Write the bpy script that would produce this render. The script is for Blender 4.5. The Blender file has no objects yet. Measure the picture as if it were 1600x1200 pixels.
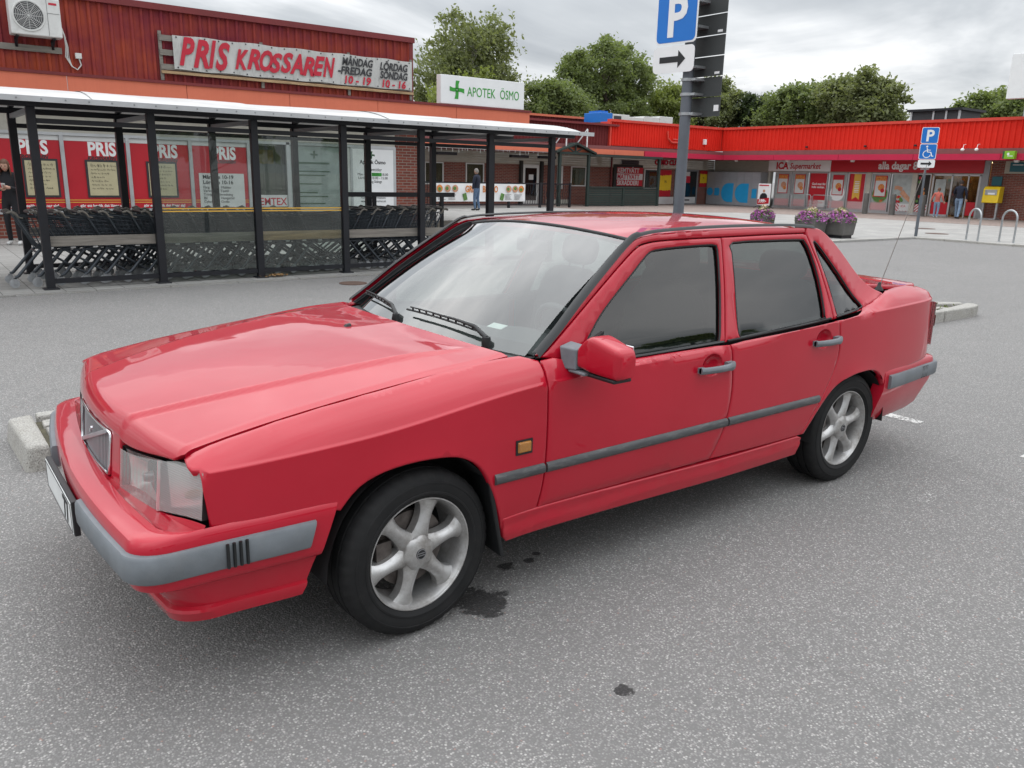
import bpy, bmesh, math, random
from mathutils import Vector, Matrix, noise
from mathutils.geometry import delaunay_2d_cdt

random.seed(7)
R = math.radians
scene = bpy.context.scene
C = scene.collection

# ------------------------------------------------------------------ camera
cam_d = bpy.data.cameras.new('camera')
cam_d.sensor_width = 36.0
cam_d.lens = 1266.364 / 1600 * 36.0
cam_d.clip_start = 0.05
cam_d.clip_end = 2000
cam = bpy.data.objects.new('camera', cam_d)
C.objects.link(cam)
YAW, PITCH, ROLL = 0.64892, 0.252846, 0.0233913
_f = Vector((math.sin(YAW) * math.cos(PITCH), math.cos(YAW) * math.cos(PITCH), -math.sin(PITCH)))
_r = Vector((math.cos(YAW), -math.sin(YAW), 0))
_u = _r.cross(_f)
_r2 = _r * math.cos(ROLL) + _u * math.sin(ROLL)
_u2 = -_r * math.sin(ROLL) + _u * math.cos(ROLL)
_m = Matrix((_r2, _u2, -_f)).transposed().to_4x4()
_m.translation = Vector((-1.3204, -3.10057, 1.59483))
cam.matrix_world = _m
scene.camera = cam

# ------------------------------------------------------------------ sky
SUN_EL, SUN_AZ = R(62), R(345)          # azimuth measured from +Y towards +X
world = bpy.data.worlds.new('World')
scene.world = world
world.use_nodes = True
wn, wl = world.node_tree.nodes, world.node_tree.links
wn.clear()
def WN(t, **kw):
    n = wn.new(t)
    for k, v in kw.items(): setattr(n, k, v)
    return n
def wmath(op, a, b=None):
    n = WN('ShaderNodeMath', operation=op)
    for i, v in enumerate((a, b)):
        if v is None: continue
        if hasattr(v, 'links'): wl.new(v, n.inputs[i])
        else: n.inputs[i].default_value = v
    return n.outputs[0]
sky = WN('ShaderNodeTexSky', sky_type='NISHITA')
sky.sun_disc = False
sky.sun_elevation = SUN_EL
sky.sun_rotation = SUN_AZ
sky.air_density = 1.0; sky.dust_density = 2.0; sky.ozone_density = 1.0
tc = WN('ShaderNodeTexCoord')
sep = WN('ShaderNodeSeparateXYZ'); wl.new(tc.outputs['Generated'], sep.inputs[0])
zc_ = wmath('MAXIMUM', sep.outputs[2], 0.0)
den = wmath('ADD', zc_, 0.16)
cmb = WN('ShaderNodeCombineXYZ')
wl.new(wmath('DIVIDE', sep.outputs[0], den), cmb.inputs[0])
wl.new(wmath('DIVIDE', sep.outputs[1], den), cmb.inputs[1])
mp = WN('ShaderNodeMapping'); wl.new(cmb.outputs[0], mp.inputs[0])
mp.inputs['Rotation'].default_value = (0, 0, R(-38))
mp.inputs['Scale'].default_value = (0.66, 0.92, 1)
mp.inputs['Location'].default_value = (3.2, 1.3, 0)
n1 = WN('ShaderNodeTexNoise'); wl.new(mp.outputs[0], n1.inputs['Vector'])
n1.inputs['Scale'].default_value = 0.95; n1.inputs['Detail'].default_value = 6; n1.inputs['Roughness'].default_value = 0.56
n1.inputs['Distortion'].default_value = 0.55
n2 = WN('ShaderNodeTexNoise'); wl.new(mp.outputs[0], n2.inputs['Vector'])
n2.inputs['Scale'].default_value = 2.6; n2.inputs['Detail'].default_value = 4
cl = wmath('ADD', wmath('MULTIPLY', n1.outputs[0], 0.8), wmath('MULTIPLY', n2.outputs[0], 0.2))
ramp = WN('ShaderNodeValToRGB'); wl.new(cl, ramp.inputs[0])
ce = ramp.color_ramp.elements
ce[0].position = 0.36; ce[0].color = (0.40, 0.425, 0.455, 1)
ce[1].position = 0.63; ce[1].color = (1.0, 1.0, 1.0, 1)
e = ce.new(0.465); e.color = (0.53, 0.555, 0.58, 1)
e = ce.new(0.545); e.color = (0.71, 0.73, 0.75, 1)
# standard overcast sky: the zenith is about three times as bright as the horizon
cie = wmath('ADD', wmath('ADD', wmath('MULTIPLY', zc_, 0.8), 1.02), wmath('MULTIPLY', wmath('MULTIPLY', zc_, zc_), 2.9))
cmul = WN('ShaderNodeMixRGB', blend_type='MULTIPLY'); cmul.inputs[0].default_value = 1
wl.new(ramp.outputs[0], cmul.inputs[1])
cg = WN('ShaderNodeCombineXYZ')
for i in range(3): wl.new(cie, cg.inputs[i])
wl.new(cg.outputs[0], cmul.inputs[2])
bg1 = WN('ShaderNodeBackground'); wl.new(sky.outputs[0], bg1.inputs[0]); bg1.inputs[1].default_value = 0.07
bg2 = WN('ShaderNodeBackground'); wl.new(cmul.outputs[0], bg2.inputs[0]); bg2.inputs[1].default_value = 1.0
mixw = WN('ShaderNodeMixShader'); mixw.inputs[0].default_value = 0.88
wl.new(bg1.outputs[0], mixw.inputs[1]); wl.new(bg2.outputs[0], mixw.inputs[2])
wo = WN('ShaderNodeOutputWorld'); wl.new(mixw.outputs[0], wo.inputs[0])

# ------------------------------------------------------------------ sun behind the clouds
sun_d = bpy.data.lights.new('sun', 'SUN')
sun_d.energy = 0.5
sun_d.angle = R(95)
sun_d.color = (1.0, 0.96, 0.90)
sun = bpy.data.objects.new('sun', sun_d); C.objects.link(sun)
sdir = Vector((math.sin(SUN_AZ) * math.cos(SUN_EL), math.cos(SUN_AZ) * math.cos(SUN_EL), math.sin(SUN_EL)))
sun.rotation_euler = (-sdir).to_track_quat('-Z', 'Y').to_euler()
sun.location = sdir * 60

scene.view_settings.view_transform = 'Standard'
scene.view_settings.look = 'None'
scene.view_settings.gamma = 1
scene.view_settings.exposure = 0.12

# ------------------------------------------------------------------ materials
MATS = {}
def nd(m, t, **kw):
    n = m.node_tree.nodes.new(t)
    for k, v in kw.items(): setattr(n, k, v)
    return n
def setin(m, node, key, v):
    if hasattr(v, 'links'): m.node_tree.links.new(v, node.inputs[key])
    else: node.inputs[key].default_value = v
def mth(m, op, a, b=None, clamp=False):
    n = nd(m, 'ShaderNodeMath', operation=op, use_clamp=clamp)
    setin(m, n, 0, a)
    if b is not None: setin(m, n, 1, b)
    return n.outputs[0]
def mixc(m, fac, a, b, bt='MIX'):
    n = nd(m, 'ShaderNodeMixRGB', blend_type=bt)
    setin(m, n, 0, fac); setin(m, n, 1, a); setin(m, n, 2, b)
    return n.outputs[0]
def noise_t(m, scale, detail=4, rough=0.55, vec=None, out=0, stretch=None):
    n = nd(m, 'ShaderNodeTexNoise')
    if vec is None:
        vec = nd(m, 'ShaderNodeTexCoord').outputs['Object']
    if stretch:
        mpn = nd(m, 'ShaderNodeMapping'); setin(m, mpn, 0, vec); mpn.inputs['Scale'].default_value = stretch; vec = mpn.outputs[0]
    setin(m, n, 'Vector', vec)
    n.inputs['Scale'].default_value = scale; n.inputs['Detail'].default_value = detail; n.inputs['Roughness'].default_value = rough
    return n.outputs[out]
def rampf(m, v, lo, hi):
    n = nd(m, 'ShaderNodeMapRange'); setin(m, n, 0, v)
    n.inputs[1].default_value = lo; n.inputs[2].default_value = hi
    return n.outputs[0]
def c4(c): return (c[0], c[1], c[2], 1)
def base(name):
    m = bpy.data.materials.new(name); m.use_nodes = True
    b = m.node_tree.nodes['Principled BSDF']
    MATS[name] = m
    return m, b
def bump(m, b, h, strength, dist=0.01):
    n = nd(m, 'ShaderNodeBump'); n.inputs['Strength'].default_value = strength; n.inputs['Distance'].default_value = dist
    setin(m, n, 'Height', h); m.node_tree.links.new(n.outputs[0], b.inputs['Normal'])
def pbr(name, col, rough=0.6, metal=0.0, var=0.12, vscale=3.0, dirt=0.0, dirtcol=(0.12, 0.10, 0.08), bumpk=0.0, bscale=60, spec=0.5, stretch=None, coat=0.0):
    """plain painted or moulded surface with cloudy variation, patchy wear and fine relief"""
    m, b = base(name)
    n = noise_t(m, vscale, 5, 0.6, stretch=stretch)
    f = rampf(m, n, 0.3, 0.7)
    c = mixc(m, f, c4([x * (1 - var) for x in col]), c4([min(1, x * (1 + var)) for x in col]))
    if dirt:
        d = noise_t(m, vscale * 2.3, 6, 0.7, stretch=stretch)
        c = mixc(m, mth(m, 'MULTIPLY', rampf(m, d, 0.5, 0.75), dirt), c, c4(dirtcol))
    setin(m, b, 'Base Color', c)
    setin(m, b, 'Roughness', mth(m, 'ADD', mth(m, 'MULTIPLY', f, 0.12), max(0.02, rough - 0.06)))
    b.inputs['Metallic'].default_value = metal
    b.inputs['Specular IOR Level'].default_value = spec
    if coat: b.inputs['Coat Weight'].default_value = coat; b.inputs['Coat Roughness'].default_value = 0.05
    if bumpk: bump(m, b, noise_t(m, bscale, 4, 0.6), bumpk)
    return m
def glass_mat(name, tint, rough=0.0, ior=1.5, dirt=0.0, refl=1.7):
    """thin pane: what is behind shows through, tinted; the sky mirrors in it by Fresnel"""
    m = bpy.data.materials.new(name); m.use_nodes = True; MATS[name] = m
    nt = m.node_tree; nt.nodes.clear()
    out = nd(m, 'ShaderNodeOutputMaterial')
    tr = nd(m, 'ShaderNodeBsdfTransparent'); tr.inputs[0].default_value = c4(tint)
    gl = nd(m, 'ShaderNodeBsdfGlossy'); gl.inputs['Roughness'].default_value = rough; gl.inputs[0].default_value = (1, 1, 1, 1)
    fr = nd(m, 'ShaderNodeFresnel'); fr.inputs[0].default_value = ior
    geo = nd(m, 'ShaderNodeNewGeometry')
    ior_n = mth(m, 'ADD', mth(m, 'MULTIPLY', geo.outputs['Backfacing'], 1.0 / ior - ior), ior)
    nt.links.new(ior_n, fr.inputs[0])
    f2 = mth(m, 'MULTIPLY', fr.outputs[0], refl, True)
    mx = nd(m, 'ShaderNodeMixShader'); setin(m, mx, 0, f2)
    nt.links.new(tr.outputs[0], mx.inputs[1]); nt.links.new(gl.outputs[0], mx.inputs[2])
    last = mx.outputs[0]
    if dirt:
        df = nd(m, 'ShaderNodeBsdfDiffuse'); df.inputs[0].default_value = (0.55, 0.57, 0.55, 1)
        mx2 = nd(m, 'ShaderNodeMixShader')
        k = mth(m, 'MULTIPLY', rampf(m, noise_t(m, 3.0, 6, 0.7), 0.25, 0.8), dirt)
        setin(m, mx2, 0, k); nt.links.new(last, mx2.inputs[1]); nt.links.new(df.outputs[0], mx2.inputs[2])
        last = mx2.outputs[0]
    nt.links.new(last, out.inputs[0])
    return m

# ------------------------------------------------------------------ mesh helpers
class MB:
    def __init__(s): s.v = []; s.f = []; s.m = []
    def add(s, vs, fs, mi=0):
        o = len(s.v); s.v += [tuple(p) for p in vs]
        s.f += [tuple(i + o for i in f) for f in fs]; s.m += [mi] * len(fs); return s
    def box(s, x0, x1, y0, y1, z0, z1, mi=0):
        if x0 > x1: x0, x1 = x1, x0
        if y0 > y1: y0, y1 = y1, y0
        if z0 > z1: z0, z1 = z1, z0
        return s.add([(x0, y0, z0), (x1, y0, z0), (x1, y1, z0), (x0, y1, z0), (x0, y0, z1), (x1, y0, z1), (x1, y1, z1), (x0, y1, z1)],
                     [(0, 3, 2, 1), (4, 5, 6, 7), (0, 1, 5, 4), (1, 2, 6, 5), (2, 3, 7, 6), (3, 0, 4, 7)], mi)
    def hexa(s, p, mi=0):
        return s.add(p, [(0, 3, 2, 1), (4, 5, 6, 7), (0, 1, 5, 4), (1, 2, 6, 5), (2, 3, 7, 6), (3, 0, 4, 7)], mi)
    def bar(s, p, q, w, h, up=(0, 0, 1), mi=0):
        p, q = Vector(p), Vector(q); d = (q - p).normalized(); up = Vector(up)
        if abs(d.dot(up)) > 0.98: up = Vector((0, 1, 0))
        a = d.cross(up).normalized(); b = a.cross(d).normalized()
        a *= w / 2; b *= h / 2
        return s.hexa([p - a - b, p + a - b, p + a + b, p - a + b, q - a - b, q + a - b, q + a + b, q - a + b], mi)
    def tube(s, pts, r, n=8, cap=True, mi=0, closed=False):
        pts = [Vector(p) for p in pts]; k = len(pts)
        rs = r if isinstance(r, (list, tuple)) else [r] * k
        o = len(s.v); a0 = None
        for i, p in enumerate(pts):
            if closed: d = (pts[(i + 1) % k] - pts[i - 1]).normalized()
            else: d = (pts[min(i + 1, k - 1)] - pts[max(i - 1, 0)]).normalized()
            if a0 is None:
                up = Vector((0, 0, 1)) if abs(d.z) < 0.9 else Vector((0, 1, 0))
                a0 = d.cross(up).normalized()
            a0 = (a0 - d * a0.dot(d)).normalized(); b0 = d.cross(a0)
            for j in range(n):
                t = 2 * math.pi * j / n
                s.v.append(tuple(p + (a0 * math.cos(t) + b0 * math.sin(t)) * rs[i]))
        for i in range(k if closed else k - 1):
            for j in range(n):
                a, b = o + i * n, o + ((i + 1) % k) * n
                s.f.append((a + j, a + (j + 1) % n, b + (j + 1) % n, b + j)); s.m.append(mi)
        if cap and not closed:
            s.f.append(tuple(o + j for j in reversed(range(n)))); s.m.append(mi)
            s.f.append(tuple(o + (k - 1) * n + j for j in range(n))); s.m.append(mi)
        return s
    def lathe(s, prof, c, axis='y', n=32, mi=0, closed=False):
        """prof: (r, h) pairs turned about an axis through c"""
        o = len(s.v); k = len(prof); c = Vector(c)
        for (r, h) in prof:
            for j in range(n):
                t = 2 * math.pi * j / n; a, b = r * math.cos(t), r * math.sin(t)
                p = (a, h, b) if axis == 'y' else ((a, b, h) if axis == 'z' else (h, a, b))
                s.v.append(tuple(c + Vector(p)))
        for i in range(k - 1 + (1 if closed else 0)):
            for j in range(n):
                a, b = o + i * n, o + ((i + 1) % k) * n
                s.f.append((a + j, a + (j + 1) % n, b + (j + 1) % n, b + j)); s.m.append(mi)
        return s
    def disc(s, c, r, axis='y', n=24, mi=0):
        o = len(s.v); c = Vector(c)
        for j in range(n):
            t = 2 * math.pi * j / n; a, b = r * math.cos(t), r * math.sin(t)
            p = (a, 0, b) if axis == 'y' else ((a, b, 0) if axis == 'z' else (0, a, b))
            s.v.append(tuple(c + Vector(p)))
        s.f.append(tuple(range(o, o + n))); s.m.append(mi); return s
    def prism(s, poly, a0, a1, axis='y', mi=0):
        """a 2D outline pushed along an axis; axis y: (x,z), x: (y,z), z: (x,y)"""
        n = len(poly); o = len(s.v)
        for h in (a0, a1):
            for (u, v) in poly:
                s.v.append((u, h, v) if axis == 'y' else ((h, u, v) if axis == 'x' else (u, v, h)))
        s.f.append(tuple(o + i for i in range(n))); s.m.append(mi)
        s.f.append(tuple(o + n + i for i in reversed(range(n)))); s.m.append(mi)
        for i in range(n):
            j = (i + 1) % n
            s.f.append((o + i, o + n + i, o + n + j, o + j)); s.m.append(mi)
        return s
    def grid(s, fn, us, vs, mi=0, flip=False):
        o = len(s.v); n = len(vs)
        for u in us:
            for v in vs: s.v.append(tuple(fn(u, v)))
        for i in range(len(us) - 1):
            for j in range(n - 1):
                a = o + i * n + j; q = (a, a + n, a + n + 1, a + 1)
                s.f.append(tuple(reversed(q)) if flip else q); s.m.append(mi)
        return s
    def mesh(s, name, mats, smooth=None, fix=True):
        me = bpy.data.meshes.new(name); me.from_pydata(s.v, [], s.f)
        if not isinstance(mats, (list, tuple)): mats = [mats]
        for m in mats: me.materials.append(MATS[m] if isinstance(m, str) else m)
        if any(s.m): me.polygons.foreach_set('material_index', s.m)
        if fix:
            bm = bmesh.new(); bm.from_mesh(me); bmesh.ops.recalc_face_normals(bm, faces=bm.faces); bm.to_mesh(me); bm.free()
        if smooth is not None:
            me.polygons.foreach_set('use_smooth', [True] * len(me.polygons))
            me.set_sharp_from_angle(angle=R(smooth))
        me.update(); return me
    def build(s, name, mats, parent=None, smooth=None, bevel=0, fix=True, seg=2):
        o = bpy.data.objects.new(name, s.mesh(name, mats, smooth, fix)); C.objects.link(o)
        if parent is not None: put(o, parent)
        if bevel:
            bv = o.modifiers.new('bevel', 'BEVEL'); bv.width = bevel; bv.segments = seg; bv.limit_method = 'ANGLE'; bv.angle_limit = R(40)
        return o
def put(o, parent):
    o.parent = parent
    if parent.type == 'EMPTY':
        o.matrix_parent_inverse = (Matrix.Translation(parent.location) @ parent.rotation_euler.to_matrix().to_4x4()).inverted()
def tag(o, label, cat, group=None):
    o['label'] = label; o['category'] = cat
    if group: o['group'] = group
    return o
def thing(name, label, cat, loc=(0, 0, 0), group=None):
    o = bpy.data.objects.new(name, None); C.objects.link(o); o.location = loc; o.empty_display_size = 0.2
    return tag(o, label, cat, group)
def struct(o): o['kind'] = 'structure'; return o
def stuff(o): o['kind'] = 'stuff'; return o
def copy_tree(o, parent=None):
    c = o.copy(); C.objects.link(c)
    if parent is not None: c.parent = parent
    for ch in o.children: copy_tree(ch, c)
    return c
def text(name, body, size, mat, parent, origin, right, up, shear=0.0, bold=0.0, depth=0.004, align='LEFT', sx=1.0, spacing=1.0, width=None):
    """flat lettering: a text outline turned into a mesh, laid on the plane spanned by right and up"""
    cu = bpy.data.curves.new(name, 'FONT'); cu.body = body; cu.size = size; cu.shear = shear; cu.offset = bold
    cu.extrude = depth / 2; cu.align_x = align; cu.space_character = spacing; cu.resolution_u = 3
    t = bpy.data.objects.new(name, cu); C.objects.link(t)
    dg = bpy.context.evaluated_depsgraph_get()
    me = bpy.data.meshes.new_from_object(t.evaluated_get(dg))
    bpy.data.objects.remove(t); bpy.data.curves.remove(cu)
    me.materials.clear(); me.materials.append(MATS[mat])
    if width: sx = width / max(1e-6, max(v.co.x for v in me.vertices) - min(v.co.x for v in me.vertices))
    rt, u = Vector(right).normalized(), Vector(up).normalized(); nrm = rt.cross(u)
    M = Matrix((rt, u, nrm)).transposed().to_4x4(); M.translation = Vector(origin)
    me.transform(M @ Matrix.Diagonal((sx, 1, 1, 1)))
    o = bpy.data.objects.new(name, me); C.objects.link(o)
    if parent is not None: put(o, parent)
    return o
def pchip(xs, ys):
    n = len(xs); h = [xs[i + 1] - xs[i] for i in range(n - 1)]; d = [(ys[i + 1] - ys[i]) / h[i] for i in range(n - 1)]
    m = [0] * n; m[0], m[-1] = d[0], d[-1]
    for i in range(1, n - 1):
        if d[i - 1] * d[i] <= 0: m[i] = 0
        else:
            w1, w2 = 2 * h[i] + h[i - 1], h[i] + 2 * h[i - 1]
            m[i] = (w1 + w2) / (w1 / d[i - 1] + w2 / d[i])
    def f(x):
        if x <= xs[0]: return ys[0] + m[0] * (x - xs[0])
        if x >= xs[-1]: return ys[-1] + m[-1] * (x - xs[-1])
        i = 0
        while x > xs[i + 1]: i += 1
        t = (x - xs[i]) / h[i]
        return ((1 + 2 * t) * (1 - t) ** 2) * ys[i] + t * (1 - t) ** 2 * h[i] * m[i] + t * t * (3 - 2 * t) * ys[i + 1] + t * t * (t - 1) * h[i] * m[i + 1]
    return f
def sstep(t): t = max(0, min(1, t)); return t * t * (3 - 2 * t)
def lin(a, b, n): return [a + (b - a) * i / (n - 1) for i in range(n)]
# ================================================================== ground
STAINS = [(0.30, -0.80, 0.105), (0.21, -0.72, 0.05), (0.55, -0.62, 0.035), (0.66, -0.63, 0.022), (0.73, -0.60, 0.015), (0.36, -1.52, 0.028), (1.9, -2.2, 0.03), (5.6, 0.35, 0.22), (5.1, 0.15, 0.20), (6.2, 0.6, 0.16), (8.0, 4.6, 0.3), (9.6, 4.4, 0.18)]
def make_asphalt():
    m, b = base('asphalt')
    co = nd(m, 'ShaderNodeTexCoord').outputs['Object']
    v = nd(m, 'ShaderNodeTexVoronoi'); setin(m, v, 'Vector', co); v.inputs['Scale'].default_value = 135
    g = nd(m, 'ShaderNodeSeparateColor'); setin(m, g, 0, v.outputs['Color'])
    # stones of many grey tones in dark binder; some pale, a few reddish
    cr = nd(m, 'ShaderNodeValToRGB'); setin(m, cr, 0, g.outputs[0]); e = cr.color_ramp.elements
    e[0].position = 0.0; e[0].color = (0.12, 0.12, 0.123, 1); e[1].position = 1.0; e[1].color = (0.70, 0.685, 0.66, 1)
    x = e.new(0.5); x.color = (0.24, 0.237, 0.235, 1); x = e.new(0.85); x.color = (0.39, 0.382, 0.372, 1)
    red = mth(m, 'GREATER_THAN', g.outputs[1], 0.992)
    stone = mixc(m, mth(m, 'MULTIPLY', red, 0.7), cr.outputs[0], (0.45, 0.18, 0.12, 1))
    edge = rampf(m, v.outputs['Distance'], 0.34, 0.66)
    c = mixc(m, edge, stone, (0.125, 0.123, 0.122, 1))
    big = rampf(m, noise_t(m, 0.30, 5, 0.6, co), 0.3, 0.7)
    mid = rampf(m, noise_t(m, 1.9, 6, 0.65, co), 0.3, 0.75)
    c = mixc(m, mth(m, 'MULTIPLY', big, 0.55), c, mixc(m, 1.0, c, (0.70, 0.70, 0.705, 1), 'MULTIPLY'))
    c = mixc(m, mth(m, 'MULTIPLY', mid, 0.45), c, mixc(m, 1.0, c, (1.32, 1.31, 1.29, 1), 'MULTIPLY'))
    c = mixc(m, 0.34, c, (0.37, 0.363, 0.354, 1))
    c = mixc(m, 1.0, c, (0.86, 0.85, 0.84, 1), 'MULTIPLY')
    # oil and damp spots, each with its own ragged outline
    s = nd(m, 'ShaderNodeSeparateXYZ'); setin(m, s, 0, co)
    wob = mth(m, 'MULTIPLY', mth(m, 'SUBTRACT', noise_t(m, 17, 6, 0.75, co), 0.5), 3.2)
    tot = None
    for (sx, sy, r) in STAINS:
        dx = mth(m, 'SUBTRACT', s.outputs[0], sx); dy = mth(m, 'SUBTRACT', s.outputs[1], sy)
        d = mth(m, 'SQRT', mth(m, 'ADD', mth(m, 'MULTIPLY', dx, dx), mth(m, 'MULTIPLY', dy, dy)))
        k = rampf(m, mth(m, 'ADD', mth(m, 'DIVIDE', d, r), wob), 1.06, 0.92)
        k = mth(m, 'MULTIPLY', k, 0.86 if r < 0.12 else 0.40)
        tot = k if tot is None else mth(m, 'MAXIMUM', tot, k)
    c = mixc(m, tot, c, mixc(m, 1.0, c, (0.10, 0.10, 0.105, 1), 'MULTIPLY'))
    # faint tar-filled cracks
    vc = nd(m, 'ShaderNodeTexVoronoi', feature='DISTANCE_TO_EDGE'); vc.inputs['Scale'].default_value = 0.16
    wv = nd(m, 'ShaderNodeMixRGB'); wv.blend_type = 'ADD'; wv.inputs[0].default_value = 0.6; setin(m, wv, 1, co); setin(m, wv, 2, noise_t(m, 1.2, 5, 0.7, co, out=1)); setin(m, vc, 'Vector', wv.outputs[0])
    ck = mth(m, 'MULTIPLY', rampf(m, vc.outputs['Distance'], 0.004, 0.0015), mth(m, 'MULTIPLY', big, 0.12))
    c = mixc(m, ck, c, (0.05, 0.05, 0.05, 1))
    setin(m, b, 'Base Color', c); setin(m, b, 'Roughness', mth(m, 'SUBTRACT', 0.86, mth(m, 'MULTIPLY', tot, 0.3))); b.inputs['Specular IOR Level'].default_value = 0.3
    h = mth(m, 'ADD', mth(m, 'MULTIPLY', edge, -1.0), mth(m, 'MULTIPLY', g.outputs[2], 0.6))
    bump(m, b, h, 0.5, 0.004)
make_asphalt()
def make_paving(name, ca, cb, w, h, joint, off=0.5):
    m, b = base(name)
    co = nd(m, 'ShaderNodeTexCoord').outputs['Object']
    br = nd(m, 'ShaderNodeTexBrick'); setin(m, br, 'Vector', co); br.offset = off
    br.inputs['Color1'].default_value = c4(ca); br.inputs['Color2'].default_value = c4(cb); br.inputs['Mortar'].default_value = c4(joint)
    br.inputs['Scale'].default_value = 1.0; br.inputs['Brick Width'].default_value = w; br.inputs['Row Height'].default_value = h; br.inputs['Mortar Size'].default_value = 0.006; br.inputs['Bias'].default_value = 0.1
    k = rampf(m, noise_t(m, 0.8, 6, 0.65, co), 0.3, 0.7)
    c = mixc(m, mth(m, 'MULTIPLY', k, 0.4), br.outputs[0], mixc(m, 1.0, br.outputs[0], (0.62, 0.61, 0.60, 1), 'MULTIPLY'))
    c = mixc(m, mth(m, 'MULTIPLY', rampf(m, noise_t(m, 26, 4, 0.7, co), 0.45, 0.8), 0.3), c, (0.12, 0.11, 0.10, 1))
    setin(m, b, 'Base Color', c); b.inputs['Roughness'].default_value = 0.9
    bump(m, b, br.outputs['Fac'], -0.4, 0.004)
make_paving('slab_paving', (0.40, 0.39, 0.37), (0.33, 0.325, 0.31), 0.7, 0.35, (0.13, 0.12, 0.11))
make_paving('sett_paving', (0.34, 0.27, 0.23), (0.27, 0.215, 0.19), 0.21, 0.105, (0.12, 0.10, 0.09))
make_paving('shelter_paving', (0.36, 0.355, 0.34), (0.30, 0.295, 0.28), 0.35, 0.35, (0.12, 0.115, 0.11), 0.0)
def granite(name, lo, hi, k):
    m, b = base(name); co = nd(m, 'ShaderNodeTexCoord').outputs['Object']
    f1 = rampf(m, noise_t(m, 95, 5, 0.75, co), 0.36, 0.66); f2 = rampf(m, noise_t(m, 170, 3, 0.6, co), 0.56, 0.66); f3 = rampf(m, noise_t(m, 9, 5, 0.65, co), 0.3, 0.75)
    c = mixc(m, f1, c4(lo), c4(hi)); c = mixc(m, mth(m, 'MULTIPLY', f2, 0.8), c, (0.05, 0.05, 0.052, 1)); c = mixc(m, mth(m, 'MULTIPLY', f3, k), c, (0.20, 0.18, 0.13, 1))
    setin(m, b, 'Base Color', c); b.inputs['Roughness'].default_value = 0.88
    bump(m, b, mth(m, 'ADD', mth(m, 'MULTIPLY', noise_t(m, 14, 5, 0.65, co), 2.5), f1), 0.5, 0.006)
granite('granite', (0.27, 0.26, 0.245), (0.60, 0.58, 0.54), 0.35)
granite('granite_dark', (0.22, 0.215, 0.21), (0.50, 0.485, 0.46), 0.35)
pbr('joint_soil', (0.085, 0.075, 0.05), 0.95, var=0.4, vscale=20, dirt=0.4, dirtcol=(0.07, 0.085, 0.02), bumpk=0.6, bscale=40)
mb = MB(); mb.grid(lambda x, y: (x, y, 0), lin(-300, 500, 41), lin(-300, 500, 41)); struct(mb.build('ground', 'asphalt'))
# raised plaza before the shops
PZ = 0.055
mb = MB()
plaza = [(23.2, -30), (23.2, 9.3), (18.4, 9.4), (17.2, 12), (16.4, 20.2), (10.5, 20.2), (10.5, 33), (42, 33), (42, -30)]
mb.prism(list(reversed(plaza)), -0.05, PZ, 'z'); struct(mb.build('plaza', 'slab_paving'))
mb = MB(); mb.prism([(33.6, -28), (33.6, 19), (31.5, 22.5), (25, 24.5), (25, 32.9), (41.9, 32.9), (41.9, -28)], PZ - 0.02, PZ + 0.004, 'z'); struct(mb.build('sett_pavement', 'sett_paving'))
mb = MB(); mb.prism([(-9, 8.62), (9.9, 8.62), (10.4, 17.8), (-9, 17.8)], -0.05, 0.012, 'z'); struct(mb.build('shelter_pavement', 'shelter_paving'))
# kerb stones round the plaza edge
kr = random.Random(3)
kb_mesh = {}
def stone(name, p, q, w, z0, z1, parent, mat='granite', rg=kr, b=0.012):
    p, q = Vector((p[0], p[1], 0)), Vector((q[0], q[1], 0)); d = (q - p).normalized(); a = Vector((-d.y, d.x, 0)) * w / 2
    j = lambda s_=0.006: Vector((rg.uniform(-s_, s_), rg.uniform(-s_, s_), rg.uniform(-s_, s_)))
    Z = Vector((0, 0, 1)); mb_ = MB()
    mb_.hexa([p - a + Z * z0, q - a + Z * z0, q + a + Z * z0, p + a + Z * z0, p - a + Z * z1 + j(), q - a + Z * z1 + j(), q + a + Z * z1 + j(), p + a + Z * z1 + j()])
    return mb_.build(name, mat, parent, bevel=b)
pk = thing('plaza_kerb', 'low granite kerb along the edge of the paved shop plaza', 'kerb', (23.2, 9.3, 0))
def kerb_line(a, b, L, par, w=0.13, z1=PZ + 0.006, mat='granite'):
    a, b = Vector(a), Vector(b); n = max(1, round((b - a).length / L))
    for i in range(n):
        p = a + (b - a) * (i + 0.006) / n; q = a + (b - a) * (i + 0.994) / n
        stone('kerbstone', p, q, w, -0.05, z1, par, mat)
kerb_line((23.13, 2.0), (23.13, 9.35), 0.95, pk); kerb_line((23.1, 9.47), (18.35, 9.47), 0.95, pk); kerb_line((18.33, 9.45), (17.1, 12), 0.95, pk); kerb_line((17.12, 12.05), (16.33, 20.1), 0.95, pk); kerb_line((16.3, 20.13), (10.5, 20.13), 0.95, pk)
sk = thing('shelter_kerb', 'flush granite kerb strip in front of the cart shelter', 'kerb', (0, 8.55, 0))
granite('granite_old', (0.17, 0.167, 0.162), (0.33, 0.325, 0.315), 0.4)
kerb_line((-3.0, 8.555), (9.9, 8.555), 0.95, sk, 0.12, 0.016, 'granite_old')
# planted-out island of granite and setts beside the car
isl = thing('kerb_island', 'long granite kerbed island filled with stone setts beside the red car', 'traffic island', (4.2, 2.0, 0))
IY = lambda x: 1.655 - 0.021 * (x + 0.93)
IH = 0.135
rg = random.Random(11)
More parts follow.
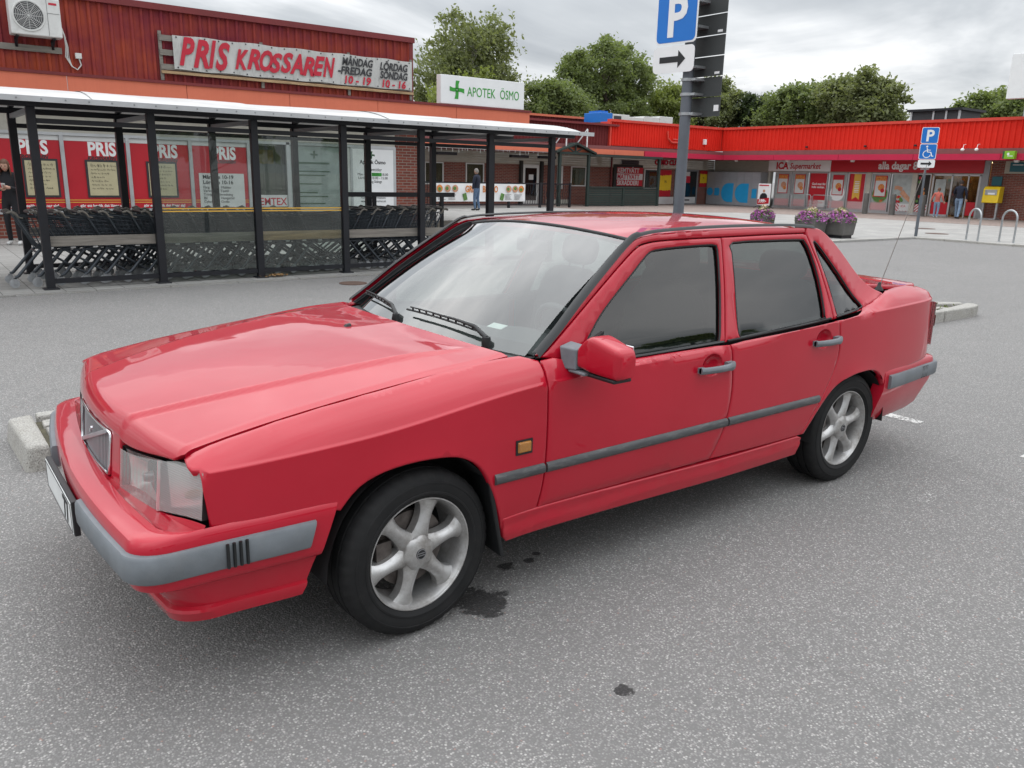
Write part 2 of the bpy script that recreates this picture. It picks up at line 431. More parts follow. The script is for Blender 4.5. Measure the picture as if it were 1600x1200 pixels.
# the stone across the near end, canted like the photograph's
mb = MB()
mb.hexa([(-0.935, IY(-0.93) + 0.00, -0.03), (-0.795, IY(-0.8) - 0.005, -0.03), (-0.792, IY(-0.8) + 0.73, -0.03), (-0.952, IY(-0.93) + 0.70, -0.03),
         (-0.905, IY(-0.93) + 0.03, IH), (-0.806, IY(-0.8) + 0.012, IH + 0.006), (-0.804, IY(-0.8) + 0.715, IH), (-0.930, IY(-0.93) + 0.685, IH - 0.004)])
mb.build('end_stone', 'granite', isl, bevel=0.022, seg=3)
xs = [-0.785, 0.25, 1.2, 2.15, 3.1, 4.05, 5.0, 5.95, 6.9, 7.75, 8.62]
for i in range(len(xs) - 1):
    for o in (0.06, 0.69):
        stone('kerbstone', (xs[i] + 0.006, IY(xs[i]) + o), (xs[i + 1] - 0.006, IY(xs[i + 1]) + o), 0.12, -0.03, IH, isl, 'granite', rg, 0.014)
mb = MB(); y0 = IY(9.0)
mb.prism([(8.63, y0 + 0.0), (9.32, y0 - 0.01), (9.52, y0 + 0.03), (9.60, y0 + 0.12), (9.56, y0 + 0.20), (9.05, y0 + 0.14), (8.63, y0 + 0.12)], -0.03, IH + 0.002, 'z'); mb.build('end_stone', 'granite', isl, bevel=0.02, seg=3)
mb = MB()
mb.prism([(8.63, y0 + 0.75), (8.63, y0 + 0.63), (8.95, y0 + 0.48), (9.52, y0 + 0.215), (9.58, y0 + 0.28), (9.2, y0 + 0.58)], -0.03, IH - 0.004, 'z'); mb.build('end_stone', 'granite', isl, bevel=0.02, seg=3)
mb = MB(); mb.prism([(-0.835, IY(-0.8) + 0.12), (8.64, IY(8.64) + 0.12), (9.0, IY(9.0) + 0.14), (9.3, y0 + 0.225), (8.95, y0 + 0.47), (8.62, IY(8.62) + 0.63), (-0.835, IY(-0.8) + 0.63)], -0.03, IH - 0.035, 'z'); mb.build('soil_bed', 'joint_soil', isl)
far_setts = MB()
x = -0.785
k = 0
while x < 9.0:
    w = rg.uniform(0.115, 0.145); y = IY(x) + 0.13
    while y < IY(x) + 0.605:
        L = rg.uniform(0.14, 0.20); y2 = min(y + L, IY(x) + 0.618)
        if y2 - y < 0.06: break
        if x > 8.62 and y2 > y0 + 0.62 - (x - 8.62) * 0.9: break
        j = lambda s_=0.007: rg.uniform(-s_, s_)
        t = IH - 0.004 + j(0.012); a = 0.008
        P = [(x + a + j(), y + a + j(), 0.06), (x + w - a + j(), y + a + j(), 0.06), (x + w - a + j(), y2 - a + j(), 0.06), (x + a + j(), y2 - a + j(), 0.06)]
        P += [(p[0] * 0.9 + (x + w / 2) * 0.1, p[1] * 0.9 + (y + y2) / 2 * 0.1, t + j()) for p in P]
        if x < 0.45 or x > 7.4:
            mbs = MB(); mbs.hexa(P); mbs.build('sett', 'granite' if rg.random() < 0.6 else 'granite_dark', isl, bevel=0.008)
        else: far_setts.hexa(P)
        y = y2
    x += w
stuff(far_setts.build('setts', 'granite_dark', isl, bevel=0.008))
# worn paint
def make_worn(name, lo, hi):
    m = bpy.data.materials.new(name); m.use_nodes = True; MATS[name] = m
    b = m.node_tree.nodes['Principled BSDF']; b.inputs['Roughness'].default_value = 0.8
    co = nd(m, 'ShaderNodeTexCoord').outputs['Object']
    setin(m, b, 'Base Color', mixc(m, rampf(m, noise_t(m, 30, 4, 0.7, co), 0.3, 0.8), (0.66, 0.65, 0.62, 1), (0.42, 0.41, 0.40, 1)))
    a = mth(m, 'SUBTRACT', noise_t(m, 55, 5, 0.75, co), mth(m, 'MULTIPLY', rampf(m, noise_t(m, 1.6, 3, 0.6, co), 0.35, 0.62), 0.22))
    setin(m, b, 'Alpha', rampf(m, a, lo, hi))
make_worn('worn_paint', 0.26, 0.33); make_worn('faded_paint', 0.47, 0.56)
mb = MB(); mb.add([(4.11, -0.54, 0.004), (4.21, -0.54, 0.004), (4.22, 1.1, 0.004), (4.12, 1.1, 0.004)], [(0, 1, 2, 3)]); struct(mb.build('parking_line', 'worn_paint'))
mb = MB(); mb.add([(2.75, -1.28, 0.004), (3.62, -1.28, 0.004), (3.62, -1.21, 0.004), (2.75, -1.21, 0.004)], [(0, 1, 2, 3)]); struct(mb.build('parking_line', 'faded_paint'))
mb = MB(); mb.add([(3.98, -1.34, 0.004), (9.0, -1.36, 0.004), (9.0, -1.26, 0.004), (3.98, -1.24, 0.004)], [(0, 1, 2, 3)]); struct(mb.build('parking_line', 'worn_paint'))
# drain cover set in the far asphalt
pbr('cast_iron', (0.10, 0.06, 0.045), 0.8, var=0.3, vscale=15)
for lx, ly, r_ in ((3.95, 7.75, 0.20), (25.6, 9.9, 0.35), (28.2, 11.6, 0.35)):
    zz = 0.0 if lx < 10 else PZ
    mb = MB(); mb.lathe([(0, 0.008), (r_ - 0.03, 0.008), (r_ - 0.025, 0.004), (r_ - 0.015, 0.009), (r_, 0.009), (r_, -0.02)], (lx, ly, zz), 'z', 24)
    tag(mb.build('drain_cover', 'cast_iron', None, 30), {3.95: 'rusty round drain cover in the asphalt before the cart shelter', 25.6: 'round iron cover in the plaza slabs beside the disabled parking sign', 28.2: 'round iron cover in the plaza slabs towards the supermarket'}[lx], 'manhole cover')
# ================================================================== buildings
def brick_mat(name, ca, cb, mortar, vert):
    m, b = base(name)
    co = nd(m, 'ShaderNodeTexCoord').outputs['Object']
    s = nd(m, 'ShaderNodeSeparateXYZ'); setin(m, s, 0, co)
    cm = nd(m, 'ShaderNodeCombineXYZ')
    setin(m, cm, 0, mth(m, 'ADD', s.outputs[0], s.outputs[1])); setin(m, cm, 1, s.outputs[2])
    br = nd(m, 'ShaderNodeTexBrick'); setin(m, br, 'Vector', cm.outputs[0])
    br.inputs['Color1'].default_value = c4(ca); br.inputs['Color2'].default_value = c4(cb); br.inputs['Mortar'].default_value = c4(mortar)
    br.inputs['Scale'].default_value = 1; br.inputs['Brick Width'].default_value = 0.26; br.inputs['Row Height'].default_value = 0.077; br.inputs['Mortar Size'].default_value = 0.009
    k = rampf(m, noise_t(m, 1.3, 5, 0.6, co), 0.3, 0.7)
    setin(m, b, 'Base Color', mixc(m, mth(m, 'MULTIPLY', k, 0.35), br.outputs[0], mixc(m, 1.0, br.outputs[0], (0.6, 0.58, 0.56, 1), 'MULTIPLY')))
    b.inputs['Roughness'].default_value = 0.9; bump(m, b, br.outputs['Fac'], -0.5, 0.006)
brick_mat('brick', (0.24, 0.060, 0.038), (0.16, 0.042, 0.030), (0.25, 0.215, 0.185), 0)
def clad(name, ca, cb, fade, streak):
    m, b = base(name)
    co = nd(m, 'ShaderNodeTexCoord').outputs['Object']
    k = rampf(m, noise_t(m, 0.5, 5, 0.65, co, stretch=(1, 1, 1.6)), 0.35, 0.65)
    c = mixc(m, k, c4(ca), c4(cb))
    st = rampf(m, noise_t(m, 3.0, 5, 0.7, co, stretch=(4, 4, 0.25)), 0.45, 0.8)
    c = mixc(m, mth(m, 'MULTIPLY', st, streak), c, c4(fade))
    setin(m, b, 'Base Color', c); b.inputs['Roughness'].default_value = 0.6; b.inputs['Specular IOR Level'].default_value = 0.12
clad('cladding_old', (0.19, 0.026, 0.040), (0.37, 0.070, 0.032), (0.13, 0.024, 0.055), 0.75)
clad('cladding_dark', (0.135, 0.022, 0.024), (0.165, 0.030, 0.030), (0.20, 0.06, 0.06), 0.4)
clad('cladding_bright', (0.68, 0.026, 0.016), (0.76, 0.034, 0.020), (0.50, 0.03, 0.02), 0.35)
clad('fascia_orange', (0.64, 0.175, 0.105), (0.70, 0.20, 0.12), (0.54, 0.14, 0.09), 0.3)
clad('fascia_pink', (0.52, 0.030, 0.075), (0.56, 0.036, 0.085), (0.42, 0.03, 0.06), 0.3)
pbr('flashing_red', (0.17, 0.018, 0.020), 0.5, var=0.15, vscale=2)
pbr('flashing_bright', (0.62, 0.05, 0.03), 0.5, var=0.12, vscale=2)
pbr('band_dull', (0.22, 0.075, 0.075), 0.8, var=0.12)
pbr('siding', (0.44, 0.42, 0.35), 0.8, var=0.10, vscale=1.5, dirt=0.25, stretch=(1, 1, 4))
pbr('cream_band', (0.50, 0.48, 0.42), 0.85, var=0.08, dirt=0.2)
pbr('roof_felt', (0.10, 0.075, 0.07), 0.95, var=0.2)
pbr('window_white', (0.62, 0.62, 0.60), 0.5, var=0.06)
pbr('alu', (0.52, 0.53, 0.54), 0.42, metal=0.6, var=0.08)
pbr('alu_grey', (0.30, 0.31, 0.32), 0.5, metal=0.4, var=0.08)
pbr('poster_red', (0.47, 0.010, 0.022), 0.45, var=0.08, vscale=1.2)
pbr('ica_red', (0.50, 0.008, 0.020), 0.45, var=0.06, vscale=1.0)
pbr('poster_white', (0.62, 0.62, 0.61), 0.55, var=0.05)
pbr('sign_white', (0.80, 0.81, 0.81), 0.4, var=0.03)
pbr('ink_red', (0.50, 0.012, 0.035), 0.5, var=0.08)
pbr('ink_dark', (0.03, 0.03, 0.034), 0.55, var=0.1)
pbr('ink_green', (0.03, 0.30, 0.03), 0.5, var=0.05)
pbr('ink_darkgreen', (0.02, 0.09, 0.03), 0.5, var=0.05)
pbr('notice_beige', (0.48, 0.43, 0.27), 0.7, var=0.08, vscale=6)
pbr('stripe_yellow', (0.72, 0.42, 0.06), 0.5, var=0.06)
pbr('yellow', (0.78, 0.55, 0.02), 0.45, var=0.06)
pbr('blue_sign', (0.005, 0.16, 0.56), 0.4, var=0.05)
pbr('cyan_paint', (0.015, 0.30, 0.60), 0.45, var=0.06)
pbr('teal_sign', (0.01, 0.11, 0.14), 0.45, var=0.06)
pbr('lime_sign', (0.20, 0.45, 0.02), 0.45, var=0.06)
pbr('weathered_wood', (0.22, 0.20, 0.175), 0.85, var=0.3, vscale=5, dirt=0.4, dirtcol=(0.09, 0.07, 0.05), stretch=(0.4, 6, 6), bumpk=0.3)
pbr('raw_wood', (0.40, 0.27, 0.15), 0.8, var=0.4, vscale=5, dirt=0.5, dirtcol=(0.20, 0.09, 0.04), stretch=(0.4, 6, 6), bumpk=0.2)
pbr('green_wood', (0.020, 0.035, 0.030), 0.75, var=0.25, vscale=4, bumpk=0.2)
pbr('black_metal', (0.006, 0.007, 0.011), 0.5, var=0.3, vscale=6)
pbr('ac_white', (0.66, 0.66, 0.64), 0.5, var=0.05, dirt=0.2)
pbr('ac_dark', (0.04, 0.04, 0.045), 0.6, var=0.2)
pbr('curtain', (0.40, 0.36, 0.26), 0.9, var=0.2, vscale=8, stretch=(8, 8, 0.5))
pbr('room_dark', (0.035, 0.032, 0.03), 0.9, var=0.3)
pbr('room_warm', (0.50, 0.30, 0.13), 0.8, var=0.5, vscale=3, dirt=0.5, dirtcol=(0.25, 0.08, 0.03))
pbr('food_orange', (0.62, 0.22, 0.05), 0.6, var=0.4, vscale=14)
pbr('food_green', (0.10, 0.22, 0.05), 0.6, var=0.4, vscale=14)
pbr('photo_grey', (0.38, 0.42, 0.41), 0.6, var=0.2, vscale=4)
pbr('skin_photo', (0.55, 0.28, 0.17), 0.6, var=0.2, vscale=8)
pbr('locker_grey', (0.29, 0.30, 0.32), 0.5, var=0.07, vscale=2)
pbr('tarp_white', (0.52, 0.52, 0.50), 0.7, var=0.10, vscale=3, dirt=0.75, dirtcol=(0.27, 0.265, 0.25), stretch=(1.6, 1, 0.5), bumpk=0.25, bscale=6)
glass_mat('shop_glass', (0.60, 0.64, 0.62), 0.0, 1.5)
glass_mat('dark_glass', (0.25, 0.27, 0.28), 0.0, 1.5)
def corr(mb, a, b, z0, z1, nrm, pitch=0.18, depth=0.035, duty=0.35, mi=0):
    """trapezoid-profile sheet from a to b (plan points), ribs standing along nrm"""
    a, b, nrm = Vector((a[0], a[1], 0)), Vector((b[0], b[1], 0)), Vector((nrm[0], nrm[1], 0))
    L = (b - a).length; d = (b - a) / L; n = int(L / pitch); p = L / n; pts = []
    sl = 0.12 * p
    for i in range(n):
        s = i * p
        for t, h in ((0, 0), (p * (1 - duty) - sl, 0), (p * (1 - duty), depth), (p - sl, depth)): pts.append(a + d * (s + t) + nrm * h)
    pts.append(b.copy()); o = len(mb.v); k = len(pts)
    for q in pts: mb.v.append((q.x, q.y, z0))
    for q in pts: mb.v.append((q.x, q.y, z1))
    for i in range(k - 1): mb.f.append((o + i, o + i + 1, o + k + i + 1, o + k + i)); mb.m.append(mi)
    return mb
def planks(parent, name, p, q, z0, z1, nrm, h=0.14, mat='siding', joined=False):
    """lapped horizontal boards"""
    p, q, nr = Vector((p[0], p[1], 0)), Vector((q[0], q[1], 0)), Vector((nrm[0], nrm[1], 0)); n = max(1, round((z1 - z0) / h)); hh = (z1 - z0) / n
    for i in range(n):
        a, b_ = z0 + i * hh + 0.003, z0 + (i + 1) * hh
        mb = MB(); Z = lambda z: Vector((0, 0, z))
        mb.hexa([p + Z(a), q + Z(a), q + nr * 0.022 + Z(a), p + nr * 0.022 + Z(a), p + Z(b_), q + Z(b_), q + nr * 0.006 + Z(b_), p + nr * 0.006 + Z(b_)])
        mb.build(name, mat, parent)
def sx17(x): return (x + 1.32) * 20.7 / 20.1 - 1.32        # from the canopy plane to the shop-front plane
def sz17(z): return 1.595 + (z - 1.595) * 20.7 / 20.1

# ---- discount store with pharmacy ------------------------------------------------
B1 = thing('store_building', 'long low store with dark red ribbed cladding above an orange fascia and red poster windows', 'building', (1, 18, 0))
mb = MB(); corr(mb, (-9, 17.0), (10.26, 17.0), 3.44, 4.93, (0, -1), 0.205, 0.04, 0.34); mb.build('cladding', 'cladding_old', B1, fix=False)
mb = MB(); corr(mb, (10.262, 17.0), (10.262, 29.0), 3.36, 4.93, (1, 0), 0.205, 0.04, 0.34); mb.build('cladding', 'cladding_old', B1, fix=False)
mb = MB(); mb.box(-9, 10.36, 16.90, 17.10, 4.90, 5.03); mb.box(10.16, 10.36, 17.10, 29, 4.90, 5.03); mb.build('roof_flashing', 'flashing_red', B1)
mb = MB(); mb.box(-9, 10.16, 17.10, 29, 4.85, 4.93); mb.build('roof', 'roof_felt', B1)
mb = MB(); mb.box(10.22, 10.33, 16.945, 17.0, 3.40, 4.90); mb.build('corner_flashing', 'flashing_red', B1)
mb = MB(); mb.box(-9, 14.35, 16.90, 16.985, 3.385, 3.445); mb.box(14.30, 14.36, 16.985, 30, 3.385, 3.445); mb.build('fascia_flashing', 'flashing_red', B1)
xj = [-9, -5.2, -2.8, -0.4, 2.0, 4.42, 6.85, 9.25, 11.7, 14.3]
for i in range(len(xj) - 1):
    mb = MB(); mb.box(xj[i] + 0.006, xj[i + 1] - 0.006, 16.93, 16.97, 3.03, 3.384); mb.build('fascia_panel', 'fascia_orange', B1)
for i in range(5):
    mb = MB(); mb.box(14.26, 14.30, 17.0 + i * 2.4, 17.0 + i * 2.4 + 2.39, 3.03, 3.384); mb.build('fascia_panel', 'fascia_orange', B1)
mb = MB(); mb.box(10.0, 14.25, 16.99, 30, 3.30, 3.38); mb.box(-9, 14.25, 16.98, 18.2, 2.98, 3.04); mb.box(10.9, 14.25, 18.2, 29.9, 2.98, 3.04); mb.build('canopy', 'cream_band', B1)
mb = MB(); mb.box(-9, 10.12, 17.62, 17.72, 2.26, 2.98); mb.build('cream_band', 'cream_band', B1)
mb = MB(); mb.box(10.13, 10.83, 17.60, 18.2, -0.02, 2.98); mb.box(10.63, 10.83, 18.2, 30, -0.02, 2.98); mb.box(-9, 10.13, 17.62, 17.9, -0.02, 0.52); mb.build('brick_wall', 'brick', B1)
mb = MB(); mb.box(-9, 10.13, 18.9, 19.0, 0.5, 2.98); mb.build('inner_wall', 'room_dark', B1)
def cross_sign(c, r, mat, par, y, ax=(1, 0, 0)):
    """four-armed pharmacy cross with bent arms"""
    mbx = MB()
    for k in range(4):
        a = k * math.pi / 2; ca, sa = math.cos(a), math.sin(a)
        P = [(0.06, -0.20), (0.55, -0.20), (1.0, -0.34), (1.0, 0.16), (0.5, 0.22), (0.06, 0.20)]
        mbx.prism([(c[0] + r * (p[0] * ca - p[1] * sa), c[1] + r * (p[0] * sa + p[1] * ca)) for p in P], y, y + 0.003, 'y')
    return mbx.build('pharmacy_cross', mat, par)
# window frames with poster-covered panes
edges = [-3.62, -2.24, -0.87, 0.50, 1.86, 3.20, 4.58, 5.98]
for i in range(len(edges)):
    mb = MB(); mb.box(edges[i] - 0.04, edges[i] + 0.04, 17.56, 17.66, 0.52, 2.27); mb.build('mullion', 'alu', B1)
mb = MB(); mb.box(-9, 10.10, 17.555, 17.655, 2.20, 2.262); mb.box(-9, 10.10, 17.555, 17.655, 0.525, 0.63); mb.build('window_rail', 'alu', B1)
for i in range(len(edges) - 1):
    a, b_ = edges[i] + 0.045, edges[i + 1] - 0.045
    mb = MB(); mb.box(a, b_, 17.60, 17.62, 0.64, 2.09); po = mb.build('poster', 'poster_red', B1)
    mb = MB(); mb.box(a, b_, 17.602, 17.618, 2.095, 2.195); mb.build('header_strip', 'poster_white', po)
    text('lettering', 'PRIS', 0.40, 'sign_white', po, (a + 0.46, 17.597, 1.80), (1, 0, 0), (0, 0, 1), bold=0.014, sx=0.80)
    text('lettering', 'KROSSAREN', 0.105, 'ink_dark', po, (a + 0.44, 17.597, 1.70), (1, 0, 0), (0, 0, 1), bold=0.004, shear=0.3)
    for z in (0.765, 0.815):
        mb = MB(); mb.box(a, b_, 17.594, 17.599, z, z + 0.016); mb.build('stripe', 'stripe_yellow', po)
    text('lettering', 'gör ett besök det lönar sig!', 0.085, 'sign_white', po, (a + 0.20, 17.597, 0.672), (1, 0, 0), (0, 0, 1), bold=0.002)
    if i in (3, 4, 5):
        c = a + (0.86, 0.72, 0.66)[i - 3]
        mb = MB(); mb.box(c - 0.34, c + 0.34, 17.575, 17.60, 0.88, 1.70); nb = mb.build('notice_frame', 'ink_dark', po)
        mb = MB(); mb.box(c - 0.295, c + 0.295, 17.568, 17.5745, 0.925, 1.655); mb.build('notice_sheet', 'notice_beige', po)
        sg = random.Random(20 + i)
        mb = MB()
        for r_ in range(7):
            zz = 1.56 - r_ * 0.082; xx = c - 0.24
            while xx < c + 0.02 + (0.22 if r_ in (0, 1) else sg.uniform(0, 0.2)):
                w = sg.uniform(0.02, 0.06); hh = sg.uniform(0.015, 0.05) * (1.4 if r_ == 0 else 0.8)
                mb.tube([(xx, 17.566, zz), (xx + w * 0.4, 17.566, zz + hh), (xx + w * 0.7, 17.566, zz - hh * 0.3), (xx + w, 17.566, zz + hh * 0.6)], 0.0035, 4); xx += w + sg.uniform(0.005, 0.04)
        mb.build('scribbles', 'ink_dark', po)
    if i == 6:
        mb = MB(); mb.box(a + 0.12, b_ - 0.10, 17.58, 17.60, 0.655, 1.46); mb.build('hours_sheet', 'poster_white', po)
        text('lettering', 'Mån-Fre 10-19\nLör-Sön 10-16', 0.125, 'ink_dark', po, (a + 0.20, 17.577, 1.33), (1, 0, 0), (0, 0, 1), bold=0.003)
        text('lettering', 'Färg            Möbler\nVerktyg      Textil\nTrädgård   Inredning\nBil              Husgeråd\nCykel         Godis', 0.085, 'ink_dark', po, (a + 0.20, 17.577, 1.10), (1, 0, 0), (0, 0, 1))
# panes and curtains right of the posters
mb = MB(); mb.box(edges[7] + 0.045, 7.0, 17.604, 17.612, 0.64, 2.19); mb.build('window_pane', 'shop_glass', B1)
mb = MB(); corr(mb, (edges[7] + 0.05, 17.85), (7.0, 17.85), 0.60, 2.2, (0, -1), 0.14, 0.03, 0.5); mb.build('curtain', 'curtain', B1, fix=False)
mb = MB(); mb.box(6.05, 6.7, 17.80, 17.81, 1.72, 2.06); mb.build('shop_notice', 'stripe_yellow', B1)
mb = MB(); mb.box(6.03, 6.95, 17.60, 17.603, 0.66, 0.95); mb.build('window_film', 'poster_white', B1)
text('lettering', 'KEMTEX', 0.26, 'ink_red', B1, (6.06, 17.595, 0.70), (1, 0, 0), (0, 0, 1), width=0.85, bold=0.003)
for x in (7.0, 8.48):
    mb = MB(); mb.box(x - 0.045, x + 0.045, 17.555, 17.655, 0.02, 2.27); mb.build('mullion', 'alu', B1)
mb = MB(); mb.box(7.05, 8.43, 17.60, 17.62, 0.64, 2.19); fw = mb.build('frosted_window', 'photo_grey', B1)
mb = MB(); rgp = random.Random(6)
for k, z in enumerate((1.74, 1.54, 1.44, 1.22, 1.00, 0.90, 0.72)): mb.box(7.28, 7.28 + rgp.uniform(0.5, 0.95), 17.594, 17.598, z, z + (0.05 if k == 0 else 0.032))
mb.build('print_lines', 'ink_darkgreen', fw)
cross_sign((7.72, 1.98), 0.10, 'ink_darkgreen', fw, 17.594)
mb = MB(); mb.box(8.53, 8.74, 17.60, 17.64, 0.10, 2.19); mb.build('door', 'window_white', B1)
mb = MB(); mb.box(8.74, 10.12, 17.57, 17.64, 0.52, 2.24); bf = mb.build('board_frame', 'alu', B1)
mb = MB(); mb.box(8.80, 10.03, 17.563, 17.5695, 0.58, 2.17); bd = mb.build('information_board', 'sign_white', B1)
cross_sign((9.36, 2.02), 0.10, 'ink_darkgreen', bd, 17.558)
text('lettering', 'Apotek Ösmo', 0.135, 'ink_dark', bd, (9.40, 17.56, 1.79), (1, 0, 0), (0, 0, 1), bold=0.003, align='CENTER')
text('lettering', 'Öppettider', 0.12, 'ink_dark', bd, (9.40, 17.56, 1.60), (1, 0, 0), (0, 0, 1), align='CENTER')
text('lettering', 'Mån - Fre  09.00 - 18.00\nLördag     10.00 - 15.00\nSöndag Stängt', 0.095, 'ink_dark', bd, (9.40, 17.56, 1.48), (1, 0, 0), (0, 0, 1), align='CENTER')
text('lettering', 'För mer information:\nwww.apotekosmo.se', 0.09, 'ink_dark', bd, (9.40, 17.56, 0.86), (1, 0, 0), (0, 0, 1), align='CENTER')
mb = MB(); mb.box(9.36, 9.66, 17.558, 17.561, 1.465, 1.555); mb.build('highlight_mark', 'ink_green', bd)
# banner
bn = thing('store_banner', 'grey white vinyl banner with red brush lettering on weathered wooden battens', 'banner', (7, 16.9, 3.6))
mb = MB(); mb.grid(lambda x, z: Vector((x, 16.865 + 0.012 * noise.noise(Vector((x * 1.3, z * 2, 0))) + 0.006 * math.sin(x * 9), z + 0.01 * math.sin(x * 5.5) * (1 if z > 4 else -1))), lin(4.17, 10.24, 80), lin(3.70, 4.42, 8)); mb.build('sheet', 'tarp_white', bn, 60)
for z in (3.74, 4.04, 4.34):
    mb = MB(); mb.box(3.90, 10.2, 16.895, 16.925, z - 0.06, z + 0.06); mb.build('batten', 'weathered_wood', bn)
mb = MB(); mb.box(3.90, 10.3, 16.87, 16.93, 3.60, 3.66); mb.build('ledger', 'raw_wood', bn)
for x in (3.92, 6.2, 8.45, 10.25):
    mb = MB(); mb.box(x - 0.035, x + 0.035, 16.926, 16.958, 3.46, 4.48); mb.build('upright', 'weathered_wood', bn)
mb = MB()
for x in lin(4.25, 10.16, 20):
    for z in (3.735, 4.385): mb.lathe([(0, -0.005), (0.014, -0.005), (0.018, 0.0)], (x, 16.855, z + 0.01 * math.sin(x * 5.5) * (1 if z > 4 else -1)), 'y', 8)
mb.build('eyelets', 'ink_dark', bn)
def btext(s, size, mat, x, z, w, sh=0.3, bold=0.012): return text('lettering', s, size, mat, bn, (x, 16.838, z), (1, 0, 0), (0, 0, 1), shear=sh, bold=bold, width=w)
for ch, x, w, dz in (('P', 4.27, 0.36, 0.02), ('R', 4.57, 0.37, 0.0), ('I', 4.91, 0.20, 0.015), ('S', 5.06, 0.36, -0.01)): btext(ch, 0.80, 'ink_red', x, 3.80 + dz, w, 0.36, 0.030)
xx = 5.52
for i, ch in enumerate('KROSSAREN'):
    btext(ch, 0.58 + 0.02 * ((i * 7) % 3), 'ink_red', xx, 3.845 + 0.012 * ((i * 5) % 3), 0.335, 0.36, 0.024); xx += 0.272
btext('MÅNDAG', 0.25, 'ink_dark', 8.22, 4.17, 0.86, 0.2, 0.008); btext('-FREDAG', 0.25, 'ink_dark', 8.10, 3.955, 0.95, 0.2, 0.008); btext('10 - 19', 0.25, 'ink_red', 8.24, 3.74, 0.74, 0.15, 0.008)
btext('LÖRDAG', 0.25, 'ink_dark', 9.28, 4.15, 0.82, 0.2, 0.008); btext('SÖNDAG', 0.25, 'ink_dark', 9.28, 3.94, 0.82, 0.2, 0.008); btext('10 - 16', 0.25, 'ink_red', 9.30, 3.73, 0.70, 0.15, 0.008)
# air conditioner
ac = thing('air_conditioner', 'white outdoor air conditioning unit on brackets on the red ribbed cladding', 'air conditioner', (1.5, 16.75, 4.0))
mb = MB(); mb.box(1.04, 1.94, 16.52, 16.86, 4.06, 4.78); mb.build('casing', 'ac_white', ac, bevel=0.02, seg=3)
mb = MB(); mb.lathe([(0.0, -0.003), (0.255, -0.003), (0.275, 0.004)], (1.37, 16.518, 4.42), 'y', 40); fan = mb.build('fan_opening', 'ac_dark', ac, 40)
mb = MB()
for r_ in lin(0.05, 0.255, 8): mb.lathe([(r_ - 0.003, -0.012), (r_ + 0.003, -0.012), (r_ + 0.003, -0.007), (r_ - 0.003, -0.007)], (1.37, 16.518, 4.42), 'y', 36)
for k in range(6): a = k * math.pi / 6; mb.bar((1.37 - 0.265 * math.cos(a), 16.505, 4.42 - 0.265 * math.sin(a)), (1.37 + 0.265 * math.cos(a), 16.505, 4.42 + 0.265 * math.sin(a)), 0.006, 0.006)
mb.lathe([(0.262, -0.02), (0.285, -0.02), (0.292, 0.0), (0.262, 0.0)], (1.37, 16.518, 4.42), 'y', 40); mb.build('fan_guard', 'ac_white', fan)
mb = MB(); mb.box(1.70, 1.705, 16.515, 16.52, 4.08, 4.76); mb.box(1.71, 1.92, 16.514, 16.52, 4.50, 4.504); mb.build('panel_seam', 'ac_dark', ac)
mb = MB(); mb.box(1.74, 1.88, 16.516, 16.5195, 4.66, 4.70); mb.build('maker_mark', 'ink_red', ac)
for x in (1.15, 1.80):
    mb = MB(); mb.bar((x, 16.60, 4.035), (x, 16.95, 4.035), 0.05, 0.03); mb.bar((x, 16.93, 3.86), (x, 16.93, 4.05), 0.05, 0.03); mb.bar((x, 16.66, 4.02), (x, 16.93, 3.88), 0.03, 0.03); mb.build('bracket', 'black_metal', ac)
mb = MB(); mb.box(0.80, 1.96, 16.915, 16.955, 3.80, 3.92); mb.build('mounting_board', 'weathered_wood', ac)
mb = MB()
for k in range(3): mb.tube([(1.95, 16.7, 4.30 - k * 0.05), (2.0, 16.72, 4.15), (2.03 + k * 0.02, 16.85, 3.95), (2.02 + k * 0.03, 16.93, 3.76), (2.12, 16.94, 3.58), (2.22, 16.94, 3.52), (2.30, 16.94, 3.62), (2.27, 16.94, 3.74)], 0.014 if k < 2 else 0.007, 6)
mb.build('hoses', 'ac_white', ac, 60)
mb = MB(); mb.box(2.20, 2.32, 16.90, 16.955, 3.74, 3.85); mb.build('junction_box', 'ac_white', ac, bevel=0.006)
# pharmacy sign on the canopy edge
ps = thing('pharmacy_sign', 'white pharmacy sign box with green cross and lettering on the canopy edge', 'sign', (12.6, 17, 3.45))
mb = MB(); mb.box(11.19, 14.08, 16.94, 17.16, 3.455, 4.21); mb.build('box', 'sign_white', ps, bevel=0.01)
cross_sign((11.72, 3.84), 0.24, 'ink_green', ps, 16.932)
text('lettering', 'APOTEK', 0.36, 'ink_green', ps, (12.06, 16.935, 3.70), (1, 0, 0), (0, 0, 1), sx=0.72)
text('lettering', 'ÖSMO', 0.36, 'ink_green', ps, (13.19, 16.935, 3.70), (1, 0, 0), (0, 0, 1), sx=0.68)
mb = MB()
for x in (11.6, 13.6): mb.box(x - 0.03, x + 0.03, 17.16, 17.22, 3.38, 4.0)
mb.build('posts', 'alu_grey', ps)

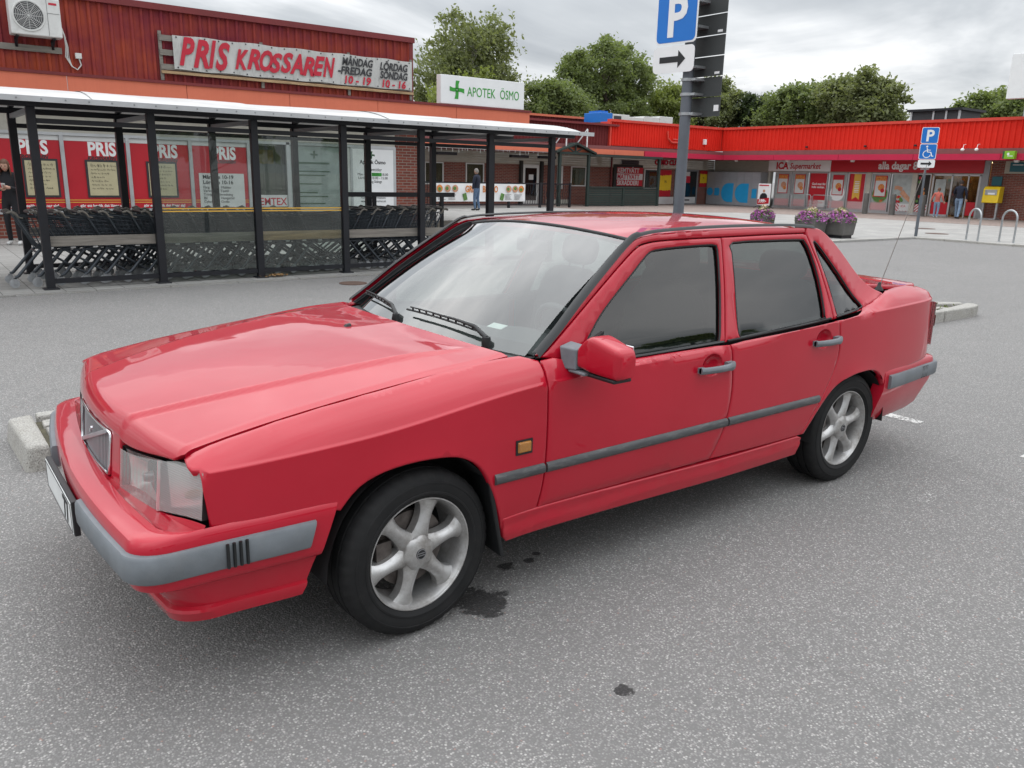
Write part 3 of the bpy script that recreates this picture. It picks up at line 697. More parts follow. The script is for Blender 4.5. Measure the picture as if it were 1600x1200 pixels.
# ---- row of small shops (bistro, cleaners, hairdresser) --------------------------
B2 = thing('shop_row', 'low brick shop row with dark red cladding, cream siding and an orange fascia', 'building', (24, 31, 0))
mb = MB(); corr(mb, (14.3, 30.0), (29.86, 30.0), 3.13, 4.22, (0, -1), 0.20, 0.035, 0.4); mb.build('cladding', 'cladding_dark', B2, fix=False)
mb = MB(); mb.box(14.3, 30.4, 29.75, 30.6, 4.20, 4.30); mb.build('roof_flashing', 'flashing_red', B2)
mb = MB(); mb.box(14.3, 30.4, 30.6, 40, 4.15, 4.25); mb.build('roof', 'roof_felt', B2)
mb = MB(); corr(mb, (8.0, 36.0), (34.0, 36.0), 4.2, 4.98, (0, -1), 0.22, 0.035, 0.4); mb.build('rear_cladding', 'cladding_dark', B2, fix=False)
mb = MB(); mb.box(8, 34.1, 35.85, 36.2, 4.96, 5.08); mb.build('rear_flashing', 'fascia_orange', B2)
for i in range(8):
    a = 14.3 + i * 2.24; mb = MB(); mb.box(a + 0.006, a + 2.234, 29.60, 29.64, 2.74, 3.0); mb.build('fascia_panel', 'fascia_orange', B2)
mb = MB(); mb.box(14.3, 39.0, 29.66, 31.7, 2.70, 2.75); mb.box(14.3, 39.0, 29.70, 29.76, 2.76, 3.18); mb.build('soffit', 'band_dull', B2)
mb = MB(); mb.box(10.84, 40.6, 31.5, 31.8, 0.0, 2.14); mb.build('brick_wall', 'brick', B2)
planks(B2, 'plank', (10.84, 31.5), (40.475, 31.5), 2.12, 2.72, (0, -1), 0.12)
def window_y(par, x0, x1, z0, z1, y, pane='curtain'):
    mb_ = MB(); w = 0.06
    for (a, b_, c, d) in ((x0, x1, z0, z0 + w), (x0, x1, z1 - w, z1), (x0, x0 + w, z0 + w, z1 - w), (x1 - w, x1, z0 + w, z1 - w)): mb_.box(a, b_, y - 0.05, y + 0.02, c, d)
    f = mb_.build('window', 'window_white', par)
    mb_ = MB(); mb_.box(x0 + w, x1 - w, y - 0.02, y - 0.014, z0 + w, z1 - w); mb_.build('pane', 'shop_glass', f)
    mb_ = MB(); mb_.grid(lambda x, z: Vector((x, y - 0.006 + 0.004 * math.sin(x * 40), z)), lin(x0 + w, x1 - w, 40), [z0 + w, z1 - w]); mb_.build('blind', pane, f)
    return f
for x0, x1 in ((17.6, 18.7), (19.35, 20.42), (21.72, 22.82), (28.60, 29.70)): window_y(B2, x0, x1, 1.05, 2.11, 31.5)
# bistro door
mb = MB(); mb.box(25.25, 26.35, 31.44, 31.52, 0.05, 2.13); dr = mb.build('door', 'window_white', B2)
mb = MB(); mb.box(25.42, 26.18, 31.425, 31.435, 0.3, 1.95); mb.build('door_pane', 'dark_glass', dr)
mb = MB(); mb.box(25.65, 25.95, 31.415, 31.42, 1.35, 1.62); mb.build('door_notice', 'poster_white', dr)
for xa in (25.05, 26.42):
    mb = MB(); mb.box(xa, xa + 0.13, 31.30, 31.5, 0.05, 2.3); mb.build('door_jamb', 'room_dark', B2)
mb = MB(); mb.box(27.6, 28.0, 31.44, 31.49, 0.9, 2.1); mb.build('notice_board', 'poster_white', B2)
mb = MB(); mb.tube([(31.55, 31.42, 0.1), (31.55, 31.42, 2.7)], 0.05, 8); mb.build('downpipe', 'flashing_red', B2, 50)
# dry cleaner window
mb = MB(); mb.box(31.75, 34.06, 31.40, 31.50, 0.95, 2.28); cw = mb.build('shop_window', 'room_dark', B2)
for i, (s, bgm, fgm) in enumerate((('KEMTVÄTT', 'poster_red', 'poster_white'), ('MATTVÄTT', 'poster_white', 'ink_red'), ('SKRÄDDERI', 'poster_red', 'poster_white'))):
    z = 1.80 - i * 0.345
    mb = MB(); mb.box(31.97, 34.03, 31.375, 31.395, z, z + 0.34); mb.build('letter_panel', bgm, cw)
    text('lettering', s, 0.36, fgm, cw, (31.99, 31.37, z + 0.05), (1, 0, 0), (0, 0, 1), bold=0.010, sx=0.96 if i < 2 else 0.92)
mb = MB(); mb.box(32.3, 33.65, 31.36, 31.40, 2.30, 2.52); nb = mb.build('shop_nameboard', 'ink_dark', B2)
window_y(B2, 34.25, 35.45, 0.95, 2.10, 31.5, 'room_dark')
text('lettering', 'ÖSMO CUT', 0.40, 'ink_red', B2, (35.06, 31.44, 2.36), (1, 0, 0), (0, 0, 1), bold=0.014, sx=0.98, depth=0.05)
# hairdresser: glass door, posters
def sale_poster(par, x0, x1, z0, z1, y, big):
    mb_ = MB(); mb_.box(x0, x1, y - 0.012, y, z0, z1); p = mb_.build('sale_poster', 'poster_red', par)
    mb_ = MB(); h = z1 - z0; n = 14; rgx = random.Random(int(x0 * 10))
    top = [(x0 + (x1 - x0) * i / n, z1 - h * 0.20 + rgx.uniform(-0.03, 0.03) * h) for i in range(n + 1)]; bot = [(x0 + (x1 - x0) * i / n, z0 + h * 0.24 + rgx.uniform(-0.02, 0.02) * h) for i in range(n + 1)]
    mb_.prism(bot + list(reversed(top)), y - 0.018, y - 0.013, 'y'); mb_.build('yellow_field', 'yellow', p)
    text('lettering', '95', 0.20 if big else 0.12, 'ink_dark', p, ((x0 + x1) / 2, y - 0.022, z0 + h * 0.52), (1, 0, 0), (0, 0, 1), align='CENTER')
sale_poster(B2, 35.56, 36.55, 0.52, 2.06, 31.45, True); sale_poster(B2, 39.15, 39.80, 1.12, 2.08, 31.45, False)
mb = MB(); mb.box(35.55, 36.85, 31.44, 31.47, 0.08, 0.50); mb.build('window_film', 'poster_white', B2)
mb = MB()
for a, b_, c, d in ((36.9, 37.0, 0.05, 2.13), (38.85, 38.95, 0.05, 2.13), (37.0, 38.85, 2.03, 2.13), (37.0, 38.85, 0.05, 0.12)): mb.box(a, b_, 31.42, 31.5, c, d)
gd = mb.build('glass_door', 'alu_grey', B2)
mb = MB(); mb.box(37.0, 38.85, 31.45, 31.46, 0.52, 2.03); mb.build('pane', 'dark_glass', gd)
mb = MB(); mb.box(37.0, 38.85, 31.49, 31.498, 0.5, 2.03); mb.build('interior', 'room_dark', gd)
mb = MB(); mb.box(37.02, 38.83, 31.435, 31.445, 0.13, 0.50); mb.build('window_film', 'poster_white', gd)
mb = MB(); mb.box(37.5, 38.3, 31.428, 31.433, 0.28, 0.36); mb.build('print_line', 'ink_dark', gd)
mb = MB(); mb.box(37.55, 38.25, 31.435, 31.445, 1.35, 1.75); mb.build('door_poster', 'ink_red', gd); mb = MB(); mb.box(37.6, 38.2, 31.434, 31.444, 1.75, 2.0); mb.build('door_poster', 'poster_white', gd)
mb = MB(); mb.box(39.85, 40.4, 31.43, 31.5, 1.05, 2.12); mb.build('side_panel', 'alu_grey', B2)
# stone footing
mb = MB(); mb.box(26.9, 28.6, 31.46, 31.5, 0.0, 0.34); mb.build('footing', 'cream_band', B2)
# string of lights under the eaves
mb = MB(); rgl = random.Random(5); xx = 15.0
while xx < 27:
    h = rgl.uniform(0.06, 0.22); mb.tube([(xx, 29.62, 2.72), (xx, 29.62, 2.72 - h)], 0.012, 4); xx += rgl.uniform(0.12, 0.35)
mb.tube([(14.5, 29.62, 2.72), (27, 29.62, 2.72)], 0.012, 4); mb.build('string_lights', 'poster_white', B2)
for x in (19.9, 24.2, 26.0):
    mb = MB(); mb.box(x - 0.55, x + 0.55, 30.3, 30.5, 2.42, 2.56); mb.build('heater', 'black_metal', B2)
# gable porch with green posts and board fence
pc = thing('gabled_porch', 'dark green timber porch with a small gable and a boarded front rail', 'porch', (29, 29.5, 0))
for x in (26.1, 28.06, 33.35):
    mb = MB(); mb.box(x - 0.07, x + 0.07, 29.42, 29.56, 0.03, 2.72); mb.build('post', 'green_wood', pc)
for x, z in ((26.1, 2.70),):
    mb = MB(); mb.box(26.0, 28.2, 29.40, 29.58, 2.66, 2.78); mb.build('tie_beam', 'green_wood', pc)
for s in (0, 1):
    mb = MB(); e = 25.75 if s == 0 else 28.45
    mb.hexa([(e, 29.30, 2.70), (27.1, 29.30, 3.16), (27.1, 31.4, 3.16), (e, 31.4, 2.70), (e, 29.30, 2.79), (27.1, 29.30, 3.25), (27.1, 31.4, 3.25), (e, 31.4, 2.79)]); mb.build('gable_roof', 'green_wood', pc)
mb = MB(); mb.bar((27.1, 29.45, 2.74), (27.1, 29.45, 3.14), 0.08, 0.08); mb.bar((27.1, 29.45, 2.76), (26.6, 29.45, 2.98), 0.06, 0.06); mb.bar((27.1, 29.45, 2.76), (27.6, 29.45, 2.98), 0.06, 0.06); mb.build('king_post', 'green_wood', pc)
mb = MB(); mb.box(28.1, 33.5, 29.38, 29.60, 2.60, 2.72); mb.build('eaves_beam', 'green_wood', pc)
for (a, b_) in ((28.14, 30.62), (30.70, 33.28)):
    for k in range(8):
        z = 0.10 + k * 0.115; mb = MB(); mb.box(a, b_, 29.46, 29.50, z, z + 0.105); mb.build('board', 'green_wood', pc)
mb = MB(); mb.box(30.60, 30.72, 29.42, 29.54, 0.03, 1.04); mb.build('post', 'green_wood', pc)
mb = MB(); mb.box(28.1, 33.3, 29.42, 29.56, 1.02, 1.08); mb.build('top_rail', 'green_wood', pc)
# bistro terrace rail with banner
tr_ = thing('terrace_rail', 'black iron terrace railing with bent bars before the brick bistro', 'railing', (21.5, 28.5, 0))
mb = MB(); mb.box(14.6, 26.0, 28.47, 28.53, 1.16, 1.22); mb.build('top_rail', 'black_metal', tr_)
mb = MB(); mb.box(14.6, 26.0, 28.48, 28.52, 0.20, 0.25); mb.build('bottom_rail', 'black_metal', tr_)
for i in range(7):
    x = 14.6 + i * 1.9; mb = MB(); mb.box(x - 0.05, x + 0.05, 28.45, 28.55, 0.03, 1.25); mb.build('post', 'black_metal', tr_)
mb0 = MB(); mb0.tube([(0, 0, 0.25), (0, -0.02, 0.5), (0, 0.05, 0.7), (0, -0.03, 0.9), (0, 0, 1.16)], 0.014, 5); bar_me = mb0.mesh('bar', 'black_metal', 60)
for i in range(76):
    x = 14.75 + i * 0.148
    if 18.1 < x < 23.0: continue
    o = bpy.data.objects.new('bar', bar_me); C.objects.link(o); o.location = (x, 28.5, 0); put(o, tr_); 
gb = thing('bistro_banner', 'white wrinkled banner with food pictures hung on the terrace railing', 'banner', (20.6, 28.4, 0.3))
mb = MB(); mb.grid(lambda x, z: Vector((x, 28.43 + 0.02 * noise.noise(Vector((x * 2, z * 3, 4))), z)), lin(18.07, 23.12, 50), lin(0.36, 1.16, 9)); mb.build('sheet', 'sign_white', gb, 60)
text('lettering', 'GRILL', 0.40, 'food_orange', gb, (19.66, 28.40, 0.78), (1, 0, 0), (0, 0, 1), bold=0.012, sx=0.72); text('lettering', 'BISTRO', 0.40, 'food_orange', gb, (20.62, 28.40, 0.78), (1, 0, 0), (0, 0, 1), bold=0.012, sx=0.66)
rgf = random.Random(9)
for x in (18.30, 18.72, 19.12, 22.12, 22.50, 22.86):
    mb = MB(); z = 0.93
    mb.lathe([(0, -0.004), (0.155, -0.004), (0.16, 0.0)], (x, 28.402, z), 'y', 16); f = mb.build('food_picture', 'food_orange' if rgf.random() < 0.6 else 'skin_photo', gb)
    mb = MB(); mb.lathe([(0, -0.004), (0.08, -0.004), (0.085, 0.0)], (x + rgf.uniform(-0.04, 0.04), 28.396, z + rgf.uniform(-0.04, 0.05)), 'y', 12); mb.build('garnish', 'food_green', f)
for x, t in ((19.66, -0.4), (21.72, 0.4)):
    mb = MB(); mb.bar((x - 0.07 * t, 28.40, 0.42), (x + 0.14 * t, 28.40, 0.72), 0.012, 0.20, up=(1, 0, 0.2)); mb.build('drink_picture', 'food_green', gb)
mb = MB(); rgp = random.Random(2)
for x0 in (18.2, 18.75, 21.9, 22.45):
    for k in range(5): mb.box(x0, x0 + rgp.uniform(0.25, 0.45), 28.398, 28.402, 0.67 - k * 0.055, 0.685 - k * 0.055)
mb.build('print_lines', 'ink_dark', gb)

# ---- supermarket ------------------------------------------------------------------
B3 = thing('supermarket', 'supermarket with bright red ribbed cladding and red and white shop front', 'building', (40, 20, 0))
mb = MB(); corr(mb, (29.9, 29.92), (39.02, 29.92), 3.22, 4.46, (0, -1), 0.20, 0.05, 0.35); mb.build('cladding', 'cladding_bright', B3, fix=False)
mb = MB(); corr(mb, (39.05, 29.9), (39.05, -8.0), 3.22, 4.46, (-1, 0), 0.25, 0.06, 0.35); mb.build('cladding', 'cladding_bright', B3, fix=False)
mb = MB(); mb.box(29.82, 39.0, 29.80, 30.1, 4.44, 4.57); mb.box(38.93, 39.25, -8, 30.1, 4.44, 4.57); mb.box(29.80, 29.92, 29.84, 30.6, 3.20, 4.44); mb.build('roof_flashing', 'flashing_bright', B3)
mb = MB(); mb.box(29.9, 39.2, 30.1, 60, 4.30, 4.44); mb.box(39.25, 66, -8, 60, 4.30, 4.44); mb.build('roof', 'roof_felt', B3)
mb = MB(); mb.box(38.97, 39.02, -8, 29.7, 2.98, 3.24); mb.box(39.02, 40.6, -8, 31.5, 2.74, 2.79); mb.build('soffit', 'band_dull', B3)
mb = MB(); mb.box(32.24, 39.0, 29.55, 29.65, 2.72, 3.0); mb.build('fascia', 'fascia_pink', B3)
yj = [29.55, 26.0, 22.0, 18.0, 14.0, 10.0, 6.0, 2.0, -2.0, -8.0]
for i in range(9):
    mb = MB(); mb.box(38.86, 38.96, yj[i + 1] + 0.01, yj[i] - 0.01, 2.72, 3.0); mb.build('fascia_panel', 'fascia_pink', B3)
    mb = MB(); mb.lathe([(0.0, -0.10), (0.09, -0.10), (0.12, -0.03), (0.12, 0.0)], (39.6, yj[i] - 0.4, 2.735), 'z', 12); mb.build('canopy_lamp', 'sign_white', B3, 50)
mb = MB(); mb.box(40.5, 40.8, 15.36, 31.5, 2.08, 2.80); mb.box(40.5, 40.8, 27.3, 31.5, 0, 2.08); mb.build('wall', 'cream_band', B3)
planks(B3, 'plank', (40.48, 31.45), (40.48, 27.42), 2.10, 2.73, (-1, 0), 0.12)
mb = MB(); mb.box(40.5, 40.8, -8, 15.0, 0, 2.80); mb.build('brick_wall', 'brick', B3)
mb = MB(); mb.box(40.40, 40.5, 15.02, 15.34, 0, 2.78); mb.build('door_pillar', 'alu_grey', B3)
mb = MB(); mb.box(40.36, 40.46, 23.32, 27.36, 2.15, 2.75); isg = mb.build('name_sign', 'sign_white', B3)
def xtext(s, size, mat, par, y, z, x=40.35, **k): return text('lettering', s, size, mat, par, (x, y, z), (0, -1, 0), (0, 0, 1), **k)
xtext('ICA', 0.52, 'ica_red', isg, 26.83, 2.27, bold=0.022, sx=0.95); xtext('Supermarket', 0.44, 'ica_red', isg, 25.92, 2.29, bold=0.008, shear=0.2, sx=0.86)
mb = MB(); mb.box(40.36, 40.46, 15.28, 23.31, 2.15, 2.75); hs = mb.build('hours_sign', 'ica_red', B3)
xtext('alla dagar 8-22', 0.52, 'sign_white', hs, 20.55, 2.31, bold=0.016, sx=0.88)
def stripes():
    m, b = base('hazard_stripes'); co = nd(m, 'ShaderNodeTexCoord').outputs['Object']; s = nd(m, 'ShaderNodeSeparateXYZ'); setin(m, s, 0, co)
    tri = mth(m, 'PINGPONG', s.outputs[1], 1.1); w = mth(m, 'FRACT', mth(m, 'MULTIPLY', mth(m, 'ADD', tri, s.outputs[2]), 6.5))
    setin(m, b, 'Base Color', mixc(m, mth(m, 'GREATER_THAN', w, 0.5), (0.70, 0.69, 0.68, 1), (0.47, 0.010, 0.03, 1))); b.inputs['Roughness'].default_value = 0.5
stripes()
wins = [(26.86, 25.78, 'grey'), (25.70, 24.72, 'grey'), (24.62, 23.44, 'red'), (23.34, 22.28, 'grey'), (22.20, 21.18, 'ribbon'), (20.86, 19.84, 'grey'), (19.76, 18.60, 'hand'), (18.48, 17.72, 'food')]
for y1, y0, kd in wins:
    mb = MB(); w = 0.05
    for (a, b_, c, d) in ((y0, y1, 0.16, 0.16 + w), (y0, y1, 2.05, 2.10), (y0, y0 + w, 0.21, 2.05), (y1 - w, y1, 0.21, 2.05)): mb.box(40.40, 40.52, a, b_, c, d)
    f = mb.build('shop_window', 'alu', B3)
    mb = MB(); mb.box(40.47, 40.49, y0 + w, y1 - w, 0.60, 2.05); mb.build('window_picture', {'grey': 'photo_grey', 'red': 'ica_red', 'ribbon': 'ica_red', 'hand': 'photo_grey', 'food': 'room_dark'}[kd], f)
    mb = MB(); mb.box(40.465, 40.49, y0 + w, y1 - w, 0.22, 0.598); mb.build('striped_band', 'hazard_stripes', f)
    yc = (y0 + y1) / 2
    if kd == 'grey':
        mb = MB(); mb.box(40.44, 40.468, yc - 0.33, yc + 0.33, 0.90, 1.98); pf = mb.build('poster_frame', 'ica_red', f)
        mb = MB(); mb.box(40.434, 40.439, yc - 0.29, yc + 0.29, 0.94, 1.94); mb.build('poster_sheet', 'poster_white', f)
        mb = MB(); mb.box(40.428, 40.433, yc - 0.29, yc + 0.29, 1.72, 1.94); mb.build('poster_header', 'food_orange' if yc > 24 or yc < 21 else 'ica_red', f)
        mb = MB(); mb.lathe([(0, -0.004), (0.17, -0.004), (0.18, 0)], (40.432, yc - 0.05, 1.38), 'x', 16); mb.build('product_picture', 'skin_photo' if yc > 25 else 'food_orange', f)
        mb = MB(); mb.lathe([(0, -0.004), (0.10, -0.004), (0.11, 0)], (40.426, yc - 0.14, 1.22), 'x', 14); mb.build('price_spot', 'ica_red' if yc < 24 else 'food_orange', f)
        if yc < 23.5:
            mb = MB(); mb.lathe([(0, -0.003), (0.42, -0.003), (0.43, 0)], (40.468, yc, 1.02), 'x', 24); mb.build('plate_picture', 'sign_white' if yc > 21 else 'food_green', f)
    if kd == 'red': xtext('God mat för\nhela veckan.', 0.17, 'sign_white', f, yc + 0.40, 1.42, 40.462, bold=0.004)
    if kd == 'red':
        mb = MB(); mb.box(40.455, 40.464, y0 + 0.06, y0 + 0.48, 0.24, 0.60); mb.build('logo_sheet', 'poster_white', f); xtext('ICA', 0.13, 'ica_red', f, y0 + 0.42, 0.42, 40.452)
    if kd == 'ribbon':
        mb = MB(); mb.prism([(yc - 0.20, 2.04), (yc + 0.20, 2.04), (yc + 0.22, 0.70), (yc, 0.85), (yc - 0.20, 0.70)], 40.455, 40.464, 'x'); rb_ = mb.build('yellow_ribbon', 'stripe_yellow', f)
        mb = MB()
        for k in range(7): mb.box(40.449, 40.454, yc - 0.13, yc + 0.13, 1.62 - k * 0.09, 1.66 - k * 0.09)
        mb.build('print_lines', 'sign_white', f)
    if kd == 'hand':
        mb = MB()
        mb.tube([(40.455, yc - 0.5, 0.75), (40.455, yc - 0.15, 1.05), (40.455, yc, 1.2)], [0.10, 0.12, 0.13], 8)
        for k in range(4): mb.tube([(40.45, yc - 0.02, 1.22 + k * 0.05), (40.45, yc + 0.22, 1.40 + k * 0.04 - 0.06), (40.45, yc + 0.40, 1.30 + k * 0.05)], [0.045, 0.035, 0.022], 6)
        mb.v = [(40.462 + (v[0] - 40.455) * 0.03, v[1], v[2]) for v in mb.v]; mb.build('hand_picture', 'skin_photo', f, 60)
        mb = MB(); mb.box(40.455, 40.464, y0 + 0.06, y0 + 0.62, 0.24, 0.60); mb.build('logo_sheet', 'poster_white', f); xtext('ICA', 0.16, 'ica_red', f, y0 + 0.52, 0.42, 40.452)
    if kd in ('food', 'hand') or (kd == 'grey' and yc < 21):
        rgv = random.Random(int(yc * 10)); 
        for k in range(9):
            mb = MB(); mb.lathe([(0, -0.004), (0.07, -0.004), (0.075, 0)], (40.466 - 0.001 * k, (y1 - 0.15 - 0.5 * rgv.random() if kd != 'food' else rgv.uniform(y0 + 0.12, y1 - 0.12)), rgv.uniform(0.68, 0.98 if kd != 'food' else 1.9)), 'x', 12); mb.build('produce_picture', rgv.choice(['poster_red', 'food_green', 'food_orange']), f)
mb = MB(); mb.box(40.36, 40.52, 17.7, 26.9, 0.03, 0.15); mb.build('window_plinth', 'alu', B3)
for y in (21.02, 18.54):
    mb = MB(); mb.box(40.38, 40.50, y - 0.13, y + 0.13, 0.15, 2.12); mb.build('window_post', 'cream_band', B3)
# lit entrance
mb = MB(); mb.box(43.0, 43.1, 14.0, 19.0, 0.0, 2.75); mb.box(40.55, 43.0, 18.9, 19.0, 0, 2.75); mb.box(40.85, 43.0, 14.0, 14.1, 0, 2.75); mb.build('entrance_wall', 'room_warm', B3)
mb = MB(); mb.box(40.8, 43.0, 14.1, 18.9, 2.70, 2.78); mb.build('entrance_ceiling', 'cream_band', B3)
def emis(name, col, st):
    m = bpy.data.materials.new(name); m.use_nodes = True; MATS[name] = m
    b = m.node_tree.nodes['Principled BSDF']; b.inputs['Base Color'].default_value = c4(col); b.inputs['Emission Color'].default_value = c4(col); b.inputs['Emission Strength'].default_value = st
emis('lamp_warm', (1.0, 0.72, 0.38), 5.0)
for y in (15.2, 16.4, 17.6):
    mb = MB(); mb.box(41.2, 42.6, y - 0.12, y + 0.12, 2.64, 2.695); mb.build('ceiling_lamp', 'lamp_warm', B3)
rgs = random.Random(4)
for y in (14.9, 15.6, 16.9, 17.7):
    mb = MB(); mb.box(42.4, 42.9, y - 0.28, y + 0.28, 0.06, 2.0); sh = mb.build('shelf', 'room_warm', B3)
    for k in range(10):
        yy, zz = y + rgs.uniform(-0.22, 0.22), rgs.uniform(0.3, 1.8); mb = MB(); mb.box(42.30, 42.40, yy - 0.06, yy + 0.06, zz, zz + 0.14); mb.build('goods', rgs.choice(['stripe_yellow', 'ink_red', 'food_orange', 'poster_white', 'food_green']), sh)
for (a, b_, md) in ((17.66, 17.58, 0), (16.74, 16.66, 0), (15.96, 15.90, 0), (15.44, 15.36, 0)):
    mb = MB(); mb.box(40.42, 40.50, b_, a, 0.06, 2.08); mb.build('door_stile', 'alu', B3)
mb = MB(); mb.box(40.42, 40.50, 15.36, 17.66, 2.02, 2.10); mb.box(40.42, 40.50, 16.7, 17.6, 0.06, 0.16); mb.build('door_rail', 'alu', B3)
mb = MB(); mb.box(40.455, 40.465, 15.44, 17.58, 0.16, 2.02); mb.build('entrance_glass', 'shop_glass', B3)
mb = MB(); mb.box(40.44, 40.452, 16.76, 17.56, 0.16, 0.75); mb.box(40.44, 40.452, 15.46, 15.88, 0.16, 0.80); mb.build('entrance_film', 'ica_red', B3)
mb = MB(); mb.box(40.43, 40.453, 16.98, 17.50, 0.75, 1.85); mb.build('notice_panel', 'photo_grey', B3)
# right of the entrance
mb = MB(); mb.box(40.42, 40.47, 14.42, 14.86, 1.60, 2.02); mb.build('ash_notice', 'teal_sign', B3)
planks(B3, 'plank', (40.48, 14.40), (40.48, 10.0), 2.16, 2.72, (-1, 0), 0.12)
mb = MB(); mb.box(40.40, 40.46, 13.46, 14.16, 2.24, 2.66); tsn = mb.build('bank_sign', 'teal_sign', B3)
mb = MB(); mb.box(40.39, 40.399, 13.60, 14.05, 2.53, 2.57); mb.build('print_line', 'poster_white', tsn)
mb = MB(); mb.box(38.55, 38.80, 13.30, 13.72, 2.76, 3.10); gs = mb.build('green_sign', 'lime_sign', B3, bevel=0.01)
mb = MB(); mb.box(38.56, 38.79, 13.722, 13.80, 2.77, 3.09); mb.build('sign_edge', 'ink_darkgreen', gs)
mb = MB(); mb.lathe([(0, -0.003), (0.05, -0.003), (0.055, 0)], (38.545, 13.56, 2.97), 'x', 12); mb.box(38.54, 38.547, 13.36, 13.58, 2.87, 2.90); mb.build('sign_mark', 'sign_white', gs)
for y in (15.62, 15.0):
    mb = MB(); mb.tube([(38.95, y, 3.42), (38.75, y, 3.40), (38.70, y, 3.22)], 0.015, 6); mb.lathe([(0, -0.07), (0.06, -0.06), (0.09, 0.0), (0.05, 0.06), (0, 0.07)], (38.68, y, 3.18), 'z', 12); mb.build('flood_lamp', 'sign_white', B3, 50)
for y in (24.0, 20.6, 18.0):
    mb = MB(); mb.box(38.88, 38.98, y - 0.06, y + 0.06, 3.36, 3.45); mb.build('camera_dome', 'black_metal', B3, bevel=0.02)
mb = MB(); mb.tube([(34.2, 29.80, 4.15), (34.2, 29.75, 3.75), (34.5, 29.75, 3.55), (35.3, 29.75, 3.55)], 0.06, 8); mb.tube([(34.6, 29.75, 3.72), (35.3, 29.75, 3.72)], 0.04, 8); mb.build('vent_pipe', 'flashing_bright', B3, 50)
mb = MB(); mb.box(37.3, 37.5, 29.74, 29.86, 3.55, 3.85); mb.build('meter_box', 'sign_white', B3)
# struts on the dark cladding beside it
for x in (26.2, 27.6):
    mb = MB(); mb.bar((x, 29.95, 3.2), (x + 0.3, 29.5, 3.95), 0.05, 0.05); mb.bar((x + 0.3, 29.5, 3.95), (x + 0.3, 29.5, 3.05), 0.05, 0.05); mb.build('sign_strut', 'sign_white', B2)

# parcel lockers
lk = thing('parcel_lockers', 'grey wall of parcel lockers with large blue shapes across the doors', 'lockers', (40.2, 29.4, 0))
mb = MB(); mb.box(39.80, 40.46, 27.42, 31.40, 0.065, 2.06); mb.build('cabinet', 'alu_grey', lk)
rows = [0.10, 0.34, 0.62, 0.80, 0.98, 1.14, 1.30, 1.46, 1.62, 1.78, 2.03]
cols = lin(31.37, 27.45, 8)
for i in range(7):
    for j in range(10):
        mb = MB(); mb.box(39.775, 39.798, cols[i + 1] + 0.006, cols[i] - 0.006, rows[j] + 0.005, rows[j + 1] - 0.005); mb.build('locker_door', 'locker_grey', lk)
def shape(poly): mb_ = MB(); mb_.prism(poly, 39.766, 39.772, 'x'); mb_.build('blue_shape', 'cyan_paint', lk)
circ = lambda cy, cz, ry, rz, a0, a1, n=20: [(cy + ry * math.cos(a), cz + rz * math.sin(a)) for a in lin(a0, a1, n)]
shape(circ(31.10, 0.86, 0.24, 0.24, 0, 2 * math.pi * 0.95)); shape([(30.75, 0.64), (30.42, 0.62), (30.36, 0.70), (30.36, 1.02), (30.44, 1.10), (30.75, 1.08)] )
shape(circ(29.70, 0.83, 0.52, 0.56, math.pi / 2, -math.pi / 2) + [(29.32, 0.27), (29.32, 1.39)]); shape(circ(28.62, 0.83, 0.56, 0.56, math.pi / 2, -math.pi / 2) + [(28.20, 0.27), (28.20, 1.39)]); shape([(27.95, 0.55), (27.60, 0.55), (27.60, 1.10), (27.95, 1.10)])
# roof plant
ru = thing('rooftop_unit', 'blue and white ventilation unit on the shop roof', 'roof unit', (33.3, 34, 4.4))
mb = MB(); mb.box(32.5, 33.5, 33.6, 35.0, 4.40, 5.22); mb.build('blue_casing', 'blue_sign', ru, bevel=0.02)
mb = MB(); mb.box(33.52, 34.9, 33.6, 35.0, 4.40, 5.20); mb.build('white_casing', 'ac_white', ru, bevel=0.02)
mb = MB(); mb.box(33.6, 34.2, 33.57, 33.6, 4.6, 5.1); mb.build('intake', 'ac_dark', ru)
mb = MB(); mb.box(32.7, 33.3, 33.8, 34.8, 5.22, 5.34); mb.build('hood', 'blue_sign', ru)
ru2 = thing('rooftop_duct', 'long white ventilation duct on the supermarket roof', 'roof unit', (37, 34, 4.4))
for a, b_, h in ((34.95, 36.2, 5.12), (36.22, 37.6, 5.22), (37.62, 38.8, 5.30)):
    mb = MB(); mb.box(a, b_, 33.7, 34.7, 4.42, h); mb.build('duct_section', 'ac_white', ru2, bevel=0.02)
sky_l = thing('roof_lantern', 'dark glazed roof lantern with a flat black cap on the supermarket', 'skylight', (46, 20.6, 4.44))
mb = MB(); mb.box(45.6, 48.0, 19.3, 21.95, 4.44, 5.52); mb.build('glazing', 'ac_dark', sky_l)
for y in (19.3, 20.0, 20.7, 21.95):
    mb = MB(); mb.box(45.55, 45.62, y - 0.05, y + 0.05, 4.44, 5.52); mb.build('glazing_bar', 'alu', sky_l)
mb = MB(); mb.box(45.4, 48.2, 19.1, 22.15, 5.52, 5.64); mb.build('cap', 'black_metal', sky_l)
bs = thing('pylon_sign', 'large white sign board on a steel post above the supermarket roof', 'sign', (38.6, 12, 4.4))
mb = MB(); mb.box(38.0, 38.35, 9.8, 13.82, 5.25, 7.08); mb.build('board', 'sign_white', bs, bevel=0.02)
mb = MB(); mb.box(37.985, 37.995, 10.5, 12.95, 5.75, 6.25); mb.build('red_mark', 'ica_red', bs)
for y in (13.0, 10.6):
    mb = MB(); mb.box(38.1, 38.2, y - 0.05, y + 0.05, 4.5, 5.25); mb.build('post', 'alu_grey', bs)
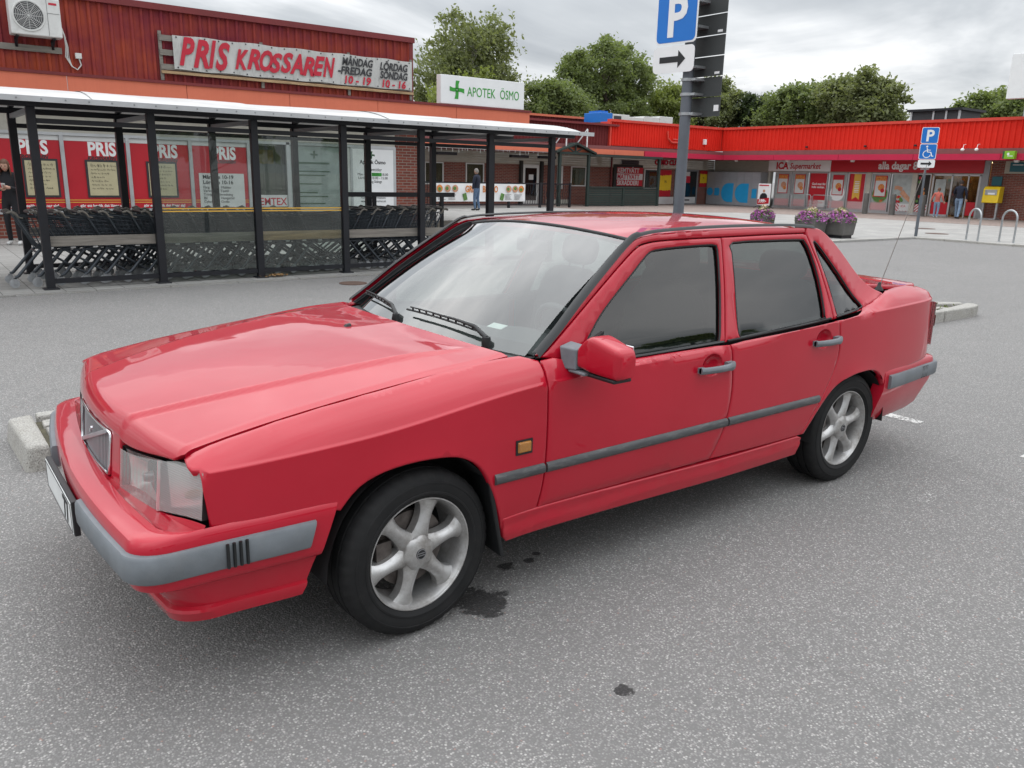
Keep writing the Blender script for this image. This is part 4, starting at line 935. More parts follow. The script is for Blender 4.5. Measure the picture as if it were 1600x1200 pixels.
# ================================================================== cart shelter
SH = thing('cart_shelter', 'black steel cart shelter with glass panels and a curved white roof', 'shelter', (4.4, 9.8, 0))
SX = [0.221 + 1.394 * i for i in range(7)]
SYF, SYB = 8.91, 10.82
glass_mat('shelter_glass', (0.80, 0.84, 0.82), 0.01, 1.5, dirt=0.05, refl=1.15)
def roof_mat():
    m, b = base('shelter_roof')
    co = nd(m, 'ShaderNodeTexCoord').outputs['Object']
    k = rampf(m, noise_t(m, 1.1, 6, 0.7, co, stretch=(0.6, 2.0, 1)), 0.35, 0.7)
    setin(m, b, 'Base Color', mixc(m, mth(m, 'MULTIPLY', k, 0.75), (0.62, 0.62, 0.61, 1), (0.27, 0.245, 0.235, 1)))
    b.inputs['Roughness'].default_value = 0.35
    bump(m, b, noise_t(m, 3, 4, 0.6, co), 0.5, 0.02)
roof_mat()
for x in SX:
    mb = MB(); mb.box(x - 0.05, x + 0.05, SYF - 0.05, SYF + 0.05, 0.02, 2.27); mb.box(x - 0.09, x + 0.09, SYF - 0.09, SYF + 0.09, 0.005, 0.03); mb.build('post', 'black_metal', SH, bevel=0.006)
    mb = MB(); mb.box(x - 0.05, x + 0.05, SYB - 0.05, SYB + 0.05, 0.02, 2.27); mb.box(x - 0.09, x + 0.09, SYB - 0.09, SYB + 0.09, 0.005, 0.03); mb.build('post', 'black_metal', SH, bevel=0.006)
    mb = MB(); pts = [(x, y, 2.27 + 0.20 * math.sin(math.pi * (y - 8.55) / 2.6)) for y in lin(SYF, SYB, 9)]
    for i in range(8): mb.bar(pts[i], pts[i + 1], 0.06, 0.05)
    mb.build('roof_bow', 'black_metal', SH)
    mb = MB(); mb.bar((x, SYF, 2.235), (x, SYB, 2.235), 0.05, 0.06); mb.build('tie', 'alu_grey', SH)
for y, n in ((SYF, 'front'), (SYB, 'rear')):
    mb = MB(); mb.box(-2.5, 9.1, y - 0.045, y + 0.045, 2.272, 2.35); mb.build('eaves_beam', 'black_metal', SH)
    for i in range(6):
        mb = MB(); mb.box(SX[i] + 0.052, SX[i + 1] - 0.052, y - 0.025, y + 0.025, 2.08, 2.14); mb.build('upper_rail', 'black_metal', SH)
        mb = MB(); mb.box(SX[i] + 0.052, SX[i + 1] - 0.052, y - 0.025, y + 0.025, 0.085, 0.145); mb.build('lower_rail', 'black_metal', SH)
for yy in (9.4, 9.87, 10.35):
    mb = MB(); z = 2.25 + 0.20 * math.sin(math.pi * (yy - 8.55) / 2.6); mb.box(-2.5, 9.1, yy - 0.02, yy + 0.02, z - 0.02, z + 0.02); mb.build('purlin', 'black_metal', SH)
# roof sheets: two skins, a little sagged and patched
def rz(x, y): return 2.33 + 0.215 * math.sin(math.pi * max(0, min(1, (y - 8.52) / 2.66))) + 0.012 * noise.noise(Vector((x * 0.9, y * 1.2, 3))) * (1 + 1.4 * sstep((x - 4) / 2))
seg_x = [-2.6, 0.9, 3.0, 5.1, 6.6, 9.25]
for i in range(5):
    mb = MB()
    mb.grid(lambda x, y: Vector((x, y, rz(x, y) + 0.010 * (i % 2))), lin(seg_x[i], seg_x[i + 1] + (0.05 if i < 4 else 0), 16), lin(8.52, 11.18, 17))
    mb.grid(lambda x, y: Vector((x, y, rz(x, y) + 0.010 * (i % 2) - 0.006)), lin(seg_x[i], seg_x[i + 1] + (0.05 if i < 4 else 0), 16), lin(8.52, 11.18, 17))
    mb.build('roof_sheet', 'shelter_roof', SH, 60)
mb = MB(); mb.box(-2.6, 9.24, 8.49, 8.518, 2.31, 2.375); mb.build('roof_edge', 'alu', SH)
mb = MB()
for k in range(44): mb.lathe([(0, -0.006), (0.010, -0.005), (0.012, 0)], (-2.3 + k * 0.26, 8.488, 2.345), 'y', 6)
mb.build('rivets', 'alu_grey', SH)
# front glass: bays 2 to 4 glazed
for i in (1, 2):
    mb = MB(); mb.box(SX[i] + 0.06, SX[i + 1] - 0.06, SYF - 0.006, SYF + 0.006, 0.16, 2.06); gp_ = mb.build('glass_panel', 'shelter_glass', SH)
    for z in (0.985, 1.022):
        mb = MB(); mb.box(SX[i] + 0.06, SX[i + 1] - 0.06, SYF - 0.010, SYF - 0.0075, z, z + 0.016); mb.build('yellow_tape', 'stripe_yellow', gp_)
for i in (3,):
    mb = MB(); mb.box(SX[i] + 0.06, SX[i + 1] - 0.06, SYB - 0.006, SYB + 0.006, 0.16, 2.06); mb.build('glass_panel', 'shelter_glass', SH)
# bumper planks inside
for i in range(6):
    mb = MB(); mb.box(SX[i] + 0.05 if i else 0.26, SX[i + 1] - 0.02, 8.965, 9.0, 0.555, 0.685); mb.build('plank', 'raw_wood' if i in (2,) else 'weathered_wood', SH)
    mb = MB(); mb.box(SX[i] + 0.05, SX[i + 1] - 0.02, 10.73, 10.765, 0.555, 0.685); mb.build('plank', 'weathered_wood', SH)
mb = MB(); mb.box(4.9, 7.2, 10.05, 10.10, 1.16, 1.24); mb.box(5.5, 5.56, 10.05, 10.10, 0.05, 1.16); mb.box(6.9, 6.96, 10.05, 10.10, 0.05, 1.16); mb.build('divider_rail', 'black_metal', SH)
# fallen leaves caught at the foot of a post
pbr('dead_leaf', (0.26, 0.15, 0.06), 0.9, var=0.4, vscale=20)
rgd = random.Random(8); mb = MB()
for k in range(60):
    x, y, a = 3.2 + rgd.gauss(0, 0.09), 8.86 + rgd.gauss(0, 0.04), rgd.uniform(0, 6.3); d = Vector((math.cos(a), math.sin(a), rgd.uniform(-0.4, 0.6))) * 0.025; e = Vector((-math.sin(a), math.cos(a), rgd.uniform(-0.4, 0.4))) * 0.018; p = Vector((x, y, 0.03 + rgd.uniform(0, 0.03))); mb.add([p - d, p - e, p + d, p + e], [(0, 1, 2, 3)])
lf = stuff(mb.build('dead_leaves', 'dead_leaf', fix=False)); lf['label'] = 'brown dead leaves heaped at the foot of a shelter post'; lf['category'] = 'leaves'

# ================================================================== shopping carts
pbr('cart_blue', (0.055, 0.064, 0.075), 0.45, metal=0.35, var=0.25, vscale=12)
pbr('cart_black', (0.018, 0.019, 0.022), 0.5, var=0.2)
pbr('caster_grey', (0.30, 0.31, 0.32), 0.55, var=0.15)
pbr('handle_tan', (0.15, 0.135, 0.115), 0.45, var=0.15)
def make_cart():
    t = thing('shopping_cart', '', 'shopping cart')
    hr, hf = 0.255, 0.195
    # basket corners: rear (handle) at x = 0, nose at x = 0.9
    rt, rbm, ft, fbm = (0.10, 0.93), (0.27, 0.52), (0.90, 0.83), (0.86, 0.56)
    def P(u, v, s):   # u along, v up
        x0 = rbm[0] + (rt[0] - rbm[0]) * v; z0 = rbm[1] + (rt[1] - rbm[1]) * v
        x1 = fbm[0] + (ft[0] - fbm[0]) * v; z1 = fbm[1] + (ft[1] - fbm[1]) * v
        return Vector((x0 + (x1 - x0) * u, s * ((hr - 0.02 * (1 - v)) * (1 - u) + (hf - 0.02 * (1 - v)) * u), z0 + (z1 - z0) * u))
    mb = MB()
    def wire(a, b, r=0.004): mb.tube([a, b], r, 4, cap=False)
    for s in (-1, 1):
        for v in lin(0, 1, 8): wire(P(0, v, s), P(1, v, s), 0.004 if 0 < v < 1 else 0.009)
        for u in lin(0, 1, 13): wire(P(u, 0, s), P(u, 1, s))
    for v in lin(0, 1, 8): wire(P(1, v, -1), P(1, v, 1))
    for k in lin(0, 1, 7): wire(P(1, 0, -1).lerp(P(1, 0, 1), k), P(1, 1, -1).lerp(P(1, 1, 1), k)); wire(P(0, 0, -1).lerp(P(0, 0, 1), k), P(1, 0, -1).lerp(P(1, 0, 1), k))
    for u in lin(0, 1, 7): wire(P(u, 0, -1), P(u, 0, 1))
    for k in lin(0, 1, 7): wire(P(0, 0, -1).lerp(P(0, 0, 1), k), P(0, 1, -1).lerp(P(0, 1, 1), k))
    mb.build('basket', 'cart_blue', t, 60)
    mb = MB()
    for s in (-1, 1):
        mb.tube([(0.30, s * 0.225, 0.49), (0.27, s * 0.23, 0.46), (0.02, s * 0.25, 0.17), (-0.02, s * 0.25, 0.15)], 0.021, 7)
        mb.tube([(0.28, s * 0.225, 0.48), (0.45, s * 0.20, 0.475), (0.84, s * 0.17, 0.52)], 0.014, 6)
        mb.tube([(0.36, s * 0.21, 0.47), (0.80, s * 0.16, 0.17), (0.84, s * 0.16, 0.15)], 0.015, 7)
        mb.tube([(0.30, s * 0.225, 0.50), (0.07, s * 0.262, 0.95)], 0.013, 6)
    mb.tube([(0.26, -0.225, 0.465), (0.26, 0.225, 0.465)], 0.013, 6); mb.tube([(0.82, -0.17, 0.17), (0.82, 0.17, 0.17)], 0.012, 6)
    mb.build('chassis', 'cart_blue', t, 60)
    mb = MB(); mb.tube([(-0.02, -0.27, 0.965), (-0.03, -0.2, 0.97), (-0.03, 0.2, 0.97), (-0.02, 0.27, 0.965)], 0.017, 8); mb.build('handle_bar', 'cart_black', t, 60)
    for s in (-1, 1):
        mb = MB(); mb.tube([(-0.03, s * 0.262, 0.968), (0.03, s * 0.268, 0.985), (0.075, s * 0.268, 0.955), (0.10, s * 0.262, 0.91), (0.15, s * 0.26, 0.90)], [0.014, 0.017, 0.016, 0.013, 0.010], 7); mb.build('handle_end', 'handle_tan', t, 60)
    for (x, y) in ((-0.02, -0.25), (-0.02, 0.25), (0.84, -0.16), (0.84, 0.16)):
        mb = MB(); mb.box(x - 0.022, x + 0.022, y - 0.022, y - 0.017, 0.06, 0.15); mb.box(x - 0.022, x + 0.022, y + 0.017, y + 0.022, 0.06, 0.15); mb.box(x - 0.025, x + 0.025, y - 0.022, y + 0.022, 0.135, 0.15)
        cs = mb.build('caster', 'alu_grey', t)
        mb = MB(); mb.lathe([(0.0, -0.014), (0.040, -0.014), (0.058, -0.011), (0.060, 0.0), (0.058, 0.011), (0.040, 0.014), (0.0, 0.014)], (x - 0.012, y, 0.075), 'y', 16); mb.build('caster_wheel', 'caster_grey', cs, 40)
    mb = MB(); mb.box(0.40, 0.46, -0.245, -0.238, 0.505, 0.525); mb.build('tag', 'sign_white', t)
    return t
cart0 = make_cart()
nested = [('dark nested shopping cart in the front row, handle towards the woman in black', 'front row carts, open end'),
          ('dark nested shopping cart in the rear row, handle towards the woman in black', 'rear row carts, open end'),
          ('dark nested shopping cart in the front row, handle towards the brick pillar', 'front row carts, pharmacy end'),
          ('dark nested shopping cart in the rear row, handle towards the brick pillar', 'rear row carts, pharmacy end')]
rgc = random.Random(12); first = True
ORD = ['first', 'second', 'third', 'fourth', 'fifth', 'sixth', 'seventh', 'eighth', 'ninth', 'tenth', 'eleventh', 'twelfth', 'thirteenth', 'fourteenth', 'fifteenth']
def place_cart(x, y, rz_, li, k):
    global first
    o = cart0 if first else copy_tree(cart0)
    first = False
    o.location = (x, y, 0.012); o.rotation_euler = (0, 0, rz_)
    o['group'] = nested[li][1]
    o['label'] = '%s dark shopping cart of the %s row, counted in from the %s' % (ORD[k], 'rear' if li % 2 else 'front', 'brick pillar end' if li > 1 else 'woman in black')
for r_, y in ((0, 9.34), (1, 10.12)):
    for k in range(15 if r_ == 0 else 14):
        place_cart(-0.13 + r_ * 0.45 + k * 0.268 + rgc.uniform(-0.015, 0.015), y + rgc.uniform(-0.012, 0.012), rgc.uniform(-0.02, 0.02), r_, k)
for r_, y in ((0, 9.36), (1, 10.12)):
    for k in range(7):
        place_cart(6.42 + r_ * 0.35 - k * 0.262 + rgc.uniform(-0.015, 0.015), y + rgc.uniform(-0.012, 0.012), math.pi + rgc.uniform(-0.02, 0.02), 2 + r_, k)
# ================================================================== street furniture
pbr('pole_grey', (0.115, 0.130, 0.150), 0.5, metal=0.2, var=0.12, vscale=4, dirt=0.2)
pbr('galvanised', (0.42, 0.44, 0.45), 0.42, metal=0.75, var=0.15, vscale=10)
pbr('sign_back', (0.045, 0.050, 0.050), 0.6, var=0.15)
pbr('concrete_dark', (0.12, 0.115, 0.108), 0.9, var=0.2, vscale=5, dirt=0.3, bumpk=0.3)
def sign_P(par, c, w, h, right, up, out, mat='blue_sign', letter='P', ls=0.8):
    """square plate with white border: c = middle, right/up/out unit vectors"""
    r_, u, n = Vector(right), Vector(up), Vector(out); c = Vector(c)
    def plate(k, d0, d1, m, name):
        mb_ = MB(); P = []
        a, b_ = w / 2 - k, h / 2 - k; q = 0.04
        for cx, cy, t0 in ((a - q, b_ - q, 0), (-a + q, b_ - q, math.pi / 2), (-a + q, -b_ + q, math.pi), (a - q, -b_ + q, 3 * math.pi / 2)):
            for t in lin(t0, t0 + math.pi / 2, 5): P.append((cx + q * math.cos(t), cy + q * math.sin(t)))
        k_ = len(P)
        for d in (d0, d1):
            for (x, y) in P: mb_.v.append(tuple(c + r_ * x + u * y + n * d))
        mb_.f.append(tuple(range(k_))); mb_.f.append(tuple(k_ + i for i in reversed(range(k_)))); mb_.m += [0, 0]
        for i in range(k_): j = (i + 1) % k_; mb_.f.append((i, k_ + i, k_ + j, j)); mb_.m.append(0)
        return mb_.build(name, m, par)
    pl_ = plate(0, 0.0, 0.004, 'sign_white', 'sign_plate')
    if mat: plate(0.014, 0.0045, 0.006, mat, 'sign_face')
    if letter:
        text('letter', letter, h * ls * 1.25, 'sign_white', par, c - u * h * ls * 0.44 + n * 0.008 - r_ * w * 0.0, right, up, bold=0.012, align='CENTER', depth=0.002, sx=0.92)
    return pl_
def arrow(par, c, w, right, up, out):
    r_, u, n = Vector(right), Vector(up), Vector(out); c = Vector(c)
    P = [(-0.5, -0.09), (0.22, -0.09), (0.22, -0.26), (0.5, 0.0), (0.22, 0.26), (0.22, 0.09), (-0.5, 0.09)]
    mb_ = MB(); k_ = len(P)
    for d in (0.005, 0.008):
        for x, y in P: mb_.v.append(tuple(c + r_ * x * w + u * y * w + n * d))
    mb_.f.append(tuple(range(k_))); mb_.f.append(tuple(k_ + i for i in reversed(range(k_)))); mb_.m += [0, 0]
    for i in range(k_): j = (i + 1) % k_; mb_.f.append((i, k_ + i, k_ + j, j)); mb_.m.append(0)
    mb_.build('arrow', 'ink_black2', par)
pbr('ink_black2', (0.012, 0.012, 0.014), 0.55, var=0.1)
pp = thing('parking_post', 'grey steel post behind the car carrying a blue parking sign and arrow plate', 'sign post', (4.34, 1.95, 0.1))
mb = MB(); mb.tube([(4.34, 1.95, 0.08), (4.34, 1.95, 2.0), (4.335, 1.95, 4.6)], [0.049, 0.047, 0.044], 24); mb.lathe([(0.10, 0.0), (0.10, 0.02), (0.065, 0.06), (0.049, 0.07)], (4.34, 1.95, 0.125), 'z', 24); mb.build('pole', 'pole_grey', pp, 50)
rv, uv, ov = (0.10, -0.995, 0), (0, 0, 1), (-0.995, -0.10, 0)
sign_P(pp, (4.245, 2.035, 2.93), 0.43, 0.44, rv, uv, ov, ls=0.80)
sign_P(pp, (4.245, 2.045, 2.585), 0.43, 0.215, rv, uv, ov, None, None); arrow(pp, (4.245, 2.055, 2.585), 0.27, rv, uv, ov)
for z in (2.30, 2.42, 2.14, 2.52, 2.84, 3.04):
    mb = MB(); mb.lathe([(0.047, -0.012), (0.054, -0.012), (0.054, 0.012), (0.047, 0.012)], (4.34, 1.95, z), 'z', 24); mb.box(4.34 - 0.02, 4.45, 1.95 - 0.10, 1.95 + 0.06, z - 0.01, z + 0.01); mb.build('clamp', 'galvanised', pp, 40)
for k in range(6):
    z0 = 2.115 + k * 0.165
    mb = MB(); mb.box(4.442, 4.450, 1.665, 2.055, z0 + 0.003, z0 + 0.160); mb.box(4.430, 4.442, 1.665, 2.055, z0 + 0.003, z0 + 0.015); mb.build('sign_back_panel', 'sign_back', pp)
for z, y in ((2.16, 1.70), (2.45, 1.72), (2.78, 1.72)):
    mb = MB(); mb.box(4.436, 4.441, y - 0.025, y + 0.025, z, z + 0.05 if z < 2.2 else z + 0.03); mb.build('sticker', 'sign_white', pp)
# disabled parking sign
ds = thing('disabled_parking_sign', 'slim grey post with blue parking and wheelchair signs above an arrow plate', 'sign post', (23.53, 9.52, 0.05))
mb = MB(); mb.tube([(23.53, 9.52, 0.03), (23.53, 9.52, 3.2)], 0.032, 12); mb.tube([(23.53, 9.52, 0.03), (23.53, 9.52, 1.25)], 0.045, 12); mb.build('pole', 'pole_grey', ds, 50)
v = Vector((-0.90, -0.43, 0)).normalized(); rr = Vector((0.43, -0.90, 0)).normalized()
c0 = Vector((23.53, 9.52, 0)) + v * 0.04
sign_P(ds, c0 + Vector((0, 0, 2.99)), 0.46, 0.46, rr, (0, 0, 1), v, ls=0.78)
sign_P(ds, c0 + Vector((0, 0, 2.53)), 0.46, 0.44, rr, (0, 0, 1), v, letter=None)
mb = MB()
def wc(x, z, d=0.009): return c0 + rr * x + Vector((0, 0, 2.53 + z)) + v * d
mb.tube([wc(-0.02 + 0.10 * math.cos(t), -0.07 + 0.10 * math.sin(t)) for t in lin(R(100), R(350), 14)], 0.012, 5); mb.tube([wc(-0.03, 0.10), wc(-0.01, -0.01), wc(0.08, -0.02), wc(0.12, -0.13), wc(0.16, -0.13)], 0.016, 5); mb.tube([wc(-0.02, 0.05), wc(0.07, 0.04)], 0.010, 5)
mb.v = [tuple(Vector(p) - v * ((Vector(p) - c0).dot(v) - 0.008) * 0.8) for p in mb.v]
mb.build('wheelchair_symbol', 'sign_white', ds)
mb = MB()
hc = wc(-0.035, 0.145)
mb.v = [tuple(hc + rr * 0.028 * math.cos(t) + Vector((0, 0, 0.028 * math.sin(t)))) for t in lin(0, 2 * math.pi * 15 / 16, 16)]; mb.f = [tuple(range(16))]; mb.m = [0]; mb.build('symbol_head', 'sign_white', ds)
sign_P(ds, c0 + Vector((0, 0, 2.185)), 0.46, 0.23, rr, (0, 0, 1), v, None, None); arrow(ds, c0 + Vector((0, 0, 2.185)), 0.30, rr, (0, 0, 1), v)
# bicycle hoops
for i, ((x0, y0), (x1, y1)) in enumerate((((23.62, 8.08), (23.40, 7.66)), ((23.86, 7.28), (23.72, 6.84)))):
    a, b_ = Vector((x0, y0, 0.03)), Vector((x1, y1, 0.03)); mb = MB(); L = (b_ - a).length / 2; m_ = (a + b_) / 2; d = (b_ - a).normalized()
    pts = [a, a + Vector((0, 0, 0.66))] + [m_ - d * L * math.cos(t) + Vector((0, 0, 0.68 + L * math.sin(t))) for t in lin(0.15, math.pi - 0.15, 12)] + [b_ + Vector((0, 0, 0.66)), b_]
    mb.tube(pts, 0.026, 10); h = mb.build('hoop', 'galvanised', None, 60)
    t = thing('bicycle_stand', ('galvanised bicycle hoop standing nearest the disabled parking sign', 'galvanised bicycle hoop standing nearest the yellow post box')[i], 'bicycle stand', (m_.x, m_.y, 0.05)); put(h, t)
    for p in (a, b_):
        mb = MB(); mb.lathe([(0.05, 0.03), (0.05, 0.034), (0.026, 0.04)], (p.x, p.y, 0.025), 'z', 12); mb.build('foot_ring', 'galvanised', t, 40)
# bollards
for i, (x, y) in enumerate(((38.55, 19.95), (38.8, 18.65), (39.2, 17.35))):
    mb = MB(); mb.lathe([(0.14, 0.0), (0.125, 0.5), (0.11, 0.98), (0.10, 1.02), (0.0, 1.04)], (x, y, 0.055), 'z', 16); tag(mb.build('bollard', 'concrete_dark', None, 40), ('grey bollard before the yellow ribbon window', 'grey bollard before the hand picture window', 'grey bollard beside the lit entrance doors')[i], 'bollard', None)
# hoop railing before the windows
rl = thing('hoop_railing', 'galvanised hoop railing along the supermarket poster windows', 'railing', (39.7, 24.7, 0.05))
for k in range(3):
    y1, y0 = 26.3 - k * 1.25, 26.3 - k * 1.25 - 1.15
    mb = MB(); mb.tube([(39.7, y1, 0.05), (39.7, y1, 0.80), (39.7, y1 - 0.08, 0.88), (39.7, y0 + 0.08, 0.88), (39.7, y0, 0.80), (39.7, y0, 0.05)], 0.024, 8); mb.tube([(39.7, y1, 0.35), (39.7, y0, 0.35)], 0.016, 6); mb.build('hoop', 'galvanised', rl, 60)
# post box
pb = thing('post_box', 'yellow wall post box on grey legs against the brick wall', 'post box', (39.85, 14.5, 0.05))
mb = MB(); mb.prism([(39.62, 0.82), (40.12, 0.82), (40.12, 1.56), (39.80, 1.56), (39.66, 1.44)], 14.12, 14.84, 'y'); mb.build('box', 'yellow', pb, bevel=0.02)
mb = MB(); mb.box(39.625, 39.635, 14.22, 14.74, 1.18, 1.42); mb.build('slot_plate', 'galvanised', pb); mb = MB(); mb.box(39.615, 39.624, 14.30, 14.60, 1.20, 1.28); mb.build('label_plate', 'sign_white', pb)
for y in (14.18, 14.78):
    mb = MB(); mb.box(39.72, 39.84, y - 0.04, y + 0.04, 0.05, 0.82); mb.build('leg', 'galvanised', pb)
mb = MB(); mb.box(39.60, 40.1, 14.10, 14.86, 0.05, 0.12); mb.build('base', 'galvanised', pb)
# pavement sign
av = thing('pavement_sign', 'white pavement poster stand with a red price panel before the lockers', 'pavement sign', (38.4, 26.0, 0.06))
mb = MB(); mb.box(38.30, 38.36, 25.58, 26.42, 0.22, 1.42); mb.build('panel', 'sign_white', av, bevel=0.02)
mb = MB(); mb.prism([(25.62, 0.34), (26.38, 0.27), (26.40, 0.55), (25.62, 0.66)], 38.285, 38.295, 'x'); mb.build('price_field', 'ica_red', av)
text('lettering', '199:-', 0.26, 'sign_white', av, (38.28, 26.33, 0.36), (0, -1, 0.08), (0, 0, 1), bold=0.012, shear=0.2)
mb = MB(); mb.prism([(25.74, 0.62), (26.26, 0.58), (26.22, 0.80), (26.10, 0.90), (25.90, 0.90), (25.78, 0.80)], 38.286, 38.294, 'x'); mb.build('torso_picture', 'ink_black2', av)
mb = MB(); mb.lathe([(0, -0.003), (0.075, -0.003), (0.08, 0)], (38.29, 26.0, 1.02), 'x', 14); mb.build('face_picture', 'skin_photo', av)
mb = MB(); mb.box(38.286, 38.294, 25.70, 26.34, 1.30, 1.36); mb.build('print_line', 'ink_red', av)
mb = MB()
for s in (-1, 1): mb.tube([(38.33, 26.0 + s * 0.28, 0.24), (38.05, 26.0 + s * 0.45, 0.07)], 0.015, 6); mb.tube([(38.33, 26.0 + s * 0.28, 0.24), (38.62, 26.0 + s * 0.45, 0.07)], 0.015, 6)
mb.build('feet', 'black_metal', av)
ov_ = thing('oval_sign', 'small white round-topped pavement sign before the hairdresser', 'pavement sign', (36.2, 30.4, 0.06))
mb = MB(); mb.prism([(36.0, 0.12)] + [(36.28 + 0.28 * math.cos(t), 0.72 + 0.28 * math.sin(t)) for t in lin(math.pi, 0, 12)] + [(36.56, 0.12)], 30.36, 30.40, 'y'); mb.build('panel', 'sign_white', ov_)
mb = MB(); mb.tube([(36.0, 30.38, 0.06), (36.0, 30.38, 0.72)] + [(36.28 - 0.28 * math.cos(t), 30.38, 0.72 + 0.28 * math.sin(t)) for t in lin(0.1, math.pi - 0.1, 10)] + [(36.56, 30.38, 0.72), (36.56, 30.38, 0.06)], 0.03, 6); mb.build('frame', 'black_metal', ov_, 60)
mb = MB(); mb.lathe([(0, -0.003), (0.10, -0.003), (0.11, 0)], (36.28, 30.355, 0.55), 'y', 12); mb.build('print', 'ink_black2', ov_)
# planters with flowers
def leafcard(mb, p, d, s, rg_, mi=0):
    a = Vector((rg_.gauss(0, 1), rg_.gauss(0, 1), rg_.gauss(0, 0.7))).normalized(); b = a.cross(Vector((rg_.gauss(0, 1), rg_.gauss(0, 1), rg_.gauss(0, 1)))).normalized()
    a *= s; b *= s * 0.55; p = Vector(p); mb.add([p - a, p - b, p + a, p + b], [(0, 1, 2, 3)], mi)
pbr('petal_purple', (0.50, 0.15, 0.45), 0.7, var=0.4, vscale=30); pbr('petal_cream', (0.75, 0.60, 0.42), 0.7, var=0.2, vscale=30); pbr('leaf_lime', (0.16, 0.24, 0.03), 0.7, var=0.35, vscale=20); pbr('leaf_dark', (0.05, 0.08, 0.025), 0.7, var=0.4, vscale=20); pbr('leaf_grey', (0.20, 0.24, 0.18), 0.8, var=0.3, vscale=20)
for i, (x, y, sc) in enumerate(((20.30, 10.10, 0.76), (19.55, 10.55, 0.76), (18.95, 11.75, 0.6))):
    pt = thing('flower_planter', ('dark concrete planter with purple and cream flowers nearest the disabled parking sign', 'middle dark concrete planter of purple and cream flowers beyond the car roof', 'dark concrete planter with cream flowers nearest the pavement poster stand')[i], 'planter', (x, y, 0))
    gz = 0.0 if i == 0 and x < 18 else PZ
    w = 0.44 * sc
    mb = MB(); mb.hexa([(x - w * 0.86, y - w * 0.86, gz + 0.08), (x + w * 0.86, y - w * 0.86, gz + 0.08), (x + w * 0.86, y + w * 0.86, gz + 0.08), (x - w * 0.86, y + w * 0.86, gz + 0.08), (x - w, y - w, gz + 0.56), (x + w, y - w, gz + 0.56), (x + w, y + w, gz + 0.56), (x - w, y + w, gz + 0.56)]); mb.build('tub', 'concrete_dark', pt, bevel=0.025)
    mb = MB(); mb.box(x - 0.25, x + 0.25, y - 0.25, y + 0.25, gz + 0.0, gz + 0.08); mb.build('foot', 'black_metal', pt)
    rgp = random.Random(30 + i); mb = MB()
    for k in range(1500):
        a, r_ = rgp.uniform(0, 6.283), math.sqrt(rgp.random()) * 1.12
        px, py = r_ * math.cos(a) * w * 1.15, r_ * math.sin(a) * w * 1.15
        hgt = gz + 0.55 + rgp.random() * (0.34 - 0.24 * r_) - (0.16 * rgp.random() if r_ > 0.95 else 0)
        m_ = rgp.random(); mi = 3
        if r_ > 0.5 and m_ < 0.55: mi = 0
        elif r_ < 0.55 and hgt > gz + 0.68 and m_ < 0.5: mi = 1
        elif m_ < 0.75: mi = 2
        elif r_ > 0.9: mi = 4
        leafcard(mb, (x + px, y + py, hgt), None, rgp.uniform(0.02, 0.045), rgp, mi)
    stuff(mb.build('flowers', ['petal_purple', 'petal_cream', 'leaf_lime', 'leaf_dark', 'leaf_grey'], pt, fix=False))
# lamp post far behind the camera: it mirrors in the car's side windows
lp = thing('lamp_post', 'double armed lamp post across the car park', 'lamp post', (14, -20, 0))
mb = MB(); mb.tube([(14, -20, 0), (14, -20, 7.5)], [0.09, 0.06], 10); mb.tube([(14, -20, 7.4), (13.6, -20, 8.0), (12.4, -20, 8.3)], 0.04, 8); mb.tube([(14, -20, 7.4), (14.4, -20, 8.0), (15.6, -20, 8.3)], 0.04, 8); mb.build('pole', 'pole_grey', lp, 50)
for s in (-1, 1):
    mb = MB(); mb.box(14 + s * 1.5, 14 + s * 2.2, -20.12, -19.88, 8.24, 8.36); mb.build('lamp_head', 'pole_grey', lp, bevel=0.03)
# weeds in the joints of the island
rgw = random.Random(77); mb = MB()
pbr('weed', (0.16, 0.20, 0.04), 0.8, var=0.4, vscale=30)
for k in range(170):
    if k % 3: x, y = rgw.uniform(8.2, 9.1), IY(8.6) + rgw.choice([0.62, 0.60, 0.3, 0.13]) + rgw.gauss(0, 0.02)
    else: x, y = rgw.uniform(-0.66, 0.2), IY(-0.4) + rgw.choice([0.12, 0.61]) + rgw.gauss(0, 0.01)
    leafcard(mb, (x, y, IH - 0.01 + rgw.uniform(0, 0.035)), None, rgw.uniform(0.012, 0.03), rgw)
wd = stuff(mb.build('weeds', 'weed', fix=False)); wd['label'] = 'yellow green weeds in the sett joints of the kerb island'; wd['category'] = 'weeds'
# ================================================================== people
for nm, col in (('cloth_black', (0.012, 0.012, 0.015)), ('cloth_navy', (0.012, 0.016, 0.032)), ('cloth_jeans', (0.10, 0.16, 0.26)), ('cloth_paleblue', (0.19, 0.27, 0.38)), ('cloth_coral', (0.50, 0.13, 0.10)), ('cloth_darkjeans', (0.03, 0.035, 0.05))): pbr(nm, col, 0.9, var=0.25, vscale=14, bumpk=0.5, bscale=18)
pbr('skin', (0.50, 0.29, 0.21), 0.6, var=0.08); pbr('hair_brown', (0.11, 0.050, 0.025), 0.6, var=0.3, vscale=30, stretch=(8, 8, 1)); pbr('hair_grey', (0.22, 0.20, 0.18), 0.7, var=0.3, vscale=30); pbr('hair_dark', (0.03, 0.02, 0.015), 0.7, var=0.3, vscale=30); pbr('shoe_dark', (0.02, 0.02, 0.02), 0.6); pbr('shoe_white', (0.55, 0.55, 0.54), 0.6)
